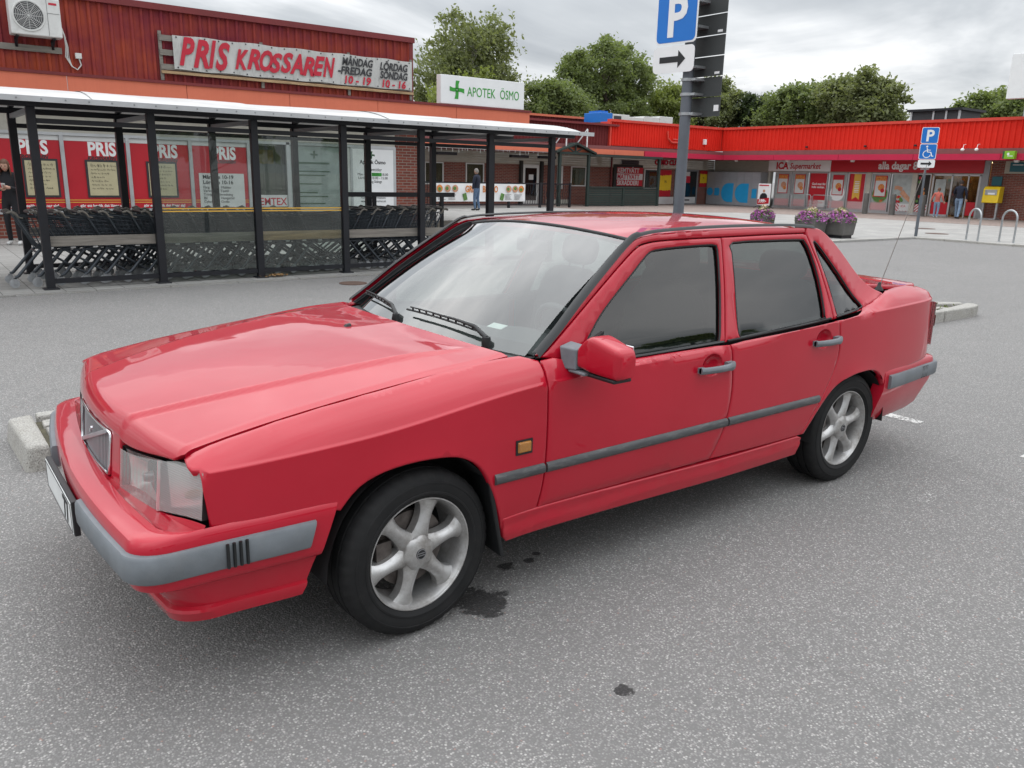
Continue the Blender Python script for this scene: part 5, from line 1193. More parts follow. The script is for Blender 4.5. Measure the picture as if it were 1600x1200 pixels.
def skin_body(name, J, E, mats, pick, parent, lv=2):
    """one continuous surface grown round a skeleton; J: joint -> (pos, radius)"""
    me = bpy.data.meshes.new(name); keys = list(J); idx = {k: i for i, k in enumerate(keys)}
    me.from_pydata([J[k][0] for k in keys], [(idx[a], idx[b]) for a, b in E], [])
    o = bpy.data.objects.new(name, me); C.objects.link(o)
    sk_ = o.modifiers.new('skin', 'SKIN'); sk_.use_smooth_shade = True
    for i, k in enumerate(keys):
        r_ = J[k][1]; r_ = r_ if isinstance(r_, tuple) else (r_, r_)
        me.skin_vertices[0].data[i].radius = r_; me.skin_vertices[0].data[i].use_root = (k == 'pelvis')
    ss = o.modifiers.new('sub', 'SUBSURF'); ss.levels = lv; ss.render_levels = lv
    dg = bpy.context.evaluated_depsgraph_get(); m2 = bpy.data.meshes.new_from_object(o.evaluated_get(dg))
    bpy.data.objects.remove(o); bpy.data.meshes.remove(me)
    m2.materials.clear()
    for m in mats: m2.materials.append(MATS[m])
    for p in m2.polygons: p.material_index = pick(p.center); p.use_smooth = True
    ob = bpy.data.objects.new(name, m2); C.objects.link(ob); put(ob, parent); return ob
def make_person(label, loc, face, H, mats, arms, hair, stride=0.0, shoes='shoe_dark', build=1.0, head_down=0.0, hair_long=False):
    """mats: top, trousers; face = heading in radians from +x; arms: list of (elbow, hand) in body axes (fwd, left, up) at H = 1.7"""
    k = H / 1.7
    t = thing('person', label, 'person', loc)
    f = Vector((math.cos(face), math.sin(face), 0)); l = Vector((-math.sin(face), math.cos(face), 0)); L = Vector(loc)
    W = lambda a, b, c: tuple(L + (f * a + l * b) * k + Vector((0, 0, c * k)))
    B = build
    J = {'pelvis': (W(0, 0, 0.90), (0.135 * k * B, 0.105 * k * B)), 'waist': (W(0.0, 0, 1.05), (0.125 * k * B, 0.10 * k * B)), 'chest': (W(0.0, 0, 1.27), (0.155 * k * B, 0.115 * k * B)), 'neckb': (W(-0.01, 0, 1.42), (0.075 * k, 0.065 * k)),
         'neck': (W(0.005 + head_down * 0.3, 0, 1.485), 0.050 * k)}
    hd = W(0.03 + head_down * 0.6, 0, 1.575 - head_down * 0.25)
    E = [('pelvis', 'waist'), ('waist', 'chest'), ('chest', 'neckb'), ('neckb', 'neck')]
    for s, nm in ((1, 'l'), (-1, 'r')):
        st = stride * s
        J[nm + 'hip'] = (W(0, s * 0.085, 0.86), 0.098 * k * B); J[nm + 'knee'] = (W(0.03 + st * 0.5, s * 0.095, 0.49), 0.062 * k * B); J[nm + 'ank'] = (W(-0.02 + st, s * 0.095, 0.10), 0.048 * k); J[nm + 'heel'] = (W(-0.03 + st, s * 0.095, 0.045), 0.042 * k); J[nm + 'toe'] = (W(0.15 + st, s * 0.11, 0.035), 0.036 * k)
        E += [('pelvis', nm + 'hip'), (nm + 'hip', nm + 'knee'), (nm + 'knee', nm + 'ank'), (nm + 'ank', nm + 'heel'), (nm + 'heel', nm + 'toe')]
        el, ha = arms[0 if s > 0 else 1]
        J[nm + 'sho'] = (W(0.0, s * 0.175 * B, 1.385), 0.066 * k * B); J[nm + 'elb'] = (W(el[0], s * el[1], el[2]), 0.050 * k * B); J[nm + 'wri'] = (W(ha[0], s * ha[1], ha[2]), 0.034 * k)
        E += [('chest', nm + 'sho'), (nm + 'sho', nm + 'elb'), (nm + 'elb', nm + 'wri')]
    hands = [Vector(J[n + 'wri'][0]) for n in 'lr']
    def pick(c):
        if (c.z - L.z) < 0.085 * k: return 3
        for h_ in hands:
            if (c - h_).length < 0.03 * k: return 2
        if c.z - L.z > 1.475 * k: return 2
        d = (c - L); side_ = abs(d.dot(l)); 
        if c.z - L.z > 0.90 * k: return 0
        if side_ > 0.20 * k: return 0
        return 1
    skin_body('body', J, E, [mats[0], mats[1], 'skin', shoes], pick, t)
    # head with face
    mb = MB(); n = 14; hv = Vector(hd); M3 = Matrix((f, l, Vector((0, 0, 1)))).transposed() @ Matrix.Rotation(head_down * 2.2, 3, 'Y')
    for i in range(n + 1):
        ph = -math.pi / 2 + math.pi * i / n
        for j in range(2 * n):
            th = math.pi * j / n; x, y, z = math.cos(ph) * math.cos(th), math.cos(ph) * math.sin(th), math.sin(ph)
            px, py, pz = 0.095 * x, 0.075 * y, 0.118 * z
            if z < 0: py *= 1 + 0.30 * z; px *= 1 + 0.16 * z
            if x > 0.75 and abs(y) < 0.22: px += 0.024 * max(0, 1 - abs(z + 0.12) / 0.22) * (1 - abs(y) / 0.22)
            if x > 0.6 and 0.15 < abs(y) < 0.55 and -0.05 < z < 0.2: px -= 0.007
            mb.v.append(tuple(hv + M3 @ (Vector((px, py, pz)) * k)))
    for i in range(n):
        for j in range(2 * n): a, b_ = i * 2 * n, (i + 1) * 2 * n; q = (j + 1) % (2 * n); mb.f.append((a + j, a + q, b_ + q, b_ + j)); mb.m.append(0)
    hdo = mb.build('head', 'skin', t, 60)
    for s in (-1, 1):
        mb = MB(); mb.lathe([(0, 0.006), (0.009, 0.004), (0.011, -0.004)], (0, 0, 0), 'x', 8); mb.v = [tuple(hv + M3 @ ((Vector(v_) + Vector((0.083, s * 0.030, 0.008))) * k)) for v_ in mb.v]; mb.build('eye', 'hair_dark', hdo)
        mb = MB(); mb.lathe([(0.0, -0.012), (0.022, -0.010), (0.028, 0.0), (0.020, 0.010), (0, 0.012)], (0, 0, 0), 'y', 10); mb.v = [tuple(hv + M3 @ ((Vector((v_[0] * 0.7, v_[1], v_[2])) + Vector((0.0, s * 0.076, -0.005))) * k)) for v_ in mb.v]; mb.build('ear', 'skin', hdo, 60)
    mb = MB(); mb.bar((0.088, -0.022, -0.062), (0.088, 0.022, -0.062), 0.008, 0.008); mb.v = [tuple(hv + M3 @ (Vector(v_) * k)) for v_ in mb.v]; mb.build('mouth', 'cloth_coral', hdo)
    # hair shell
    mb = MB(); rgh = random.Random(len(label))
    zmin = -0.9 if hair_long else -0.35
    cols_ = 40; rows_ = 14
    for i in range(rows_ + 1):
        for j in range(cols_):
            th = 2 * math.pi * j / cols_; fr = max(0.0, math.cos(th))
            low = -0.95 if hair_long else -0.35
            lim = low + (0.42 - low) * sstep((math.cos(th) - 0.15) / 0.5)
            z = 1 - (1 - lim) * i / rows_; c = math.sqrt(max(0, 1 - min(1, abs(z)) ** 2)) if z > -0.2 else 0.97
            wv = 1.10 + 0.03 * math.sin(th * 9 + i) + rgh.uniform(-0.015, 0.015)
            p = Vector((0.095 * c * math.cos(th) * wv, 0.078 * c * math.sin(th) * wv, 0.118 * z * 1.08 + 0.004))
            if hair_long and z < -0.15:
                dz = -0.15 - z; p.z -= dz * 0.22; p.y *= 1 + 0.25 * dz; p.x += 0.03 * dz
            mb.v.append(tuple(hv + M3 @ (p * k)))
    for i in range(rows_):
        for j in range(cols_): q = (j + 1) % cols_; mb.f.append((i * cols_ + j, i * cols_ + q, (i + 1) * cols_ + q, (i + 1) * cols_ + j)); mb.m.append(0)
    mb.build('hair', hair, t, 70)
    # hands: palm, four fingers and a thumb
    for s, nm in ((1, 'l'), (-1, 'r')):
        w = Vector(J[nm + 'wri'][0]); d = (w - Vector(J[nm + 'elb'][0])).normalized()
        sd = d.cross(Vector((0, 0, 1)) if abs(d.z) < 0.8 else f).normalized(); up = sd.cross(d)
        mb = MB(); mb.tube([w - d * 0.03 * k, w + d * 0.04 * k, w + d * 0.085 * k], [0.026 * k, 0.036 * k, 0.032 * k], 8)
        for q, (o_, ln) in enumerate(((-0.028, 0.062), (-0.010, 0.074), (0.009, 0.070), (0.027, 0.055))):
            b0 = w + d * 0.075 * k + sd * o_ * k; mb.tube([b0, b0 + (d * 0.6 + up * 0.15) * ln * k, b0 + (d * 0.85 + up * 0.55) * ln * k], [0.010 * k, 0.009 * k, 0.007 * k], 6)
        b0 = w + d * 0.03 * k + sd * 0.028 * k; mb.tube([b0, b0 + (d * 0.5 + sd * 0.6 + up * 0.2) * 0.045 * k, b0 + (d * 0.9 + sd * 0.7 + up * 0.5) * 0.055 * k], [0.012 * k, 0.010 * k, 0.008 * k], 6)
        mb.build('hand', 'skin', t, 60)
    return t, J
DN = ((0.02, 0.27, 1.10), (0.06, 0.27, 0.86))
w_, wj = make_person('woman in black jacket and black trousers looking down at her phone by the red posters', (0.60, 15.95, 0.012), R(-112), 1.68, ('cloth_black', 'cloth_black'), [((0.02, 0.25, 1.08), (0.25, 0.07, 1.13)), ((0.02, 0.25, 1.08), (0.25, 0.05, 1.10))], 'hair_brown', 0.03, 'shoe_white', 1.0, 0.10, True)
hp = (Vector(wj['lwri'][0]) + Vector(wj['rwri'][0])) / 2; fw_ = Vector((math.cos(R(-112)), math.sin(R(-112)), 0))
mb = MB(); c = hp + fw_ * 0.085 + Vector((0, 0, 0.045)); ri = Vector((-fw_.y, fw_.x, 0)); u_ = (Vector((0, 0, 0.75)) + fw_ * 0.65).normalized(); n_ = ri.cross(u_)
P = [c - ri * 0.036 - u_ * 0.07, c + ri * 0.036 - u_ * 0.07, c + ri * 0.036 + u_ * 0.07, c - ri * 0.036 + u_ * 0.07]
mb.hexa([p - n_ * 0.004 for p in P] + [p + n_ * 0.004 for p in P]); tag(mb.build('mobile_phone', 'ac_white', bevel=0.003), 'pale mobile phone held by the woman in black', 'phone')
make_person('man in navy jacket and blue jeans standing before the bistro banner', (18.95, 26.45, PZ), R(120), 1.76, ('cloth_navy', 'cloth_jeans'), [DN, DN], 'hair_grey', 0.05, 'shoe_dark', 1.12)
make_person('man in dark jacket and pale jeans walking into the lit supermarket entrance', (38.75, 15.45, PZ), R(10), 1.76, ('cloth_navy', 'cloth_paleblue'), [((0.10, 0.27, 1.10), (0.30, 0.22, 1.15)), DN], 'hair_dark', 0.20, 'shoe_dark', 1.08)
make_person('child in coral jacket and jeans at the supermarket entrance', (38.35, 16.25, PZ), R(15), 1.40, ('cloth_coral', 'cloth_paleblue'), [((-0.05, 0.27, 1.12), (0.0, 0.34, 0.92)), ((-0.05, 0.27, 1.12), (0.0, 0.34, 0.92))], 'hair_brown', 0.06, 'shoe_white', 1.05)
# ================================================================== trees
def leaf_mat(name, ca, cb, cc):
    m = bpy.data.materials.new(name); m.use_nodes = True; MATS[name] = m
    nt = m.node_tree; b = nt.nodes['Principled BSDF']
    co = nd(m, 'ShaderNodeTexCoord').outputs['Object']
    k = rampf(m, noise_t(m, 0.9, 4, 0.6, co), 0.3, 0.7); k2 = rampf(m, noise_t(m, 7, 3, 0.6, co), 0.3, 0.7)
    c = mixc(m, mth(m, 'MULTIPLY', k2, 0.5), mixc(m, k, c4(ca), c4(cb)), c4(cc))
    setin(m, b, 'Base Color', c); b.inputs['Roughness'].default_value = 0.55; b.inputs['Specular IOR Level'].default_value = 0.35
    tr = nd(m, 'ShaderNodeBsdfTranslucent'); setin(m, tr, 0, mixc(m, 1.0, c, (1.3, 1.35, 0.7, 1), 'MULTIPLY'))
    mx = nd(m, 'ShaderNodeMixShader'); mx.inputs[0].default_value = 0.45
    nt.links.new(b.outputs[0], mx.inputs[1]); nt.links.new(tr.outputs[0], mx.inputs[2])
    nt.links.new(mx.outputs[0], [n for n in nt.nodes if n.type == 'OUTPUT_MATERIAL'][0].inputs[0])
leaf_mat('leaf_birch', (0.150, 0.175, 0.085), (0.21, 0.235, 0.115), (0.27, 0.29, 0.16))
leaf_mat('leaf_maple', (0.135, 0.175, 0.070), (0.19, 0.235, 0.095), (0.25, 0.29, 0.14))
leaf_mat('leaf_lime_tree', (0.18, 0.22, 0.065), (0.24, 0.28, 0.08), (0.28, 0.32, 0.12))
leaf_mat('leaf_pine', (0.030, 0.050, 0.024), (0.050, 0.072, 0.032), (0.07, 0.09, 0.04))
pbr('bark_birch', (0.42, 0.40, 0.37), 0.9, var=0.35, vscale=6, dirt=0.6, dirtcol=(0.05, 0.045, 0.04), stretch=(1, 1, 3), bumpk=0.4); pbr('bark_brown', (0.09, 0.07, 0.055), 0.95, var=0.3, vscale=8, bumpk=0.6)
def make_tree(name, label, base_, H, blobs, leaf, bark, seed, clumps, per, ls, droop=0.0, wind=0.0, group=None, trunk_r=0.22):
    """blobs: (dx, dy, z, rx, ry, rz) lobes of the crown; limbs reach into the clumps"""
    rg_ = random.Random(seed); t = thing(name, label, 'tree', (base_[0], base_[1], 0), group)
    X, Y = base_[0], base_[1]
    mb = MB(); ln = MB()
    top = max(b[2] + b[5] * 0.5 for b in blobs)
    pts = [Vector((X, Y, -0.05))]
    for i in range(1, 8): pts.append(Vector((X + rg_.gauss(0, 0.12) * i * 0.5, Y + rg_.gauss(0, 0.12) * i * 0.5, top * i / 7)))
    ln.tube(pts, [trunk_r * (1 - 0.11 * i) for i in range(8)], 9)
    tot = sum(b[3] * b[4] * b[5] for b in blobs)
    for b in blobs:
        n = max(3, int(clumps * (1.7 if ls < 0.3 else 1.0) * b[3] * b[4] * b[5] / tot))
        for c in range(n):
            d = Vector((rg_.gauss(0, 1), rg_.gauss(0, 1), rg_.gauss(0, 1))).normalized(); rr = rg_.uniform(0.2, 1.0) ** 0.55
            p = Vector((X + b[0] + d.x * b[3] * rr, Y + b[1] + d.y * b[4] * rr, b[2] + d.z * b[5] * rr))
            if c % 3 == 0:
                h = min(top * 0.95, max(1.2, p.z - rg_.uniform(0.8, 2.2))); i = min(6, int(h / top * 7)); f = h / top * 7 - i; s = pts[i].lerp(pts[i + 1], f)
                mid = s.lerp(p, 0.55) + Vector((0, 0, 0.35)); ln.tube([s, mid, p], [0.055, 0.032, 0.010], 5, cap=False)
            cr = rg_.uniform(0.35, 0.75) * min(1.0, (b[3] + b[5]) * 0.22 + 0.25)
            for k in range(per):
                if droop and k % 2 == 0:
                    # leaves on a hanging twig
                    if k % 10 == 0: q0 = p + Vector((rg_.gauss(0, cr), rg_.gauss(0, cr), rg_.gauss(0, cr * 0.6))); hang = rg_.uniform(0.4, 1.3) * droop
                    u = rg_.random(); q = q0 + Vector((wind * hang * u * u + rg_.gauss(0, 0.05), rg_.gauss(0, 0.05), -hang * u))
                else: q = p + Vector((rg_.gauss(0, cr * 0.55), rg_.gauss(0, cr * 0.55), rg_.gauss(0, cr * 0.42)))
                a = Vector((rg_.gauss(0, 1) + wind * 1.5, rg_.gauss(0, 1), rg_.gauss(0, 0.8) - droop * 0.6)).normalized(); e = a.cross(Vector((rg_.gauss(0, 1), rg_.gauss(0, 1), rg_.gauss(0, 1)))).normalized()
                s = ls * rg_.uniform(0.65, 1.35); a *= s; e *= s * 0.5
                mb.v += [tuple(q - a), tuple(q - e), tuple(q + a), tuple(q + e)]; o = len(mb.v) - 4; mb.f.append((o, o + 1, o + 2, o + 3)); mb.m.append(0)
    mb.build('crown', leaf, t, fix=False); ln.build('trunk', bark, t, 60)
    return t
G = 'trees behind the shops'
make_tree('birch_tree', 'tall drooping birch with a white trunk behind the pharmacy sign', (33.0, 48), 13, [(0, 0, 9.8, 3.0, 2.4, 3.0), (-2.6, 0, 8.0, 2.2, 2.0, 2.4), (1.2, 0, 10.6, 2.0, 1.8, 2.0), (3.0, 0, 7.4, 1.9, 1.8, 1.8), (-1, 0, 5.6, 3.6, 2.2, 2.0)], 'leaf_birch', 'bark_birch', 1, 120, 130, 0.13, 1.1, 0.5)
make_tree('birch_tree', 'smaller light green tree in front of the drooping birch', (30.2, 44), 8, [(0, 0, 5.8, 2.4, 1.8, 2.2), (1.6, 0, 6.6, 1.6, 1.4, 1.9), (-1.8, 0, 5.4, 1.5, 1.4, 1.8)], 'leaf_lime_tree', 'bark_brown', 2, 60, 130, 0.12, 0.5, 0.3)
make_tree('deciduous_tree', 'dense dark round tree between the birch and the big leafy tree', (40.0, 47), 9, [(0, 0, 6.6, 2.6, 2.0, 2.3), (-1.4, 0, 7.0, 1.4, 1.4, 1.7), (1.8, 0, 6.2, 1.8, 1.6, 2.0)], 'leaf_maple', 'bark_brown', 3, 75, 140, 0.13)
make_tree('deciduous_tree', 'big broad leafy tree whose rounded crown stands above the roof plant', (47.9, 50), 13, [(0, 0, 10.2, 3.9, 3.0, 2.8), (-3.2, 0, 8.6, 2.5, 2.2, 2.6), (3.2, 0, 9.2, 2.6, 2.2, 2.7), (0, 0, 7.0, 5.2, 3.0, 2.2)], 'leaf_maple', 'bark_brown', 4, 150, 140, 0.15, 0.0, 0.3)
make_tree('deciduous_tree', 'light green tree half hidden by the parking post', (55.2, 50), 9.5, [(0, 0, 7.4, 2.4, 2.0, 2.4), (1.6, 0, 6.6, 1.8, 1.6, 1.8)], 'leaf_lime_tree', 'bark_brown', 5, 60, 140, 0.15)
make_tree('deciduous_tree', 'tall grey green tree right beside the parking post', (62, 50.4), 11, [(0, 0, 8.8, 2.0, 2.4, 2.2), (0, 1.6, 7.4, 1.8, 1.9, 2.0), (0, -1.6, 7.6, 1.8, 1.8, 2.2)], 'leaf_birch', 'bark_brown', 6, 80, 140, 0.16)
make_tree('pine_tree', 'dark narrow conifer above the red supermarket roof', (63, 46.0), 9.6, [(0, 0, 7.6, 1.2, 1.6, 1.9), (0, -1.2, 6.8, 1.2, 1.5, 1.8)], 'leaf_pine', 'bark_brown', 7, 45, 140, 0.15)
make_tree('deciduous_tree', 'wide drooping willow-like tree above the supermarket name sign', (62, 40.0), 10, [(0, 0, 7.8, 2.4, 3.2, 2.2), (0, 2.8, 7.0, 2.0, 2.2, 2.0), (0, -2.4, 7.6, 2.0, 2.4, 2.0), (0, 0, 5.8, 2.2, 5.0, 1.6)], 'leaf_maple', 'bark_brown', 8, 130, 140, 0.16, 0.6, 0.2)
make_tree('deciduous_tree', 'tree with wind-blown branch tips at the end of the row beside the roof lantern', (60, 33.8), 10, [(0, 0, 7.8, 2.0, 2.6, 2.0), (0, 1.8, 8.0, 1.8, 1.8, 1.8), (0, -1.6, 7.0, 1.8, 2.0, 2.2)], 'leaf_birch', 'bark_brown', 9, 100, 140, 0.17, 0.0, 0.5)
make_tree('deciduous_tree', 'wind-blown tree behind the roof lantern and pylon sign', (60, 23.8), 8, [(0, 0, 6.2, 2.0, 2.4, 1.7), (0, -2.0, 6.0, 1.6, 1.8, 1.6), (0, 2.0, 5.9, 1.6, 1.6, 1.4)], 'leaf_maple', 'bark_brown', 10, 90, 140, 0.16, 0.0, 0.6)
# trees across the car park behind the camera; they mirror in the car
for i in range(9):
    make_tree('deciduous_tree', 'leafy tree across the car park opposite the shops', (-34 + i * 10.5 + (i * 37 % 5), -38 - (i * 53 % 7)), 9, [(0, 0, 5.2 + (i % 3), 4.2, 3.0, 3.2 + 0.4 * (i % 2)), (2.5, 0, 4.2, 3.0, 2.4, 2.4)], 'leaf_maple', 'bark_brown', 60 + i, 70, 60, 0.42, group='trees across the car park')
# ================================================================== the car
def make_paint():
    m, b = base('car_paint')
    n = rampf(m, noise_t(m, 1.7, 4, 0.6), 0.3, 0.7)
    c = mixc(m, n, (0.40, 0.004, 0.018, 1), (0.45, 0.006, 0.024, 1))
    # road film: collects low on the flanks, in blotches of its own
    geo = nd(m, 'ShaderNodeTexCoord').outputs['Object']
    sp = nd(m, 'ShaderNodeSeparateXYZ'); setin(m, sp, 0, geo)
    low = rampf(m, sp.outputs[2], 0.52, 0.22)
    d = mth(m, 'MULTIPLY', low, rampf(m, noise_t(m, 6, 6, 0.7), 0.35, 0.8))
    c = mixc(m, mth(m, 'MULTIPLY', d, 0.22), c, (0.16, 0.10, 0.085, 1))
    sp2 = rampf(m, noise_t(m, 190, 2, 0.5), 0.745, 0.77)
    c = mixc(m, mth(m, 'MULTIPLY', sp2, 0.5), c, (0.10, 0.012, 0.016, 1))
    setin(m, b, 'Base Color', c)
    setin(m, b, 'Roughness', mth(m, 'ADD', mth(m, 'MULTIPLY', d, 0.3), 0.42))
    b.inputs['Coat Weight'].default_value = 1.0
    b.inputs['Coat IOR'].default_value = 1.42
    b.inputs['Specular IOR Level'].default_value = 0.15
    setin(m, b, 'Coat Roughness', mth(m, 'ADD', mth(m, 'MULTIPLY', n, 0.03), mth(m, 'ADD', mth(m, 'MULTIPLY', d, 0.25), 0.012)))
    # slight waviness of old panels
    nb = nd(m, 'ShaderNodeBump'); nb.inputs['Strength'].default_value = 0.05; nb.inputs['Distance'].default_value = 0.03
    setin(m, nb, 'Height', noise_t(m, 3.5, 2, 0.5)); m.node_tree.links.new(nb.outputs[0], b.inputs['Coat Normal'])
make_paint()
pbr('trim_black', (0.010, 0.011, 0.012), 0.5, var=0.25, bumpk=0.05, bscale=200)
pbr('trim_grey', (0.145, 0.160, 0.175), 0.55, var=0.18, vscale=9, dirt=0.35, dirtcol=(0.2, 0.2, 0.2), bumpk=0.08, bscale=240)
pbr('moulding_grey', (0.06, 0.063, 0.066), 0.5, var=0.3, vscale=7, dirt=0.5, dirtcol=(0.19, 0.19, 0.185), stretch=(1, 1, 6))
pbr('well_dark', (0.010, 0.010, 0.011), 0.9, var=0.3)
pbr('rubber', (0.012, 0.012, 0.0125), 0.75, var=0.3, vscale=8, dirt=0.25, dirtcol=(0.04, 0.038, 0.035), spec=0.3)
def make_alloy():
    m, b = base('alloy')
    n = noise_t(m, 14, 6, 0.7); k = rampf(m, n, 0.42, 0.75)
    c = mixc(m, k, (0.52, 0.515, 0.51, 1), (0.26, 0.24, 0.22, 1))
    setin(m, b, 'Base Color', c); setin(m, b, 'Roughness', mth(m, 'ADD', mth(m, 'MULTIPLY', k, 0.3), 0.36))
    b.inputs['Metallic'].default_value = 0.7
make_alloy()
pbr('brake_steel', (0.16, 0.14, 0.13), 0.5, metal=0.8, var=0.4, vscale=20)
pbr('chrome', (0.75, 0.76, 0.78), 0.14, metal=1.0, var=0.04)
pbr('chrome_dull', (0.45, 0.46, 0.48), 0.3, metal=1.0, var=0.1)
pbr('grille_silver', (0.36, 0.37, 0.385), 0.4, metal=0.35, var=0.1)
pbr('seat_cloth', (0.045, 0.048, 0.052), 0.95, var=0.2, vscale=9, bumpk=0.2, bscale=150)
pbr('dash_plastic', (0.05, 0.052, 0.055), 0.7, var=0.12)
pbr('head_liner', (0.24, 0.235, 0.22), 0.95, var=0.06)
pbr('reflector', (0.82, 0.83, 0.82), 0.22, metal=0.7, var=0.05)
pbr('plate_white', (0.72, 0.73, 0.72), 0.45, var=0.05, dirt=0.2)
pbr('ink_black', (0.012, 0.012, 0.014), 0.55, var=0.1)
pbr('sticker_white', (0.75, 0.75, 0.73), 0.6, var=0.05)
glass_mat('car_glass', (0.26, 0.32, 0.30), 0.0, 1.5, refl=1.7)
glass_mat('screen_glass', (0.62, 0.70, 0.67), 0.0, 1.62, refl=1.9)
def lens_mat(name, tint, sx, sz, rough, haze):
    m = bpy.data.materials.new(name); m.use_nodes = True; MATS[name] = m
    nt = m.node_tree; nt.nodes.clear(); out = nd(m, 'ShaderNodeOutputMaterial')
    tcn = nd(m, 'ShaderNodeTexCoord').outputs['Object']
    s = nd(m, 'ShaderNodeSeparateXYZ'); setin(m, s, 0, tcn)
    w1 = mth(m, 'SINE', mth(m, 'MULTIPLY', s.outputs[1], sx)); w2 = mth(m, 'SINE', mth(m, 'MULTIPLY', s.outputs[2], sz))
    h = mth(m, 'ADD', w1, w2)
    bp = nd(m, 'ShaderNodeBump'); bp.inputs['Strength'].default_value = 0.28; bp.inputs['Distance'].default_value = 0.003
    setin(m, bp, 'Height', h)
    tr = nd(m, 'ShaderNodeBsdfTransparent'); tr.inputs[0].default_value = c4(tint)
    df = nd(m, 'ShaderNodeBsdfDiffuse'); df.inputs[0].default_value = c4([0.75 * t for t in tint]); nt.links.new(bp.outputs[0], df.inputs['Normal'])
    gl = nd(m, 'ShaderNodeBsdfGlossy'); gl.inputs['Roughness'].default_value = rough; nt.links.new(bp.outputs[0], gl.inputs['Normal'])
    lw = nd(m, 'ShaderNodeLayerWeight'); lw.inputs[0].default_value = 0.25
    m1 = nd(m, 'ShaderNodeMixShader'); m1.inputs[0].default_value = haze
    nt.links.new(tr.outputs[0], m1.inputs[1]); nt.links.new(df.outputs[0], m1.inputs[2])
    m2 = nd(m, 'ShaderNodeMixShader'); setin(m, m2, 0, mth(m, 'ADD', lw.outputs['Fresnel'], 0.08, True))
    nt.links.new(m1.outputs[0], m2.inputs[1]); nt.links.new(gl.outputs[0], m2.inputs[2])
    nt.links.new(m2.outputs[0], out.inputs[0])
lens_mat('head_lens', (0.92, 0.93, 0.90), 230, 0.001, 0.08, 0.30)
lens_mat('corner_lens', (0.93, 0.94, 0.92), 900, 900, 0.08, 0.36)
lens_mat('amber_lens', (0.85, 0.34, 0.03), 1500, 1500, 0.12, 0.6)
lens_mat('red_lens', (0.45, 0.01, 0.015), 500, 500, 0.12, 0.6)

car = thing('car', 'red four door sedan parked beside the granite kerb island', 'car', (1.33, 0, 0))

# ---- surfaces -------------------------------------------------------------
zcr = pchip([-0.80, -0.233, 0.535, 1.6, 2.69, 3.3, 3.62], [0.742, 0.767, 0.849, 0.878, 0.930, 0.942, 0.944])
ztp = pchip([-0.80, -0.76, -0.45, -0.07, 0.437, 0.55, 0.75, 1.0, 1.56, 1.75, 2.40, 2.60, 2.75, 2.85, 2.95, 3.05, 3.3, 3.6], [0.775, 0.783, 0.842, 0.892, 0.942, 0.938, 0.905, 0.885, 0.888, 0.893, 0.918, 0.930, 0.950, 0.972, 0.998, 1.018, 1.026, 1.000])
ytp = pchip([-0.8, -0.72, 0.40, 0.52, 0.62, 2.4, 2.6, 2.75, 2.85, 2.95, 3.05, 3.3, 3.6], [0.735, 0.735, 0.735, 0.76, 0.826, 0.822, 0.808, 0.800, 0.792, 0.778, 0.755, 0.715, 0.69])
WX = pchip([-0.75, -0.70, -0.55, -0.3, 0.1, 0.6, 1.6, 2.5, 2.9, 3.2, 3.42, 3.52, 3.58, 3.61], [0.838, 0.852, 0.868, 0.876, 0.882, 0.884, 0.886, 0.884, 0.878, 0.862, 0.838, 0.81, 0.775, 0.73])
DZ = pchip([0.18, 0.25, 0.33, 0.37, 0.45, 0.54, 0.65, 0.75, 0.95], [-0.06, -0.042, -0.024, -0.016, -0.005, 0.0, -0.001, -0.005, -0.016])
def wside(x, z):
    zc = zcr(x)
    if z <= zc: return WX(x) + DZ(z)
    wc = WX(x) + DZ(zc); zt = max(ztp(x), zc + 0.02); yt = min(ytp(x), wc - 0.012)
    t = min(1.0, (z - zc) / (zt - zc))
    # a flat chamfer right above the crease, rounding over towards the top edge
    k = 0.30 * t + 0.70 * t ** 2.3
    q_ = sstep((x - 2.75) / 0.25); k = k * (1 - q_) + q_ * (0.30 * t + 0.70 * t ** 3)
    # the pressed ledge that draws the shoulder line
    led = 0.008 * sstep((z - zc) / 0.009) * (1 - t)
    return wc + (yt - wc) * k - led
def flare(x, z):
    """lip round the wheel openings"""
    d = 0.0
    for cx, top in ((-0.02, 0.655), (2.66, 0.625)):
        rr = math.hypot((x - cx) / 0.335, (z - 0.27) / (top - 0.27)) - 1.0
        if rr > -0.2: d = max(d, 0.010 * math.exp(-max(0, rr) / 0.10))
    return d
def side(x, v):
    z = v + zcr(x); zo = z
    if x < -0.62 and v > 0:
        u = max(0.0, min(1.0, (x + 0.748) / 0.10)); t = min(1.0, v / max(0.02, ztp(x) - zcr(x)))
        zo = z - 0.030 * t * (1 - math.sqrt(max(0.0, 1 - (1 - u) ** 2)))
    return Vector((x, -(wside(x, z) + flare(x, z)), zo))
def gh(x, z):
    """flank of the cabin above the belt line"""
    y = 0.828 - 0.36 * max(0.0, z - 0.90)
    y -= 0.030 * sstep((0.85 - x) / 0.5) + 0.05 * sstep((x - 2.35) / 0.6)
    if x > 2.45:
        zt = ztp(x); y0 = 0.828 - 0.36 * max(0.0, zt - 0.90) - 0.05 * sstep((x - 2.35) / 0.6)
        y += (ytp(x) - y0) * math.exp(-max(0.0, z - zt) / 0.055)
    return y
def green(x, z): return Vector((x, -gh(x, z), z))
def nose_x(y, z): return -0.85 + 0.19 * y * y + 0.10 * (z - 0.57)
zE = pchip([-0.84, -0.76, -0.45, -0.07, 0.437, 0.60], [0.764, 0.783, 0.842, 0.892, 0.942, 0.955])
yC = pchip([-0.83, -0.66, -0.41, -0.10, 0.24, 0.6], [0.325, 0.385, 0.46, 0.515, 0.56, 0.60])
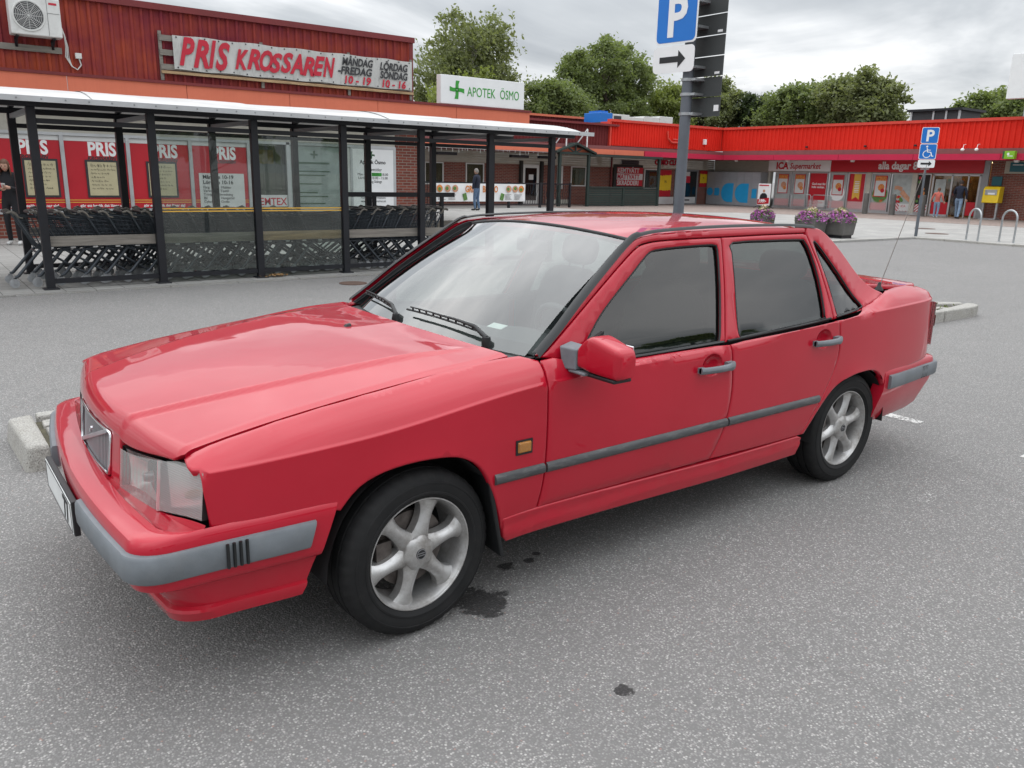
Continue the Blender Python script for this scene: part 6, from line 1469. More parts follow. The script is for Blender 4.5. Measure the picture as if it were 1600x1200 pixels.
def hood_f(x, y):
    a = abs(y); yc = yC(x)
    if a <= yc: h = 0.040 - 0.006 * (a / yc) ** 2
    else:
        t = min(1, (a - yc) / (0.735 - yc)); h = 0.034 * (1 - t) ** 1.15 - 0.011 * sstep(t / 0.07) * (1 - t)
    h *= 1 - 0.85 * sstep((x - 0.05) / 0.45) * (1 if a > yc * 0.6 else 0.6 + 0.4 * (a / (yc * 0.6)))
    if x > 0.05: h = max(h, 0.022 * (1 - (a / 0.735) ** 2))
    nx = nose_x(a, 0.74) - 0.012
    u = max(0.0, min(1.0, (x - nx) / 0.048))
    drop = 0.072 + 0.012 * sstep((a - 0.20) / 0.12) - 0.045 * sstep((a - 0.38) / 0.34)
    h -= 0.006 * sstep((a - 0.70) / 0.03)
    return zE(x) + h - drop * (1 - math.sqrt(max(0, 1 - (1 - u) ** 2)))
def hood(x, v): y = v; return Vector((x, y, hood_f(x, y)))
zR = pchip([1.05, 1.2, 1.4, 1.65, 1.9, 2.2, 2.42, 2.55], [1.355, 1.378, 1.398, 1.412, 1.415, 1.408, 1.392, 1.372])
def roof_f(x, y): a = abs(y) / 0.64; return zR(x) - 0.030 * a * a - 0.018 * a ** 6
def roof(x, y): return Vector((x, y, roof_f(x, y)))
def trunk_f(x, y):
    z = 1.062 - 0.028 * sstep((x - 2.9) / 0.6) - 0.018 * (abs(y) / 0.70) ** 2
    u = max(0, min(1, (3.60 - x) / 0.06)); return z - 0.045 * (1 - math.sqrt(max(0, 1 - (1 - u) ** 2)))
def trunk(x, y): return Vector((x, y, trunk_f(x, y)))

# ---- panels -----------------------------------------------------------------
def in_poly(p, poly):
    x, y = p; c = False; n = len(poly)
    for i in range(n):
        x1, y1 = poly[i]; x2, y2 = poly[i - 1]
        if (y1 > y) != (y2 > y) and x < (x2 - x1) * (y - y1) / (y2 - y1) + x1: c = not c
    return c
def area(poly): return sum(poly[i - 1][0] * poly[i][1] - poly[i][0] * poly[i - 1][1] for i in range(len(poly))) / 2
def dens(poly, st):
    o = []
    for i in range(len(poly)):
        a, b = poly[i], poly[(i + 1) % len(poly)]
        n = max(1, int(math.hypot(b[0] - a[0], b[1] - a[1]) / st))
        for k in range(n): o.append((a[0] + (b[0] - a[0]) * k / n, a[1] + (b[1] - a[1]) * k / n))
    return o
def inset(poly, d):
    n = len(poly); o = []
    for i in range(n):
        a, b, c = Vector(poly[i - 1]), Vector(poly[i]), Vector(poly[(i + 1) % n])
        t1, t2 = (b - a).normalized(), (c - b).normalized()
        n1, n2 = Vector((-t1.y, t1.x)), Vector((-t2.y, t2.x)); nn = n1 + n2
        L = nn.length
        nn = nn / L if L > 1e-6 else n1
        k = d / max(0.45, nn.dot(n1)); o.append((b.x + nn.x * k, b.y + nn.y * k))
    return o
def dseg(p, poly):
    m = 9e9
    for i in range(len(poly)):
        ax, ay = poly[i - 1]; bx, by = poly[i]; dx, dy = bx - ax, by - ay
        L = dx * dx + dy * dy; t = 0 if L == 0 else max(0, min(1, ((p[0] - ax) * dx + (p[1] - ay) * dy) / L))
        m = min(m, (p[0] - ax - t * dx) ** 2 + (p[1] - ay - t * dy) ** 2)
    return math.sqrt(m)
def smoothp(pts, n=4, closed=False):
    """Catmull-Rom through 2D points"""
    o = []; k = len(pts)
    for i in range(k if closed else k - 1):
        p0, p1, p2, p3 = (pts[(i + j) % k] if closed else pts[max(0, min(k - 1, i + j))] for j in (-1, 0, 1, 2))
        for s in range(n):
            t = s / n
            o.append(tuple(0.5 * (2 * p1[c] + (p2[c] - p0[c]) * t + (2 * p0[c] - 5 * p1[c] + 4 * p2[c] - p3[c]) * t * t + (3 * p1[c] - p0[c] - 3 * p2[c] + p3[c]) * t ** 3) for c in (0, 1)))
    if not closed: o.append(tuple(pts[-1]))
    return o
def panel(name, poly, fm, out, mat, parent, step=0.04, holes=(), r=0.004, flange=0.02, mirror=True, off=0.0, sx=None, smooth=62, rows=()):
    """sheet over a 2D outline: rounded rim, folded edge, laid on the surface fm; out = a rough outward direction"""
    loops = []
    P = list(poly)
    if area(P) < 0: P.reverse()
    loops.append(dens(P, step * 0.75))
    for h in holes:
        H = list(h)
        if area(H) > 0: H.reverse()
        loops.append(dens(H, step * 0.75))
    out = Vector(out); e = 0.004
    def nrm(u, v):
        a = fm(u + e, v) - fm(u - e, v); b = fm(u, v + e) - fm(u, v - e); n = a.cross(b)
        if n.length < 1e-12: return out.normalized()
        n.normalize(); return n if n.dot(out) > 0 else -n
    ins = [inset(l, r) for l in loops]
    us = [p[0] for p in loops[0]]; vs = [p[1] for p in loops[0]]
    pts = []; edges = []
    for l in ins:
        o = len(pts); pts += l; edges += [(o + i, o + (i + 1) % len(l)) for i in range(len(l))]
    # a support loop keeps the rounding of the rim out of the sheet
    for l in loops:
        l2 = inset(l, r + 0.005); o = len(pts)
        if all(in_poly(p, ins[0]) for p in l2): pts += l2
    nb = len(pts)
    stx = sx or step
    for v0 in rows:
        for i in range(int(min(us) / stx) - 1, int(max(us) / stx) + 2):
            p = (i * stx, v0)
            if in_poly(p, ins[0]) and all(not in_poly(p, h) for h in ins[1:]) and min(dseg(p, l) for l in ins) > 0.012: pts.append(p)
    i0, i1 = int(min(us) / stx) - 1, int(max(us) / stx) + 1
    j0, j1 = int(min(vs) / step) - 1, int(max(vs) / step) + 1
    for i in range(i0, i1 + 1):
        for j in range(j0, j1 + 1):
            p = (i * stx, j * step)
            if in_poly(p, ins[0]) and all(not in_poly(p, h) for h in ins[1:]) and min(dseg(p, l) for l in ins) > step * 0.35: pts.append(p)
    vv, _, ff, _, _, _ = delaunay_2d_cdt([Vector(p) for p in pts], edges, [], 0, 1e-6)
    mb = MB()
    for p in vv: mb.v.append(tuple(fm(p.x, p.y) + nrm(p.x, p.y) * off))
    for f in ff:
        c = (sum(vv[i].x for i in f) / 3, sum(vv[i].y for i in f) / 3)
        if in_poly(c, ins[0]) and all(not in_poly(c, h) for h in ins[1:]):
            mb.f.append(tuple(f)); mb.m.append(0)
    # match inset loop to cdt output by position
    key = {}
    for i, p in enumerate(vv): key[(round(p.x, 5), round(p.y, 5))] = i
    for l, li in zip(loops, ins):
        n = len(l); o = len(mb.v)
        for k, (u, v) in enumerate(l):
            nn = nrm(u, v); p = fm(u, v) + nn * off
            mb.v.append(tuple(p - nn * r * 0.8)); mb.v.append(tuple(p - nn * (r * 0.8 + flange)))
        for k in range(n):
            k2 = (k + 1) % n
            a = key.get((round(li[k][0], 5), round(li[k][1], 5))); b = key.get((round(li[k2][0], 5), round(li[k2][1], 5)))
            if a is not None and b is not None: mb.f.append((a, b, o + 2 * k2, o + 2 * k)); mb.m.append(0)
            mb.f.append((o + 2 * k, o + 2 * k2, o + 2 * k2 + 1, o + 2 * k + 1)); mb.m.append(0)
    obs = [mb.build(name, mat, parent, smooth)]
    if mirror:
        m2 = MB(); m2.v = [(a, -b, c) for a, b, c in mb.v]; m2.f = [tuple(reversed(f)) for f in mb.f]; m2.m = mb.m
        obs.append(m2.build(name, mat, parent[1] if isinstance(parent, tuple) else parent, smooth))
    return obs
def V(pts): return [(x, z - zcr(x)) for x, z in pts]
OUTS = (0, -1, 0.15)
archF = smoothp([(-0.335, 0.50), (-0.304, 0.55), (-0.237, 0.615), (-0.144, 0.650), (-0.022, 0.662), (0.105, 0.652), (0.177, 0.627), (0.229, 0.588), (0.266, 0.532), (0.30, 0.45), (0.33, 0.36)], 3)
seamA = smoothp([(0.50, 0.30), (0.509, 0.363), (0.524, 0.46), (0.532, 0.563), (0.537, 0.70), (0.541, 0.86), (0.549, 0.925)], 3)
seamB = smoothp([(1.512, 0.362), (1.540, 0.42), (1.580, 0.52), (1.602, 0.62), (1.608, 0.70), (1.602, 0.80), (1.592, 0.885)], 3)
seamC = smoothp([(2.205, 0.352), (2.28, 0.455), (2.353, 0.56), (2.415, 0.655), (2.450, 0.745), (2.452, 0.83), (2.440, 0.915)], 3)
archR = smoothp([(2.24, 0.352), (2.31, 0.455), (2.39, 0.540), (2.48, 0.592), (2.603, 0.620), (2.70, 0.626), (2.78, 0.622), (2.851, 0.604), (2.903, 0.565), (2.935, 0.52)], 3)
g = 0.0035
hl_out = [(-0.712, 0.752), (-0.700, 0.690), (-0.688, 0.600)]
fender = [(-0.66, 0.573), (-0.34, 0.560)] + archF[3:] + [(0.345, 0.300)] + [(x - g, z) for x, z in seamA] + \
         [(0.49, ztp(0.49) - 0.001)] + [(x, ztp(x) - 0.0035) for x in (0.43, 0.3, 0.15, 0.0, -0.15, -0.3, -0.45, -0.6)] + [(-0.66, ztp(-0.66) - 0.0035), (-0.70, ztp(-0.70) - 0.0035), (-0.733, ztp(-0.733) - 0.0035), (-0.738, 0.770), (-0.732, 0.7575), (-0.714, 0.7555), (-0.712, 0.70), (-0.702, 0.605), (-0.700, 0.573)]
panel('front_fender', V(fender), side, OUTS, 'car_paint', car, step=0.03, rows=(-0.003, 0.003, 0.006, 0.010))
fdoor = [(x + g, z) for x, z in seamA if z > 0.36] + [(x, ztp(x)) for x in (0.60, 0.68, 0.80, 0.95, 1.1, 1.3, 1.5)] + [(x - g, z) for x, z in reversed(seamB)]
fdoor = [(fdoor[0][0], 0.362)] + fdoor
rec = lambda cx, cz: V([(cx + 0.062 * math.cos(t), cz + 0.046 * math.sin(t)) for t in lin(0, 2 * math.pi * 23 / 24, 24)])
fd = panel('front_door', V(fdoor), side, OUTS, 'car_paint', car, holes=[rec(1.4645, 0.809)], step=0.035, rows=(-0.003, 0.003, 0.006, 0.010))
rdoor = [(x + g, z) for x, z in seamB] + [(x, ztp(x)) for x in (1.7, 1.85, 2.0, 2.15, 2.3, 2.40)] + [(x - g, z) for x, z in reversed(seamC)]
rd = panel('rear_door', V(rdoor), side, OUTS, 'car_paint', car, holes=[rec(2.31, 0.838)], step=0.035, rows=(-0.003, 0.003, 0.006, 0.010))
quarter = [(x + g, z) for x, z in seamC] + [(2.50, ztp(2.50)), (2.62, ztp(2.62)), (2.78, ztp(2.78)), (2.88, ztp(2.88)), (2.95, ztp(2.95)), (3.05, ztp(3.05)), (3.2, ztp(3.2)), (3.35, ztp(3.35)), (3.48, ztp(3.48)), (3.55, 0.985), (3.575, 0.955), (3.555, 0.90),
          (3.545, 0.80), (3.545, 0.66), (3.54, 0.605), (3.30, 0.592), (2.955, 0.568)] + list(reversed(archR))
qp = panel('quarter_panel', V(quarter), side, OUTS, 'car_paint', car, step=0.03, rows=(-0.003, 0.003, 0.006, 0.010))
sill = [(0.345, 0.357), (1.2, 0.354), (2.19, 0.347), (2.225, 0.335), (2.20, 0.245), (1.2, 0.25), (0.37, 0.255), (0.35, 0.28)]
sl = panel('sill', V(sill), lambda x, v: side(x, v) + Vector((0, -0.004 - 0.010 * sstep((0.318 - v - zcr(x)) / 0.012), 0)), OUTS, 'car_paint', car, step=0.0175, sx=0.05)
# hood: a structured sheet whose rows follow the nose
def hood_edge_f(y): return nose_x(y, 0.74) - 0.010 + 0.018 * sstep((abs(y) - 0.70) / 0.035)
def hood_edge_r(y): return 0.39 + 0.062 * (abs(y) / 0.725) ** 2
def hood_pt(u, y):
    a, b = hood_edge_f(y), hood_edge_r(y); x = a + (b - a) * u ** 1.75
    return Vector((x, y, hood_f(x, y)))
hus, hvs = lin(0, 1, 64), [0.7315 * math.copysign(abs(t) ** 0.9, t) for t in lin(-1, 1, 121)]
mb = MB(); mb.grid(hood_pt, hus, hvs)
nu, nv = len(hus), len(hvs)
rim = [i * nv for i in range(nu)] + [(nu - 1) * nv + j for j in range(1, nv)] + [i * nv + nv - 1 for i in range(nu - 2, -1, -1)] + [j for j in range(nv - 2, 0, -1)]
o1 = len(mb.v)
for i in rim:
    x, y, z = mb.v[i]; fr_ = i < nv
    mb.v.append((x + (0.004 if fr_ else 0), y * 0.9985, z - 0.004 if not fr_ else z - 0.006)); 
o2 = len(mb.v)
for i in rim:
    x, y, z = mb.v[i]; fr_ = i < nv
    mb.v.append((x + (0.045 if fr_ else 0), y * 0.997, z - (0.010 if fr_ else 0.03)))
n_ = len(rim)
for k in range(n_):
    k2 = (k + 1) % n_
    mb.f.append((rim[k], rim[k2], o1 + k2, o1 + k)); mb.f.append((o1 + k, o1 + k2, o2 + k2, o2 + k)); mb.m += [0, 0]
mb.build('hood', 'car_paint', car, 60)
# roof and trunk lid
roof_poly = [(1.128 + 0.065 * (y / 0.60) ** 2, y) for y in lin(-0.605, 0.605, 15)] + [(1.35, 0.622), (1.9, 0.622), (2.35, 0.612), (2.45, 0.60)] + [(2.50 - 0.05 * (y / 0.6) ** 2, y) for y in lin(0.55, -0.55, 9)] + [(2.45, -0.60), (2.35, -0.612), (1.9, -0.622), (1.35, -0.622)]
panel('roof', roof_poly, roof, (0, 0, 1), 'car_paint', car, step=0.045, sx=0.06, mirror=False)
trunk_poly = [(2.93, y) for y in lin(-0.66, 0.66, 9)] + [(3.2, 0.695), (3.5, 0.685), (3.58, 0.64), (3.60, 0.4), (3.605, 0), (3.60, -0.4), (3.58, -0.64), (3.5, -0.685), (3.2, -0.695)]
panel('trunk_lid', trunk_poly, trunk, (0, 0, 1), 'car_paint', car, step=0.045, mirror=False)
# rear face and tail lights
rf = MB(); rf.grid(lambda y, z: Vector((3.60 - 0.06 * (y / 0.7) ** 4 + 0.02 * (0.9 - z), y, z)), lin(-0.70, 0.70, 15), lin(0.58, 0.99, 8)); rf.build('rear_panel', 'car_paint', car, 40)
for s in (-1, 1):
    tl = MB(); tl.grid(lambda t, z: Vector((3.548 + 0.05 * math.sin(t * math.pi / 2), s * (0.812 - 0.05 * t - 0.09 * (1 - math.cos(t * math.pi / 2))), z)), lin(0, 1, 7), lin(0.665, 0.92, 6))
    o = tl.build('tail_light', 'red_lens', car, 40)
    am = MB(); am.grid(lambda t, z: Vector((3.553 + 0.05 * math.sin(t * math.pi / 2), s * (0.816 - 0.05 * t - 0.09 * (1 - math.cos(t * math.pi / 2))), z)), lin(0, 0.9, 6), lin(0.78, 0.845, 4))
    am.build('turn_lens', 'amber_lens', o, 40)

# ---- cabin frames and glass
fwin = smoothp([(0.77, 0.94), (0.86, 1.035), (0.955, 1.107), (1.116, 1.213), (1.205, 1.272), (1.262, 1.292), (1.422, 1.300), (1.60, 1.303), (1.65, 1.300), (1.664, 1.285), (1.645, 1.18), (1.62, 1.08), (1.585, 0.965), (1.562, 0.905), (1.53, 0.896), (1.30, 0.894), (1.02, 0.892), (0.80, 0.912)], 2, True)
fwin = inset(fwin if area(fwin) > 0 else list(reversed(fwin)), -0.008)
fframe_out = smoothp([(0.556, 0.934), (0.60, 0.956), (0.702, 1.025), (0.832, 1.112), (1.049, 1.248), (1.150, 1.306), (1.205, 1.323), (1.30, 1.332), (1.50, 1.336)], 3) + [(1.70, 1.337)] + smoothp([(1.704, 1.330), (1.675, 1.18), (1.645, 1.06), (1.612, 0.95), (1.594, 0.886)], 3) + [(x, ztp(x) - 0.004) for x in (1.5, 1.3, 1.1, 0.95, 0.8, 0.68, 0.60)]
rwin = smoothp([(1.785, 1.308), (2.045, 1.310), (2.30, 1.307), (2.345, 1.297), (2.378, 1.235), (2.402, 1.117), (2.402, 1.0), (2.392, 0.94), (2.36, 0.927), (2.03, 0.914), (1.75, 0.902), (1.712, 0.904), (1.708, 0.94), (1.722, 1.02), (1.752, 1.16), (1.768, 1.27)], 2, True)
rwin = inset(rwin if area(rwin) > 0 else list(reversed(rwin)), -0.008)
rframe_out = [(1.711, 1.337), (2.05, 1.340), (2.34, 1.340)] + smoothp([(2.366, 1.334), (2.398, 1.25), (2.424, 1.178), (2.452, 1.06), (2.462, 0.98), (2.462, 0.918)], 3) + [(x, ztp(x) - 0.004) for x in (2.40, 2.3, 2.15, 2.0, 1.85, 1.7)] + smoothp([(1.600, 0.886), (1.620, 0.95), (1.653, 1.06), (1.683, 1.18), (1.711, 1.325)], 3)
qwin = smoothp([(2.425, 1.292), (2.455, 1.282), (2.52, 1.222), (2.63, 1.115), (2.72, 1.010), (2.757, 0.966), (2.75, 0.953), (2.67, 0.944), (2.53, 0.934), (2.512, 0.945), (2.502, 1.02), (2.485, 1.11), (2.455, 1.20)], 2, True)
qwin = inset(qwin if area(qwin) > 0 else list(reversed(qwin)), -0.008)
cframe = [(2.372, 1.337)] + smoothp([(2.405, 1.25), (2.431, 1.178), (2.459, 1.06), (2.470, 0.98), (2.470, 0.916)], 3) + [(x, ztp(x) - 0.004) for x in (2.55, 2.65, 2.75, 2.85, 2.95)] + [(3.02, 1.00)] + smoothp([(2.99, 1.015), (2.93, 1.04), (2.86, 1.085), (2.79, 1.150), (2.70, 1.235), (2.61, 1.305), (2.53, 1.350), (2.46, 1.366), (2.38, 1.368)], 3)
rail = [(x, z + 0.006) for x, z in fframe_out[:25]] + [(1.70, 1.343), (2.05, 1.346), (2.36, 1.346), (2.372, 1.370), (2.0, 1.375), (1.5, 1.372), (1.3, 1.365)] + smoothp([(1.19, 1.354), (1.12, 1.330), (0.98, 1.245), (0.80, 1.125), (0.65, 1.015), (0.55, 0.945)], 3)
OG = (0, -1, 0.35)
for nm, po, ho, ps in (('front_door_frame', fframe_out, fwin, fd), ('rear_door_frame', rframe_out, rwin, rd), ('pillar_panel', cframe, qwin, None)):
    for k, s in ((0, 1), (1, -1)):
        fm = (lambda x, z, s=s: Vector((x, -s * gh(x, z), z)))
        panel(nm, po, fm, (0, -s, 0.35), 'car_paint', ps[k] if ps else car, holes=[ho], mirror=False, step=0.035, flange=0.018)
        wname = {'front_door_frame': 'window', 'rear_door_frame': 'window', 'pillar_panel': 'quarter_window'}[nm]
        par = ps[k] if ps else car
        po2 = inset(ho if area(ho) > 0 else list(reversed(ho)), -0.004)
        panel(wname, po2, lambda x, z, s=s: Vector((x, -s * (gh(x, z) - 0.017), z)), (0, -s, 0.35), 'car_glass', par, mirror=False, step=0.06, flange=0.002, r=0.001)
        panel('inner_trim', po, fm, (0, -s, 0.35), 'dash_plastic', par, holes=[inset(ho if area(ho) > 0 else list(reversed(ho)), 0.004)], mirror=False, step=0.05, flange=0.004, r=0.001, off=-0.030)
        # rubber channel round the pane
        hh = ho if area(ho) > 0 else list(reversed(ho))
        sealm = MB(); ring = [Vector((x, -s * (gh(x, z) - 0.007), z)) for x, z in inset(hh, 0.004)]
        sealm.tube(ring, 0.005, 6, closed=True); sealm.build('window_seal', 'trim_black', par, 60)
panel('roof_rail', rail, green, OG, 'car_paint', car, step=0.03, flange=0.02)
panel('pillar_lining', rail, green, OG, 'dash_plastic', car, step=0.05, flange=0.004, r=0.001, off=-0.034)
for k, s in ((0, -1), (1, 1)):
    # belt strips under the panes
    for nm, xs_, par in (('f', lin(0.80, 1.585, 9), fd[k]), ('r', lin(1.612, 2.435, 9), rd[k]), ('q', lin(2.49, 2.71, 5), car)):
        mb = MB(); mb.tube([(x, s * (gh(x, ztp(x)) + 0.002), ztp(x) + 0.003) for x in xs_], 0.0065 if nm != 'q' else 0.005, 6); mb.build('belt_strip', 'trim_black', par, 60)
    # black corner behind the mirror
    mb = MB(); mb.prism([(0.64, 0.915), (0.835, 0.90), (0.845, 1.01)], s * 0.815, s * 0.832); mb.build('mirror_sail', 'trim_black', fd[k])
    # drip strip: up the windscreen edge and back along the roof
    pts = smoothp([(0.55, 0.932), (0.66, 1.010), (0.80, 1.118), (0.98, 1.240), (1.115, 1.326), (1.19, 1.356), (1.35, 1.371), (1.7, 1.3795), (2.1, 1.3795), (2.36, 1.372), (2.46, 1.362)], 4)
    mb = MB()
    def rib(t, w):
        i = min(len(pts) - 2, int(t)); f = t - i; x = pts[i][0] * (1 - f) + pts[i + 1][0] * f; z = pts[i][1] * (1 - f) + pts[i + 1][1] * f
        width = 0.036 - 0.014 * sstep((x - 0.95) / 0.3)
        yy = gh(x, z) - width * w + 0.004
        return Vector((x - 0.010 * w, s * yy, z + (0.014 * math.sin(w * math.pi) + 0.012 * w if x < 1.2 else 0.010 * math.sin(w * math.pi) + 0.006 * w)))
    mb.grid(rib, lin(0, len(pts) - 1, 48), lin(0, 1, 6)); mb.build('drip_strip', 'trim_black', car, 60)
# windscreen: base curve to top curve with a little belly
def ws(t, y):
    a = abs(y); yb = 0.705; yt = 0.598; yy = y / 0.705 * (yb + (yt - yb) * t)
    x0 = 0.455 + 0.105 * (yy / 0.72) ** 2; z0 = 0.925 - 0.004 * (yy / 0.7) ** 2
    x1 = 1.122 + 0.065 * (yy / 0.6) ** 2; z1 = 1.372 - 0.040 * (yy / 0.6) ** 2
    b = 0.020 * math.sin(math.pi * t)
    return Vector((x0 + (x1 - x0) * t - b * 0.5, yy, z0 + (z1 - z0) * t + b))
wsm = MB(); wsm.grid(ws, lin(0, 1, 17), lin(-0.705, 0.705, 25)); wsc = wsm.build('windscreen', 'screen_glass', car, 60)
mb = MB()
for yy in (0,):
    mb.tube([ws(1.0, y) + Vector((0.006, 0, 0.002)) for y in lin(-0.705, 0.705, 25)], 0.009, 6)
mb.build('top_seal', 'trim_black', wsc, 60)
mb = MB(); mb.grid(lambda t, y: ws(t, y) + Vector((0.004, 0, -0.005)), lin(0.0, 0.085, 4), lin(-0.70, 0.70, 25)); mb.build('black_band', 'trim_black', wsc, 60)
st_ = MB(); st_.hexa([ws(0.14, -0.50) + Vector((0.003, 0, -0.005)), ws(0.14, -0.42) + Vector((0.003, 0, -0.005)), ws(0.175, -0.44) + Vector((0.003, 0, -0.005)), ws(0.175, -0.52) + Vector((0.003, 0, -0.005))] + [ws(0.14, -0.50) + Vector((0.004, 0, -0.007)), ws(0.14, -0.42) + Vector((0.004, 0, -0.007)), ws(0.175, -0.44) + Vector((0.004, 0, -0.007)), ws(0.175, -0.52) + Vector((0.004, 0, -0.007))]); st_.build('sticker', 'sticker_white', wsc)
# rear screen
mb = MB(); mb.grid(lambda t, y: Vector((2.47 + 0.50 * t - 0.03 * abs(y) ** 2, y * (0.58 + 0.06 * t) / 0.6, 1.376 - 0.315 * t + 0.02 * math.sin(math.pi * t) - 0.03 * (y / 0.6) ** 2)), lin(0, 1, 9), lin(-0.6, 0.6, 13))
rsc = mb.build('rear_screen', 'car_glass', car, 60)
# cowl
mb = MB(); mb.grid(lambda t, y: Vector((0.375 + 0.13 * t + 0.08 * (y / 0.72) ** 2, y, 0.912 + 0.012 * t - 0.006 * (y / 0.7) ** 2)), lin(0, 1, 4), lin(-0.73, 0.73, 17)); mb.build('cowl', 'trim_black', car, 40)
# wipers
for (yb, L, yt) in ((-0.50, 0.58, 0.10), (0.16, 0.55, 0.70)):
    mb = MB()
    piv = Vector((0.47 + 0.10 * (yb / 0.72) ** 2, yb, 0.945))
    mb.lathe([(0.0, 0.022), (0.016, 0.020), (0.020, 0.0), (0.020, -0.03)], piv, 'z', 14)
    def wp(t, h): q = ws(0.055 + 0.03 * t + 0.015 * math.sin(math.pi * t), yb + (yt - yb) * t); return q + Vector((-0.012 - 0.3 * h, 0, 0.02 + h))
    mb.tube([piv + Vector((0, 0, 0.015)), wp(0.12, 0.02), wp(0.35, 0.022), wp(0.6, 0.018)], [0.011, 0.009, 0.006, 0.004], 8)
    wo_ = mb.build('wiper', 'trim_black', car, 50)
    mb = MB()
    mb.tube([wp(t, 0.004) for t in lin(0.05, 1.0, 9)], 0.0045, 6)
    mb.tube([wp(t, 0.020) for t in lin(0.12, 0.93, 9)], 0.0035, 6)
    for t in lin(0.15, 0.9, 9): mb.tube([wp(t, 0.002), wp(t, 0.022)], 0.004, 5)
    mb.build('blade', 'trim_black', wo_, 50)
# washer jet on the hood
mb = MB(); mb.hexa([(0.155, 0.02, hood_f(0.16, 0) - 0.004), (0.185, 0.02, hood_f(0.18, 0) - 0.004), (0.185, 0.05, hood_f(0.18, 0) - 0.004), (0.155, 0.05, hood_f(0.16, 0) - 0.004), (0.165, 0.027, hood_f(0.16, 0) + 0.009), (0.183, 0.027, hood_f(0.18, 0) + 0.011), (0.183, 0.043, hood_f(0.18, 0) + 0.011), (0.165, 0.043, hood_f(0.16, 0) + 0.009)]); mb.build('washer_jet', 'trim_black', car)

# ---- nose: front frame with grille, lamps
def face(o): return lambda y, z: Vector((nose_x(y, z) + o, y, z))
nose = [(-0.333, 0.572), (-0.325, 0.563), (0.325, 0.563), (0.333, 0.572), (0.333, 0.74), (0.320, 0.752), (-0.320, 0.752), (-0.333, 0.74)]
ghole = [(-0.243, 0.585), (-0.235, 0.578), (0.235, 0.578), (0.243, 0.585), (0.250, 0.725), (0.243, 0.733), (-0.243, 0.733), (-0.250, 0.725)]
panel('nose_frame', nose, face(-0.006), (-1, 0, 0.1), 'car_paint', car, holes=[ghole], mirror=False, step=0.03, flange=0.05)
gr = MB(); gr.grid(lambda y, z: face(0.028)(y, z), lin(-0.255, 0.255, 9), [0.572, 0.74]); gr.build('grille_backing', 'well_dark', car)
gg = MB(); gp = inset(dens(ghole, 0.03), 0.004)
gg.tube([face(-0.008)(y, z) for y, z in gp], 0.006, 6, closed=True)
grille = gg.build('grille', 'chrome', car, 60)
for y in lin(-0.230, 0.230, 25):
    mb = MB(); mb.bar(face(0.004)(y, 0.582), face(0.004)(y, 0.730), 0.0075, 0.012, up=(1, 0, 0)); mb.build('grille_bar', 'grille_silver', grille)
mb = MB(); mb.bar(face(-0.010)(0.205, 0.590), face(-0.010)(-0.205, 0.726), 0.016, 0.010, up=(1, 0, 0)); mb.build('diagonal_bar', 'grille_silver', grille, bevel=0.003)
mb = MB(); mb.bar(face(-0.018)(-0.022, 0.680), face(-0.018)(-0.046, 0.702), 0.008, 0.008, up=(1, 0, 0)); mb.build('badge_arrow', 'chrome', grille)
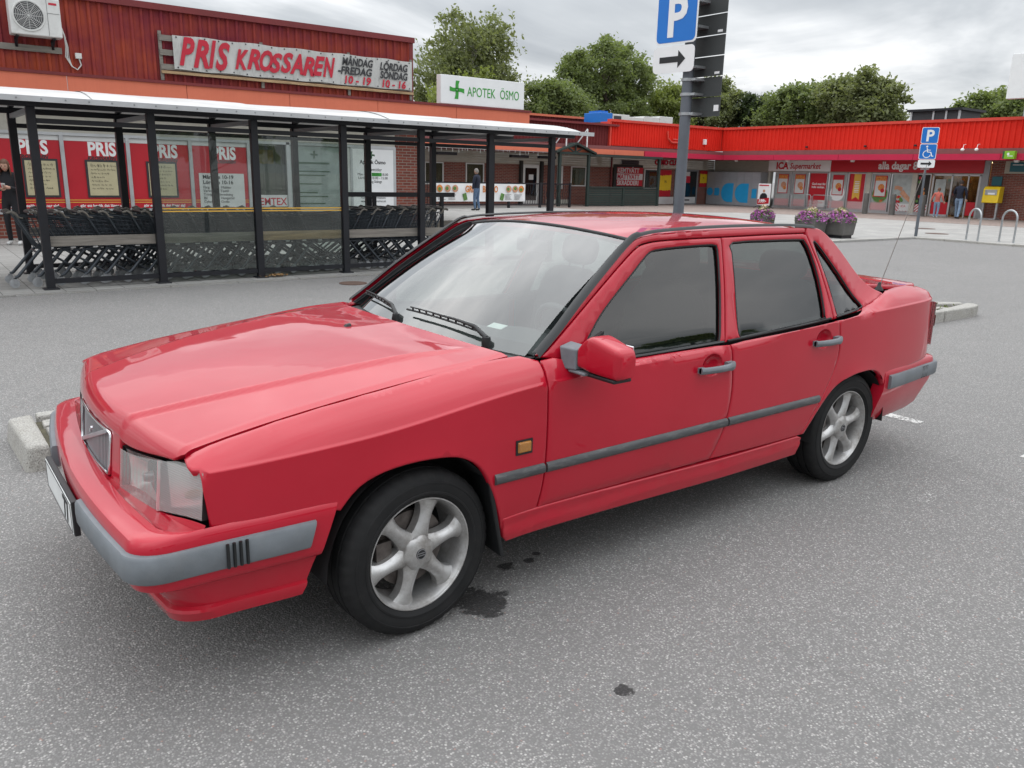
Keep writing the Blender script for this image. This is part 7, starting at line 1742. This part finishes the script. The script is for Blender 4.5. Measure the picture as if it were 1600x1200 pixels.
for s in (-1, 1):
    def lz0(y): return 0.560 + 0.042 * sstep((abs(y) - 0.50) / 0.36)
    def lz1(y): return 0.7075 + 0.045 * sstep((abs(y) - 0.36) / 0.42)
    def lens(a0, a1, o, m0, m1, n): 
        mb_ = MB(); mb_.grid(lambda y, t: Vector((nose_x(y, lz0(y) + (lz1(y) - lz0(y)) * t) + o, s * y, lz0(y) + m0 + (lz1(y) - lz0(y) - m0 - m1) * t)), lin(a0, a1, n), lin(0, 1, 9)); return mb_
    hb = lens(0.338, 0.830, 0.055, 0.0, 0.0, 13)
    # housing: back plate with a rim forward to the lens
    hb2 = lens(0.338, 0.830, -0.001, -0.002, -0.002, 13); o = len(hb.v)
    hb.v += hb2.v; n9 = 9
    for i in range(12):
        for j in (0, 8): a = i * n9 + j; hb.f.append((a, a + n9, o + a + n9, o + a)); hb.m.append(0)
    for i in (0, 12):
        for j in range(8): a = i * n9 + j; hb.f.append((a, a + 1, o + a + 1, o + a)); hb.m.append(0)
    hl = hb.build('headlight', 'trim_black', car)
    rfm = MB()
    rfm.grid(lambda y, t: Vector((nose_x(y, 0.63) + 0.012 + 0.055 * (1 - ((y - 0.475) / 0.145) ** 2) * (1 - (2 * t - 1) ** 2 * 0.8), s * y, lz0(y) + 0.008 + (lz1(y) - lz0(y) - 0.016) * t)), lin(0.345, 0.605, 14), lin(0, 1, 9))
    rfm.build('reflector_bowl', 'reflector', hl, 60)
    rfm = MB()
    rfm.grid(lambda y, t: Vector((nose_x(y, 0.65) + 0.014 + 0.03 * math.sin(math.pi * (y - 0.63) / 0.22), s * y, lz0(y) + 0.008 + (lz1(y) - lz0(y) - 0.016) * t)), lin(0.632, 0.842, 8), lin(0, 1, 5))
    rfm.build('reflector_bowl', 'reflector', hl, 60)
    mb = MB(); mb.lathe([(0.0, -0.02), (0.012, -0.018), (0.018, 0.0), (0.018, 0.03)], (nose_x(0.475, 0.63) + 0.03, s * 0.475, 0.635), 'x', 14); mb.build('bulb', 'chrome_dull', hl, 50)
    mb = MB(); mb.lathe([(0.0, -0.014), (0.009, -0.012), (0.014, 0.0), (0.014, 0.03)], (nose_x(0.74, 0.63) + 0.02, s * 0.735, 0.650), 'x', 12); mb.build('bulb', 'amber_lens', hl, 50)
    lens(0.342, 0.618, -0.010, 0.004, 0.004, 12).build('lens', 'head_lens', hl, 60)
    lens(0.623, 0.842, -0.008, 0.004, 0.004, 10).build('corner_lens', 'corner_lens', hl, 60)
    mb = MB(); mb.bar(face(-0.010)(s * 0.6205, 0.575), face(-0.010)(s * 0.6205, 0.735), 0.006, 0.01, up=(1, 0, 0)); mb.build('lens_divider', 'reflector', hl)
    # painted strip under the lamp
    mb = MB(); mb.grid(lambda y, t: Vector((nose_x(y, 0.58) - 0.008 - 0.010 * math.sin(math.pi * min(1, t * 1.0)), s * y, 0.515 + (lz0(y) - 0.004 - 0.515) * t)), lin(0.336, 0.862, 17), lin(0, 1, 6)); mb.build('lamp_sill', 'car_paint', car, 60)
    # side repeater
    mb = MB(); yy = wside(0.424, 0.63) + 0.004
    mb.hexa([(0.392, s * (yy - 0.006), 0.607), (0.456, s * (yy - 0.006), 0.607), (0.456, s * (yy - 0.006), 0.652), (0.392, s * (yy - 0.006), 0.652), (0.398, s * (yy + 0.008), 0.612), (0.450, s * (yy + 0.008), 0.612), (0.450, s * (yy + 0.008), 0.647), (0.398, s * (yy + 0.008), 0.647)])
    mb.build('side_repeater', 'amber_lens', car, bevel=0.003)
    mb = MB(); mb.box(0.386, 0.462, s * (yy - 0.004), s * (yy - 0.001), 0.601, 0.658); mb.build('repeater_bezel', 'trim_black', car)
# ---- bumpers
def bring(df, ds, z, xend, front=True, n=8, rc=0.10):
    """half plan outline from the wheel arch to the middle"""
    o = []
    if front:
        ys = 0.887 - ds; xf = lambda y: -0.958 + df + 0.092 * y * y
        cx = xf(ys - rc) + rc + 0.006; o += [(x, -(ys - 0.012 * sstep((xend - x) / (xend - cx)))) for x in lin(xend, cx, n)]
        y0 = ys - 0.012
        for i in range(1, 8):
            t = i / 8 * math.pi / 2; o.append((cx - (cx - xf(y0 - rc)) * math.sin(t), -(y0 - rc + rc * math.cos(t))))
        o += [(xf(y), -y) for y in lin(y0 - rc, 0, 11)]
    else:
        ys = lambda x: 0.884 - ds - 0.055 * sstep((x - 2.95) / 0.75) ; xf = lambda y: 3.715 - df - 0.07 * y * y; rc = 0.12
        y0 = ys(3.52); cx = xf(y0 - rc) - rc; o += [(x, -ys(x)) for x in lin(xend, cx, n)]; y0 = ys(cx)
        for i in range(1, 8):
            t = i / 8 * math.pi / 2; o.append((cx + (xf(y0 - rc) - cx) * math.sin(t), -(y0 - rc + rc * math.cos(t))))
        o += [(xf(y), -y) for y in lin(y0 - rc, 0, 11)]
    if front: return [(x, y, z) for x, y in o]
    return [(x, y, z) for x, y in o]
def bumper(rings, name, mat, parent, close=False):
    mb = MB(); full = []
    for r in rings: full.append([(x + 0.035 * y * sstep((-0.62 - x) / 0.25), y, z) for x, y, z in r + [(x, -y, z) for x, y, z in reversed(r[:-1])]])
    n = len(full[0])
    for r in full: mb.v += r
    for i in range(len(full) - 1):
        for j in range(n - 1):
            a = i * n + j; mb.f.append((a, a + 1, a + n + 1, a + n)); mb.m.append(0)
    for j in (0, n - 1): mb.f.append(tuple(i * n + j for i in range(len(full)))); mb.m.append(0)
    return mb.build(name, mat, parent, 32)
xe = lambda z: -0.322 - (0.56 - z) * 0.38
prof = [(0.18, 0.12, 0.266), (0.135, 0.066, 0.270), (0.116, 0.046, 0.280), (0.106, 0.036, 0.312), (0.110, 0.038, 0.321), (0.120, 0.048, 0.327), (0.092, 0.042, 0.375), (0.060, 0.034, 0.411), (0.034, 0.016, 0.416), (0.020, 0.008, 0.424), (0.014, 0.004, 0.44), (0.010, 0.002, 0.50), (0.010, 0.002, 0.545), (0.013, 0.003, 0.562), (0.020, 0.007, 0.576), (0.034, 0.0115, 0.584), (0.080, 0.016, 0.588), (0.096, 0.018, 0.587), (0.104, 0.019, 0.579), (0.118, 0.021, 0.574), (0.17, 0.03, 0.572)]
fb = bumper([bring(a, b, z, xe(z)) for a, b, z in prof], 'front_bumper', 'car_paint', car)
def strip(side_, front=True):
    z0, z1 = (0.458, 0.545) if front else (0.487, 0.566)
    pr = [(0.012, 0.004, z0), (-0.004, -0.008, z0 + 0.002), (-0.010, -0.013, z0 + 0.010), (-0.012, -0.014, (z0 + z1) / 2), (-0.010, -0.013, z1 - 0.010), (-0.004, -0.008, z1 - 0.002), (0.012, 0.004, z1)]
    rings = []
    for a, b, z in pr:
        r_ = bring(a, b, z, (-0.392 - (0.545 - z) * 0.30) if front else (2.985 - (0.566 - z) * -0.0), front)
        rings.append([p for p in r_ if abs(p[1]) > 0.30] if front else r_)
    mb = MB(); n = len(rings[0])
    for r_ in rings: mb.v += [(x + 0.035 * y * -side_ * sstep((-0.62 - x) / 0.25), y * -side_, z) for x, y, z in r_]
    for i in range(len(rings) - 1):
        for j in range(n - 1): a = i * n + j; mb.f.append((a, a + 1, a + n + 1, a + n)); mb.m.append(0)
    for j in (0, n - 1): mb.f.append(tuple(i * n + j for i in range(len(rings)))); mb.m.append(0)
    return mb
for s in (-1, 1):
    sp_ = strip(s).build('rub_strip', 'trim_grey', fb, 40)
    for k in range(4):
        x = -0.668 + k * 0.019
        mb = MB(); yy = 0.887 + 0.0135 - 0.004
        mb.tube([(x, s * yy, 0.463), (x, s * yy, 0.54)], 0.005, 6); mb.build('strip_groove', 'trim_black', sp_, 50)
# number plate
mb = MB(); mb.box(-0.974, -0.955, -0.268, 0.268, 0.398, 0.522); plh = mb.build('plate_holder', 'ink_black', fb, bevel=0.003)
mb = MB(); mb.box(-0.977, -0.9745, -0.26, 0.26, 0.405, 0.516); pl = mb.build('number_plate', 'plate_white', fb, bevel=0.001)
mb = MB()
for (a, b, c, d) in ((-0.255, 0.255, 0.409, 0.412), (-0.255, 0.255, 0.509, 0.512), (-0.255, -0.252, 0.412, 0.509), (0.252, 0.255, 0.412, 0.509)): mb.box(-0.9785, -0.9775, a, b, c, d)
mb.build('plate_border', 'ink_black', fb)
text('plate_digits', '77', 0.115, 'ink_black', fb, (-0.9785, -0.105, 0.421), (0, -1, 0), (0, 0, 1), bold=0.002, depth=0.001, sx=0.9)
# rear bumper
xr = lambda z: 2.945 - max(0, (0.50 - z)) * 0.20
profr = [(0.25, 0.10, 0.29), (0.20, 0.06, 0.295), (0.13, 0.035, 0.33), (0.06, 0.016, 0.42), (0.035, 0.008, 0.45), (0.02, 0.003, 0.485), (0.012, 0.002, 0.53), (0.014, 0.004, 0.575), (0.022, 0.008, 0.592), (0.045, 0.016, 0.600), (0.12, 0.026, 0.603), (0.17, 0.05, 0.603)]
rb = bumper([bring(a, b, z, xr(z), False) for a, b, z in profr], 'rear_bumper', 'car_paint', car)
for s in (-1,1):
    so = strip(s, False)
    keep = so.build('rub_strip', 'trim_grey', rb, 40)
    for k in range(4):
        x = 3.40 + k * 0.022
        yy = 0.884 - 0.055 * sstep((x - 2.95) / 0.75) + 0.0095
        mb = MB(); mb.tube([(x, s * yy, 0.492), (x, s * yy, 0.561)], 0.005, 6); mb.build('strip_groove', 'trim_black', keep, 50)
# ---- side mouldings, handles, mirrors, flaps
for k, s in ((0, -1), (1, 1)):
    for x0, x1, par in ((0.292, 0.520, car), (0.531, 1.581, fd[k]), (1.592, 2.305, rd[k])):
        mb = MB()
        def mo(x, t):
            z = 0.505 + 0.042 * t + 0.006 * (x / 2.3); o = 0.013 * math.sin(math.pi * min(1, max(0, t))) ** 0.45
            return Vector((x, s * (wside(x, z) + 0.001 + o + flare(x, z) * 0.5), z))
        mb.grid(mo, lin(x0, x1, 14), lin(0, 1, 8)); n = 8
        mb.f.append(tuple(range(8))); mb.m.append(0); mb.f.append(tuple(13 * 8 + i for i in range(8))); mb.m.append(0)
        mb.build('moulding', 'moulding_grey', par, 50)
    for x0, x1, z, par in ((1.365, 1.588, 0.797, fd[k]), (2.212, 2.432, 0.826, rd[k])):
        w = wside((x0 + x1) / 2, z)
        mb = MB()
        mb.grid(lambda a, b: Vector(((x0 + x1) / 2 - 0.012 + 0.062 * math.cos(a) * b, s * (w - 0.003 - 0.026 * math.sqrt(max(0, 1 - b * b))), z + 0.012 + 0.048 * math.sin(a) * b)), lin(0, 2 * math.pi, 25), [0.0, 0.4, 0.7, 0.9, 1.0])
        mb.build('handle_recess', 'car_paint', par, 60)
        mb = MB()
        def hd(t, a):
            x = x0 + (x1 - x0) * t; bow = 0.018 + 0.018 * math.sin(math.pi * t) ** 0.6
            hh = 0.0155 + 0.004 * sstep((t - 0.75) / 0.1); return Vector((x, s * (w + bow + 0.010 * math.cos(a)), z + hh * math.sin(a)))
        mb.grid(hd, lin(0, 1, 15), lin(0, 2 * math.pi, 11)); mb.f.append(tuple(range(11))); mb.m.append(0); mb.f.append(tuple(14 * 11 + i for i in range(11))); mb.m.append(0)
        mb.box(x0, x0 + 0.03, s * (w - 0.002), s * (w + 0.02), z - 0.012, z + 0.012); mb.box(x1 - 0.045, x1, s * (w - 0.002), s * (w + 0.02), z - 0.016, z + 0.018)
        hdl = mb.build('door_handle', 'trim_grey', par, 50)
        if x0 < 2:
            mb = MB(); mb.lathe([(0, 0.031), (0.009, 0.031), (0.011, 0.028), (0.011, 0.01)] if s > 0 else [(0, -0.031), (0.009, -0.031), (0.011, -0.028), (0.011, -0.01)], (x1 - 0.022, s * w, z), 'y', 12); mb.build('lock_cylinder', 'chrome_dull', hdl, 50)
    if s < 0:
        # mirror (the driver's side only)
        mb = MB(); w = wside(0.62, 0.93)
        mb.hexa([(0.632, s * 0.835, 0.888), (0.70, s * 0.835, 0.888), (0.70, s * 0.805, 0.985), (0.640, s * 0.805, 0.970), (0.640, s * 0.905, 0.894), (0.70, s * 0.905, 0.894), (0.70, s * 0.900, 0.982), (0.645, s * 0.900, 0.972)])
        mb.box(0.64, 0.72, s * 0.86, s * 0.955, 0.880, 0.893)
        mm = mb.build('mirror_mount', 'trim_grey', fd[k], bevel=0.008, seg=3)
        mb = MB()
        def mir(t, a):
            y = 0.906 + 0.205 * t
            zt_ = 0.985 + 0.050 * math.sin(min(1, t / 0.40) * math.pi / 2) - 0.062 * max(0, t - 0.30) ** 1.2; zb_ = 0.902 - 0.014 * t
            xf = 0.632 + 0.030 * t * t; xb = 0.752
            e_ = 1.0
            if t > 0.9: e_ = math.sqrt(max(0.0, 1 - ((t - 0.9) / 0.1) ** 2)) * 0.22 + 0.78
            cx, cz = (xf + xb) / 2, (zt_ + zb_) / 2
            ca, sa = math.cos(a), math.sin(a)
            px = cx + (xb - xf) / 2 * math.copysign(abs(ca) ** 0.36, ca) * e_; pz = cz + (zt_ - zb_) / 2 * math.copysign(abs(sa) ** 0.34, sa) * e_
            if ca < 0: px += 0.05 * (1 - min(1, t * 3)) * 0.3
            return Vector((px, s * y, pz))
        mb.grid(mir, lin(0, 1, 15), lin(0, 2 * math.pi, 33)); mb.f.append(tuple(range(33))); mb.m.append(0); mb.f.append(tuple(14 * 33 + i for i in range(33))); mb.m.append(0)
        ms = mb.build('mirror_shell', 'car_paint', fd[k], 50)
        mb = MB(); mb.box(0.66, 0.750, s * 0.93, s * 1.09, 0.876, 0.892); mb.build('mirror_base', 'trim_black', fd[k], bevel=0.006)
        mb = MB(); mb.box(0.752, 0.758, s * 0.925, s * 1.085, 0.905, 1.005); mb.build('mirror_glass', 'chrome', fd[k], bevel=0.01)
    # mud flap behind the front wheel
    mb = MB()
    mb.hexa([(0.262, s * 0.878, 0.555), (0.282, s * 0.882, 0.545), (0.355, s * 0.872, 0.200), (0.338, s * 0.868, 0.205), (0.275, s * 0.70, 0.555), (0.292, s * 0.70, 0.545), (0.365, s * 0.70, 0.200), (0.348, s * 0.70, 0.205)])
    mb.build('mud_flap', 'trim_black', car, bevel=0.006)
# ---- wheels
def wheel_parts(parent, cx, cy, s, steer):
    """s = -1: left side, outer face towards -y"""
    A = Matrix.Translation((cx, s * cy, 0.302)) @ Matrix.Rotation(steer, 4, 'Z')
    if s > 0: A = A @ Matrix.Rotation(math.pi, 4, 'Z')
    def fin(mb, name, mat, par, sm=40):
        mb.v = [tuple(A @ Vector(v)) for v in mb.v]; return mb.build(name, mat, par, sm)
    # local: outer face at -y
    W2 = 0.098
    tp = [(0.205, -0.078), (0.212, -0.090), (0.222, -0.096), (0.224, -0.0985), (0.230, -0.0985), (0.232, -0.0965), (0.250, -W2 - 0.001), (0.262, -W2), (0.263, -W2 - 0.002), (0.268, -W2 - 0.001), (0.270, -W2 + 0.002), (0.286, -0.090), (0.297, -0.080), (0.3035, -0.066)]
    tread = []
    for c in (-0.042, 0.0, 0.042):
        tread += [(0.305, c - 0.0055), (0.297, c - 0.0045), (0.297, c + 0.0045), (0.305, c + 0.0055)]
    full = tp + tread + [(r_, -y) for r_, y in reversed(tp)]
    n = 168; mb = MB(); mb.lathe(full, (0, 0, 0), 'y', n)
    # cross cuts in the shoulder blocks
    for i, (r_, y) in enumerate(full):
        if 11 <= i <= 14 or len(full) - 15 <= i <= len(full) - 12:
            for j in range(0, n, 4):
                a, b, c = mb.v[i * n + j]; k_ = (r_ - 0.0032) / r_; mb.v[i * n + j] = (a * k_, b, c * k_)
    wh = fin(mb, 'tyre', 'rubber', parent, 30)
    mb = MB(); mb.lathe([(0.196, -0.060), (0.199, -0.080), (0.203, -0.088), (0.207, -0.088), (0.208, -0.078), (0.200, -0.05), (0.190, 0.07), (0.205, 0.08)], (0, 0, 0), 'y', 64)
    mb.lathe([(0.199, -0.080), (0.192, -0.066), (0.188, -0.03), (0.184, 0.05)], (0, 0, 0), 'y', 64)
    rim = fin(mb, 'rim', 'alloy', parent, 40)
    for k_ in range(6):
        a0 = k_ * math.pi / 3 + 0.22
        mb = MB()
        def sp(t, w):
            r_ = 0.050 + 0.145 * t
            hw = 0.043 - 0.018 * math.sin(math.pi * min(1, t * 0.95)) ** 0.8 + 0.010 * sstep((t - 0.7) / 0.3)
            yb = -0.066 - 0.004 * math.sin(math.pi * t) + 0.000 * t
            ww = w * 2 - 1; yy = yb + 0.020 * abs(ww) ** 2.2 - 0.004
            u = ww * hw
            return Vector((r_ * math.cos(a0) - u * math.sin(a0), yy, r_ * math.sin(a0) + u * math.cos(a0)))
        mb.grid(sp, lin(0, 1, 11), lin(0, 1, 9))
        o_ = len(mb.v)
        # side skirts going inwards
        for e_ in (0, 8):
            for i in range(10):
                p, q_ = mb.v[i * 9 + e_], mb.v[(i + 1) * 9 + e_]
                mb.add([p, q_, (q_[0], q_[1] + 0.035, q_[2]), (p[0], p[1] + 0.035, p[2])], [(0, 1, 2, 3)])
        fin(mb, 'spoke', 'alloy', rim, 60)
    mb = MB()
    n_ = 36; o_ = 0
    prof_ = [(0.0, -0.084), (0.020, -0.084), (0.045, -0.080), (0.060, -0.073), (0.064, -0.066), (0.064, -0.03)]
    for (r_, y) in prof_:
        for j in range(n_):
            t = 2 * math.pi * j / n_; k_ = 1 + (0.07 * math.cos(6 * (t - 0.22)) if r_ > 0.05 else 0)
            mb.v.append((r_ * k_ * math.cos(t), y, r_ * k_ * math.sin(t)))
    for i in range(len(prof_) - 1):
        for j in range(n_): mb.f.append((i * n_ + j, i * n_ + (j + 1) % n_, (i + 1) * n_ + (j + 1) % n_, (i + 1) * n_ + j)); mb.m.append(0)
    cap = fin(mb, 'hub_cap', 'alloy', rim, 40)
    mb = MB(); mb.lathe([(0.0, -0.0865), (0.017, -0.0865), (0.020, -0.084), (0.020, -0.080)], (0, 0, 0), 'y', 24); fin(mb, 'cap_badge', 'ink_black', rim, 50)
    mb = MB(); mb.bar((-0.014, -0.0872, -0.004), (0.014, -0.0872, -0.004), 0.0015, 0.003); mb.bar((-0.014, -0.0872, 0.004), (0.014, -0.0872, 0.004), 0.0015, 0.003)
    mb.lathe([(0.0165, -0.0868), (0.0165, -0.0878), (0.0190, -0.0878), (0.0190, -0.0868)], (0, 0, 0), 'y', 24)
    fin(mb, 'badge_mark', 'chrome_dull', rim, 50)
    mb = MB(); mb.lathe([(0.06, -0.012), (0.140, -0.012), (0.140, 0.008), (0.06, 0.008)], (0, 0, 0), 'y', 40); mb.box(-0.15, -0.09, -0.035, 0.03, -0.05, 0.06); fin(mb, 'brake_disc', 'brake_steel', rim, 30)
for cx, cy, st in ((0.0, 0.765, R(4)), (2.664, 0.748, 0)):
    for s in (-1, 1):
        w = bpy.data.objects.new('wheel', None); C.objects.link(w); w.location = (cx, s * cy, 0.302); w.empty_display_size = 0.1
        w.parent = car; w.matrix_parent_inverse = Matrix.Translation(car.location).inverted()
        # parts of a wheel sit straight under it
        A_put = put
        wheel_parts(w, cx, cy, s, st)
    for s in (-1, 1):
        mb = MB()
        mb.grid(lambda a, y: Vector((cx + 0.352 * math.cos(a), s * y, 0.29 + (0.385 if cx < 1 else 0.35) * math.sin(a))), lin(0.0, math.pi, 17), lin(0.50, 0.858, 4))
        mb.grid(lambda a, k_: Vector((cx + 0.352 * k_ * math.cos(a), s * 0.50, 0.29 + 0.385 * k_ * math.sin(a))), lin(0.0, math.pi, 17), [0.0, 0.5, 1.0])
        mb.build('wheel_liner', 'well_dark', car, 40)
# underbody, engine bay fill, cabin tub
mb = MB(); mb.box(-0.70, 3.45, -0.50, 0.50, 0.20, 0.48); mb.box(-0.76, 0.40, -0.60, 0.60, 0.44, 0.68); mb.box(0.42, 2.22, -0.80, 0.80, 0.24, 0.34)
mb.box(0.36, 0.48, -0.80, 0.80, 0.33, 0.86); mb.box(2.95, 3.52, -0.68, 0.68, 0.46, 0.96); mb.box(2.20, 2.98, -0.50, 0.50, 0.30, 0.70); mb.build('underbody', 'well_dark', car)
# ---- interior
mb = MB()
mb.grid(lambda t, y: Vector((0.55 + 0.40 * t + 0.05 * (y / 0.7) ** 2, y, 0.918 - 0.013 * t - 0.05 * max(0, t - 0.7) / 0.3 + (0.045 * math.exp(-((y + 0.36) / 0.20) ** 2) * sstep((t - 0.3) / 0.3)))), lin(0, 1, 9), lin(-0.70, 0.70, 21))
mb.grid(lambda t, y: Vector((0.95 + 0.05 * (y / 0.7) ** 2 - 0.06 * t, y, 0.855 - 0.35 * t)), lin(0, 1, 3), lin(-0.74, 0.74, 11))
mb.box(0.75, 1.6, -0.10, 0.10, 0.34, 0.62); mb.build('dashboard', 'dash_plastic', car, 50)
sw = MB(); ctr = Vector((1.06, -0.36, 0.865)); ax = Vector((0.42, 0, 0.0)); tilt = Matrix.Rotation(R(-24), 3, 'Y')
sw.tube([ctr + tilt @ Vector((0, 0.185 * math.cos(t), 0.185 * math.sin(t))) for t in lin(0, 2 * math.pi * 23 / 24, 24)], 0.015, 8, closed=True)
for a in (0.2, math.pi - 0.2, -math.pi / 2): sw.tube([ctr, ctr + tilt @ Vector((0, 0.18 * math.cos(a), 0.18 * math.sin(a)))], 0.018, 6)
sw.lathe([(0.0, 0.03), (0.05, 0.028), (0.065, 0.0), (0.05, -0.05)], ctr, 'x', 16); sw.tube([ctr, (0.85, -0.36, 0.80)], 0.03, 8)
sw.build('steering_wheel', 'dash_plastic', car, 50)
def blob(mb, c, sx, sy, sz, rot=0.0, e=0.55, n=14, mi=0):
    """pillow-like superellipsoid"""
    M3 = Matrix.Rotation(rot, 3, 'Y'); c = Vector(c); o = len(mb.v)
    pw = lambda v, k: math.copysign(abs(v) ** k, v)
    for i in range(n + 1):
        ph = -math.pi / 2 + math.pi * i / n
        for j in range(2 * n):
            th = math.pi * j / n
            p = Vector((sx * pw(math.cos(ph), e) * pw(math.cos(th), e), sy * pw(math.cos(ph), e) * pw(math.sin(th), e), sz * pw(math.sin(ph), e)))
            mb.v.append(tuple(c + M3 @ p))
    for i in range(n):
        for j in range(2 * n):
            a = o + i * 2 * n; b = a + 2 * n; k_ = (j + 1) % (2 * n)
            mb.f.append((a + j, a + k_, b + k_, b + j)); mb.m.append(mi)
for y in (-0.36, 0.36):
    mb = MB(); blob(mb, (1.42, y, 0.50), 0.26, 0.25, 0.10); blob(mb, (1.66, y, 0.80), 0.075, 0.24, 0.31, R(14))
    sb = mb.build('front_seat', 'seat_cloth', car, 60)
    mb = MB(); blob(mb, (1.765, y, 1.195), 0.045, 0.135, 0.085, R(10), 0.7); mb.tube([(1.73, y - 0.06, 1.06), (1.755, y - 0.06, 1.16)], 0.006, 6); mb.tube([(1.73, y + 0.06, 1.06), (1.755, y + 0.06, 1.16)], 0.006, 6); mb.build('head_rest', 'seat_cloth', sb, 60)
mb = MB(); blob(mb, (2.30, 0, 0.52), 0.26, 0.64, 0.11, 0, 0.35); blob(mb, (2.55, 0, 0.82), 0.08, 0.64, 0.28, R(18), 0.35); sb = mb.build('rear_seat', 'seat_cloth', car, 60)
for y in (-0.38, 0.38):
    mb = MB(); blob(mb, (2.62, y, 1.145), 0.05, 0.15, 0.08, R(8), 0.7); mb.build('head_rest', 'seat_cloth', sb, 60)
mb = MB(); mb.grid(lambda x, y: Vector((x, y, 0.985 + 0.02 * (x - 2.6))), lin(2.6, 2.96, 3), lin(-0.62, 0.62, 5)); mb.build('parcel_shelf', 'dash_plastic', car)
mb = MB(); mb.grid(lambda x, y: roof(x, y) - Vector((0, 0, 0.035)), lin(1.17, 2.46, 9), lin(-0.60, 0.60, 9)); mb.build('head_lining', 'head_liner', car, 60)
for s in (-1, 1):
    for x0, x1 in ((0.58, 1.58), (1.62, 2.60)):
        mb = MB(); mb.grid(lambda x, z: Vector((x, s * (0.775 - 0.02 * (z - 0.6)), z)), lin(x0, x1, 3), lin(0.33, 0.885, 4)); mb.build('door_card', 'dash_plastic', car)
    for x0, x1 in ((0.70, 1.59), (1.61, 2.46)):
        mb = MB(); mb.tube([(x, s * (gh(x, ztp(x)) - 0.040), ztp(x) - 0.004) for x in lin(x0, x1, 8)], 0.022, 7); mb.build('door_cap', 'dash_plastic', car, 60)
    mb = MB(); mb.grid(lambda x, t: Vector((x + 0.10 * t, s * (0.765 - 0.14 * t), 0.90 + 0.42 * t)), lin(1.565, 1.725, 3), lin(0, 1, 5)); mb.build('pillar_trim', 'dash_plastic', car)
mb = MB(); mb.box(1.13, 1.15, -0.12, 0.12, 1.235, 1.295); mb.tube([(1.14, 0, 1.29), (1.17, 0, 1.345)], 0.01, 6); mb.build('rear_view_mirror', 'trim_black', car, bevel=0.008)
# aerial on the rear wing
mb = MB(); mb.lathe([(0.026, 0.0), (0.024, 0.008), (0.012, 0.022), (0.006, 0.045), (0.0, 0.046)], (3.04, -0.722, 1.015), 'z', 14); an = mb.build('aerial_base', 'trim_black', car, 50)
mb = MB(); mb.tube([(3.04, -0.722, 1.03), (3.42, -0.700, 1.706)], [0.0028, 0.0016], 6); mb.build('aerial', 'brake_steel', car, 60)
# dark joint behind the lamp corner and the bumper joints
mb = MB(); mb.grid(lambda y, z: Vector((nose_x(y, z) + 0.075, y, z)), lin(-0.80, 0.80, 17), lin(0.50, 0.76, 4)); mb.build('front_panel', 'well_dark', car)
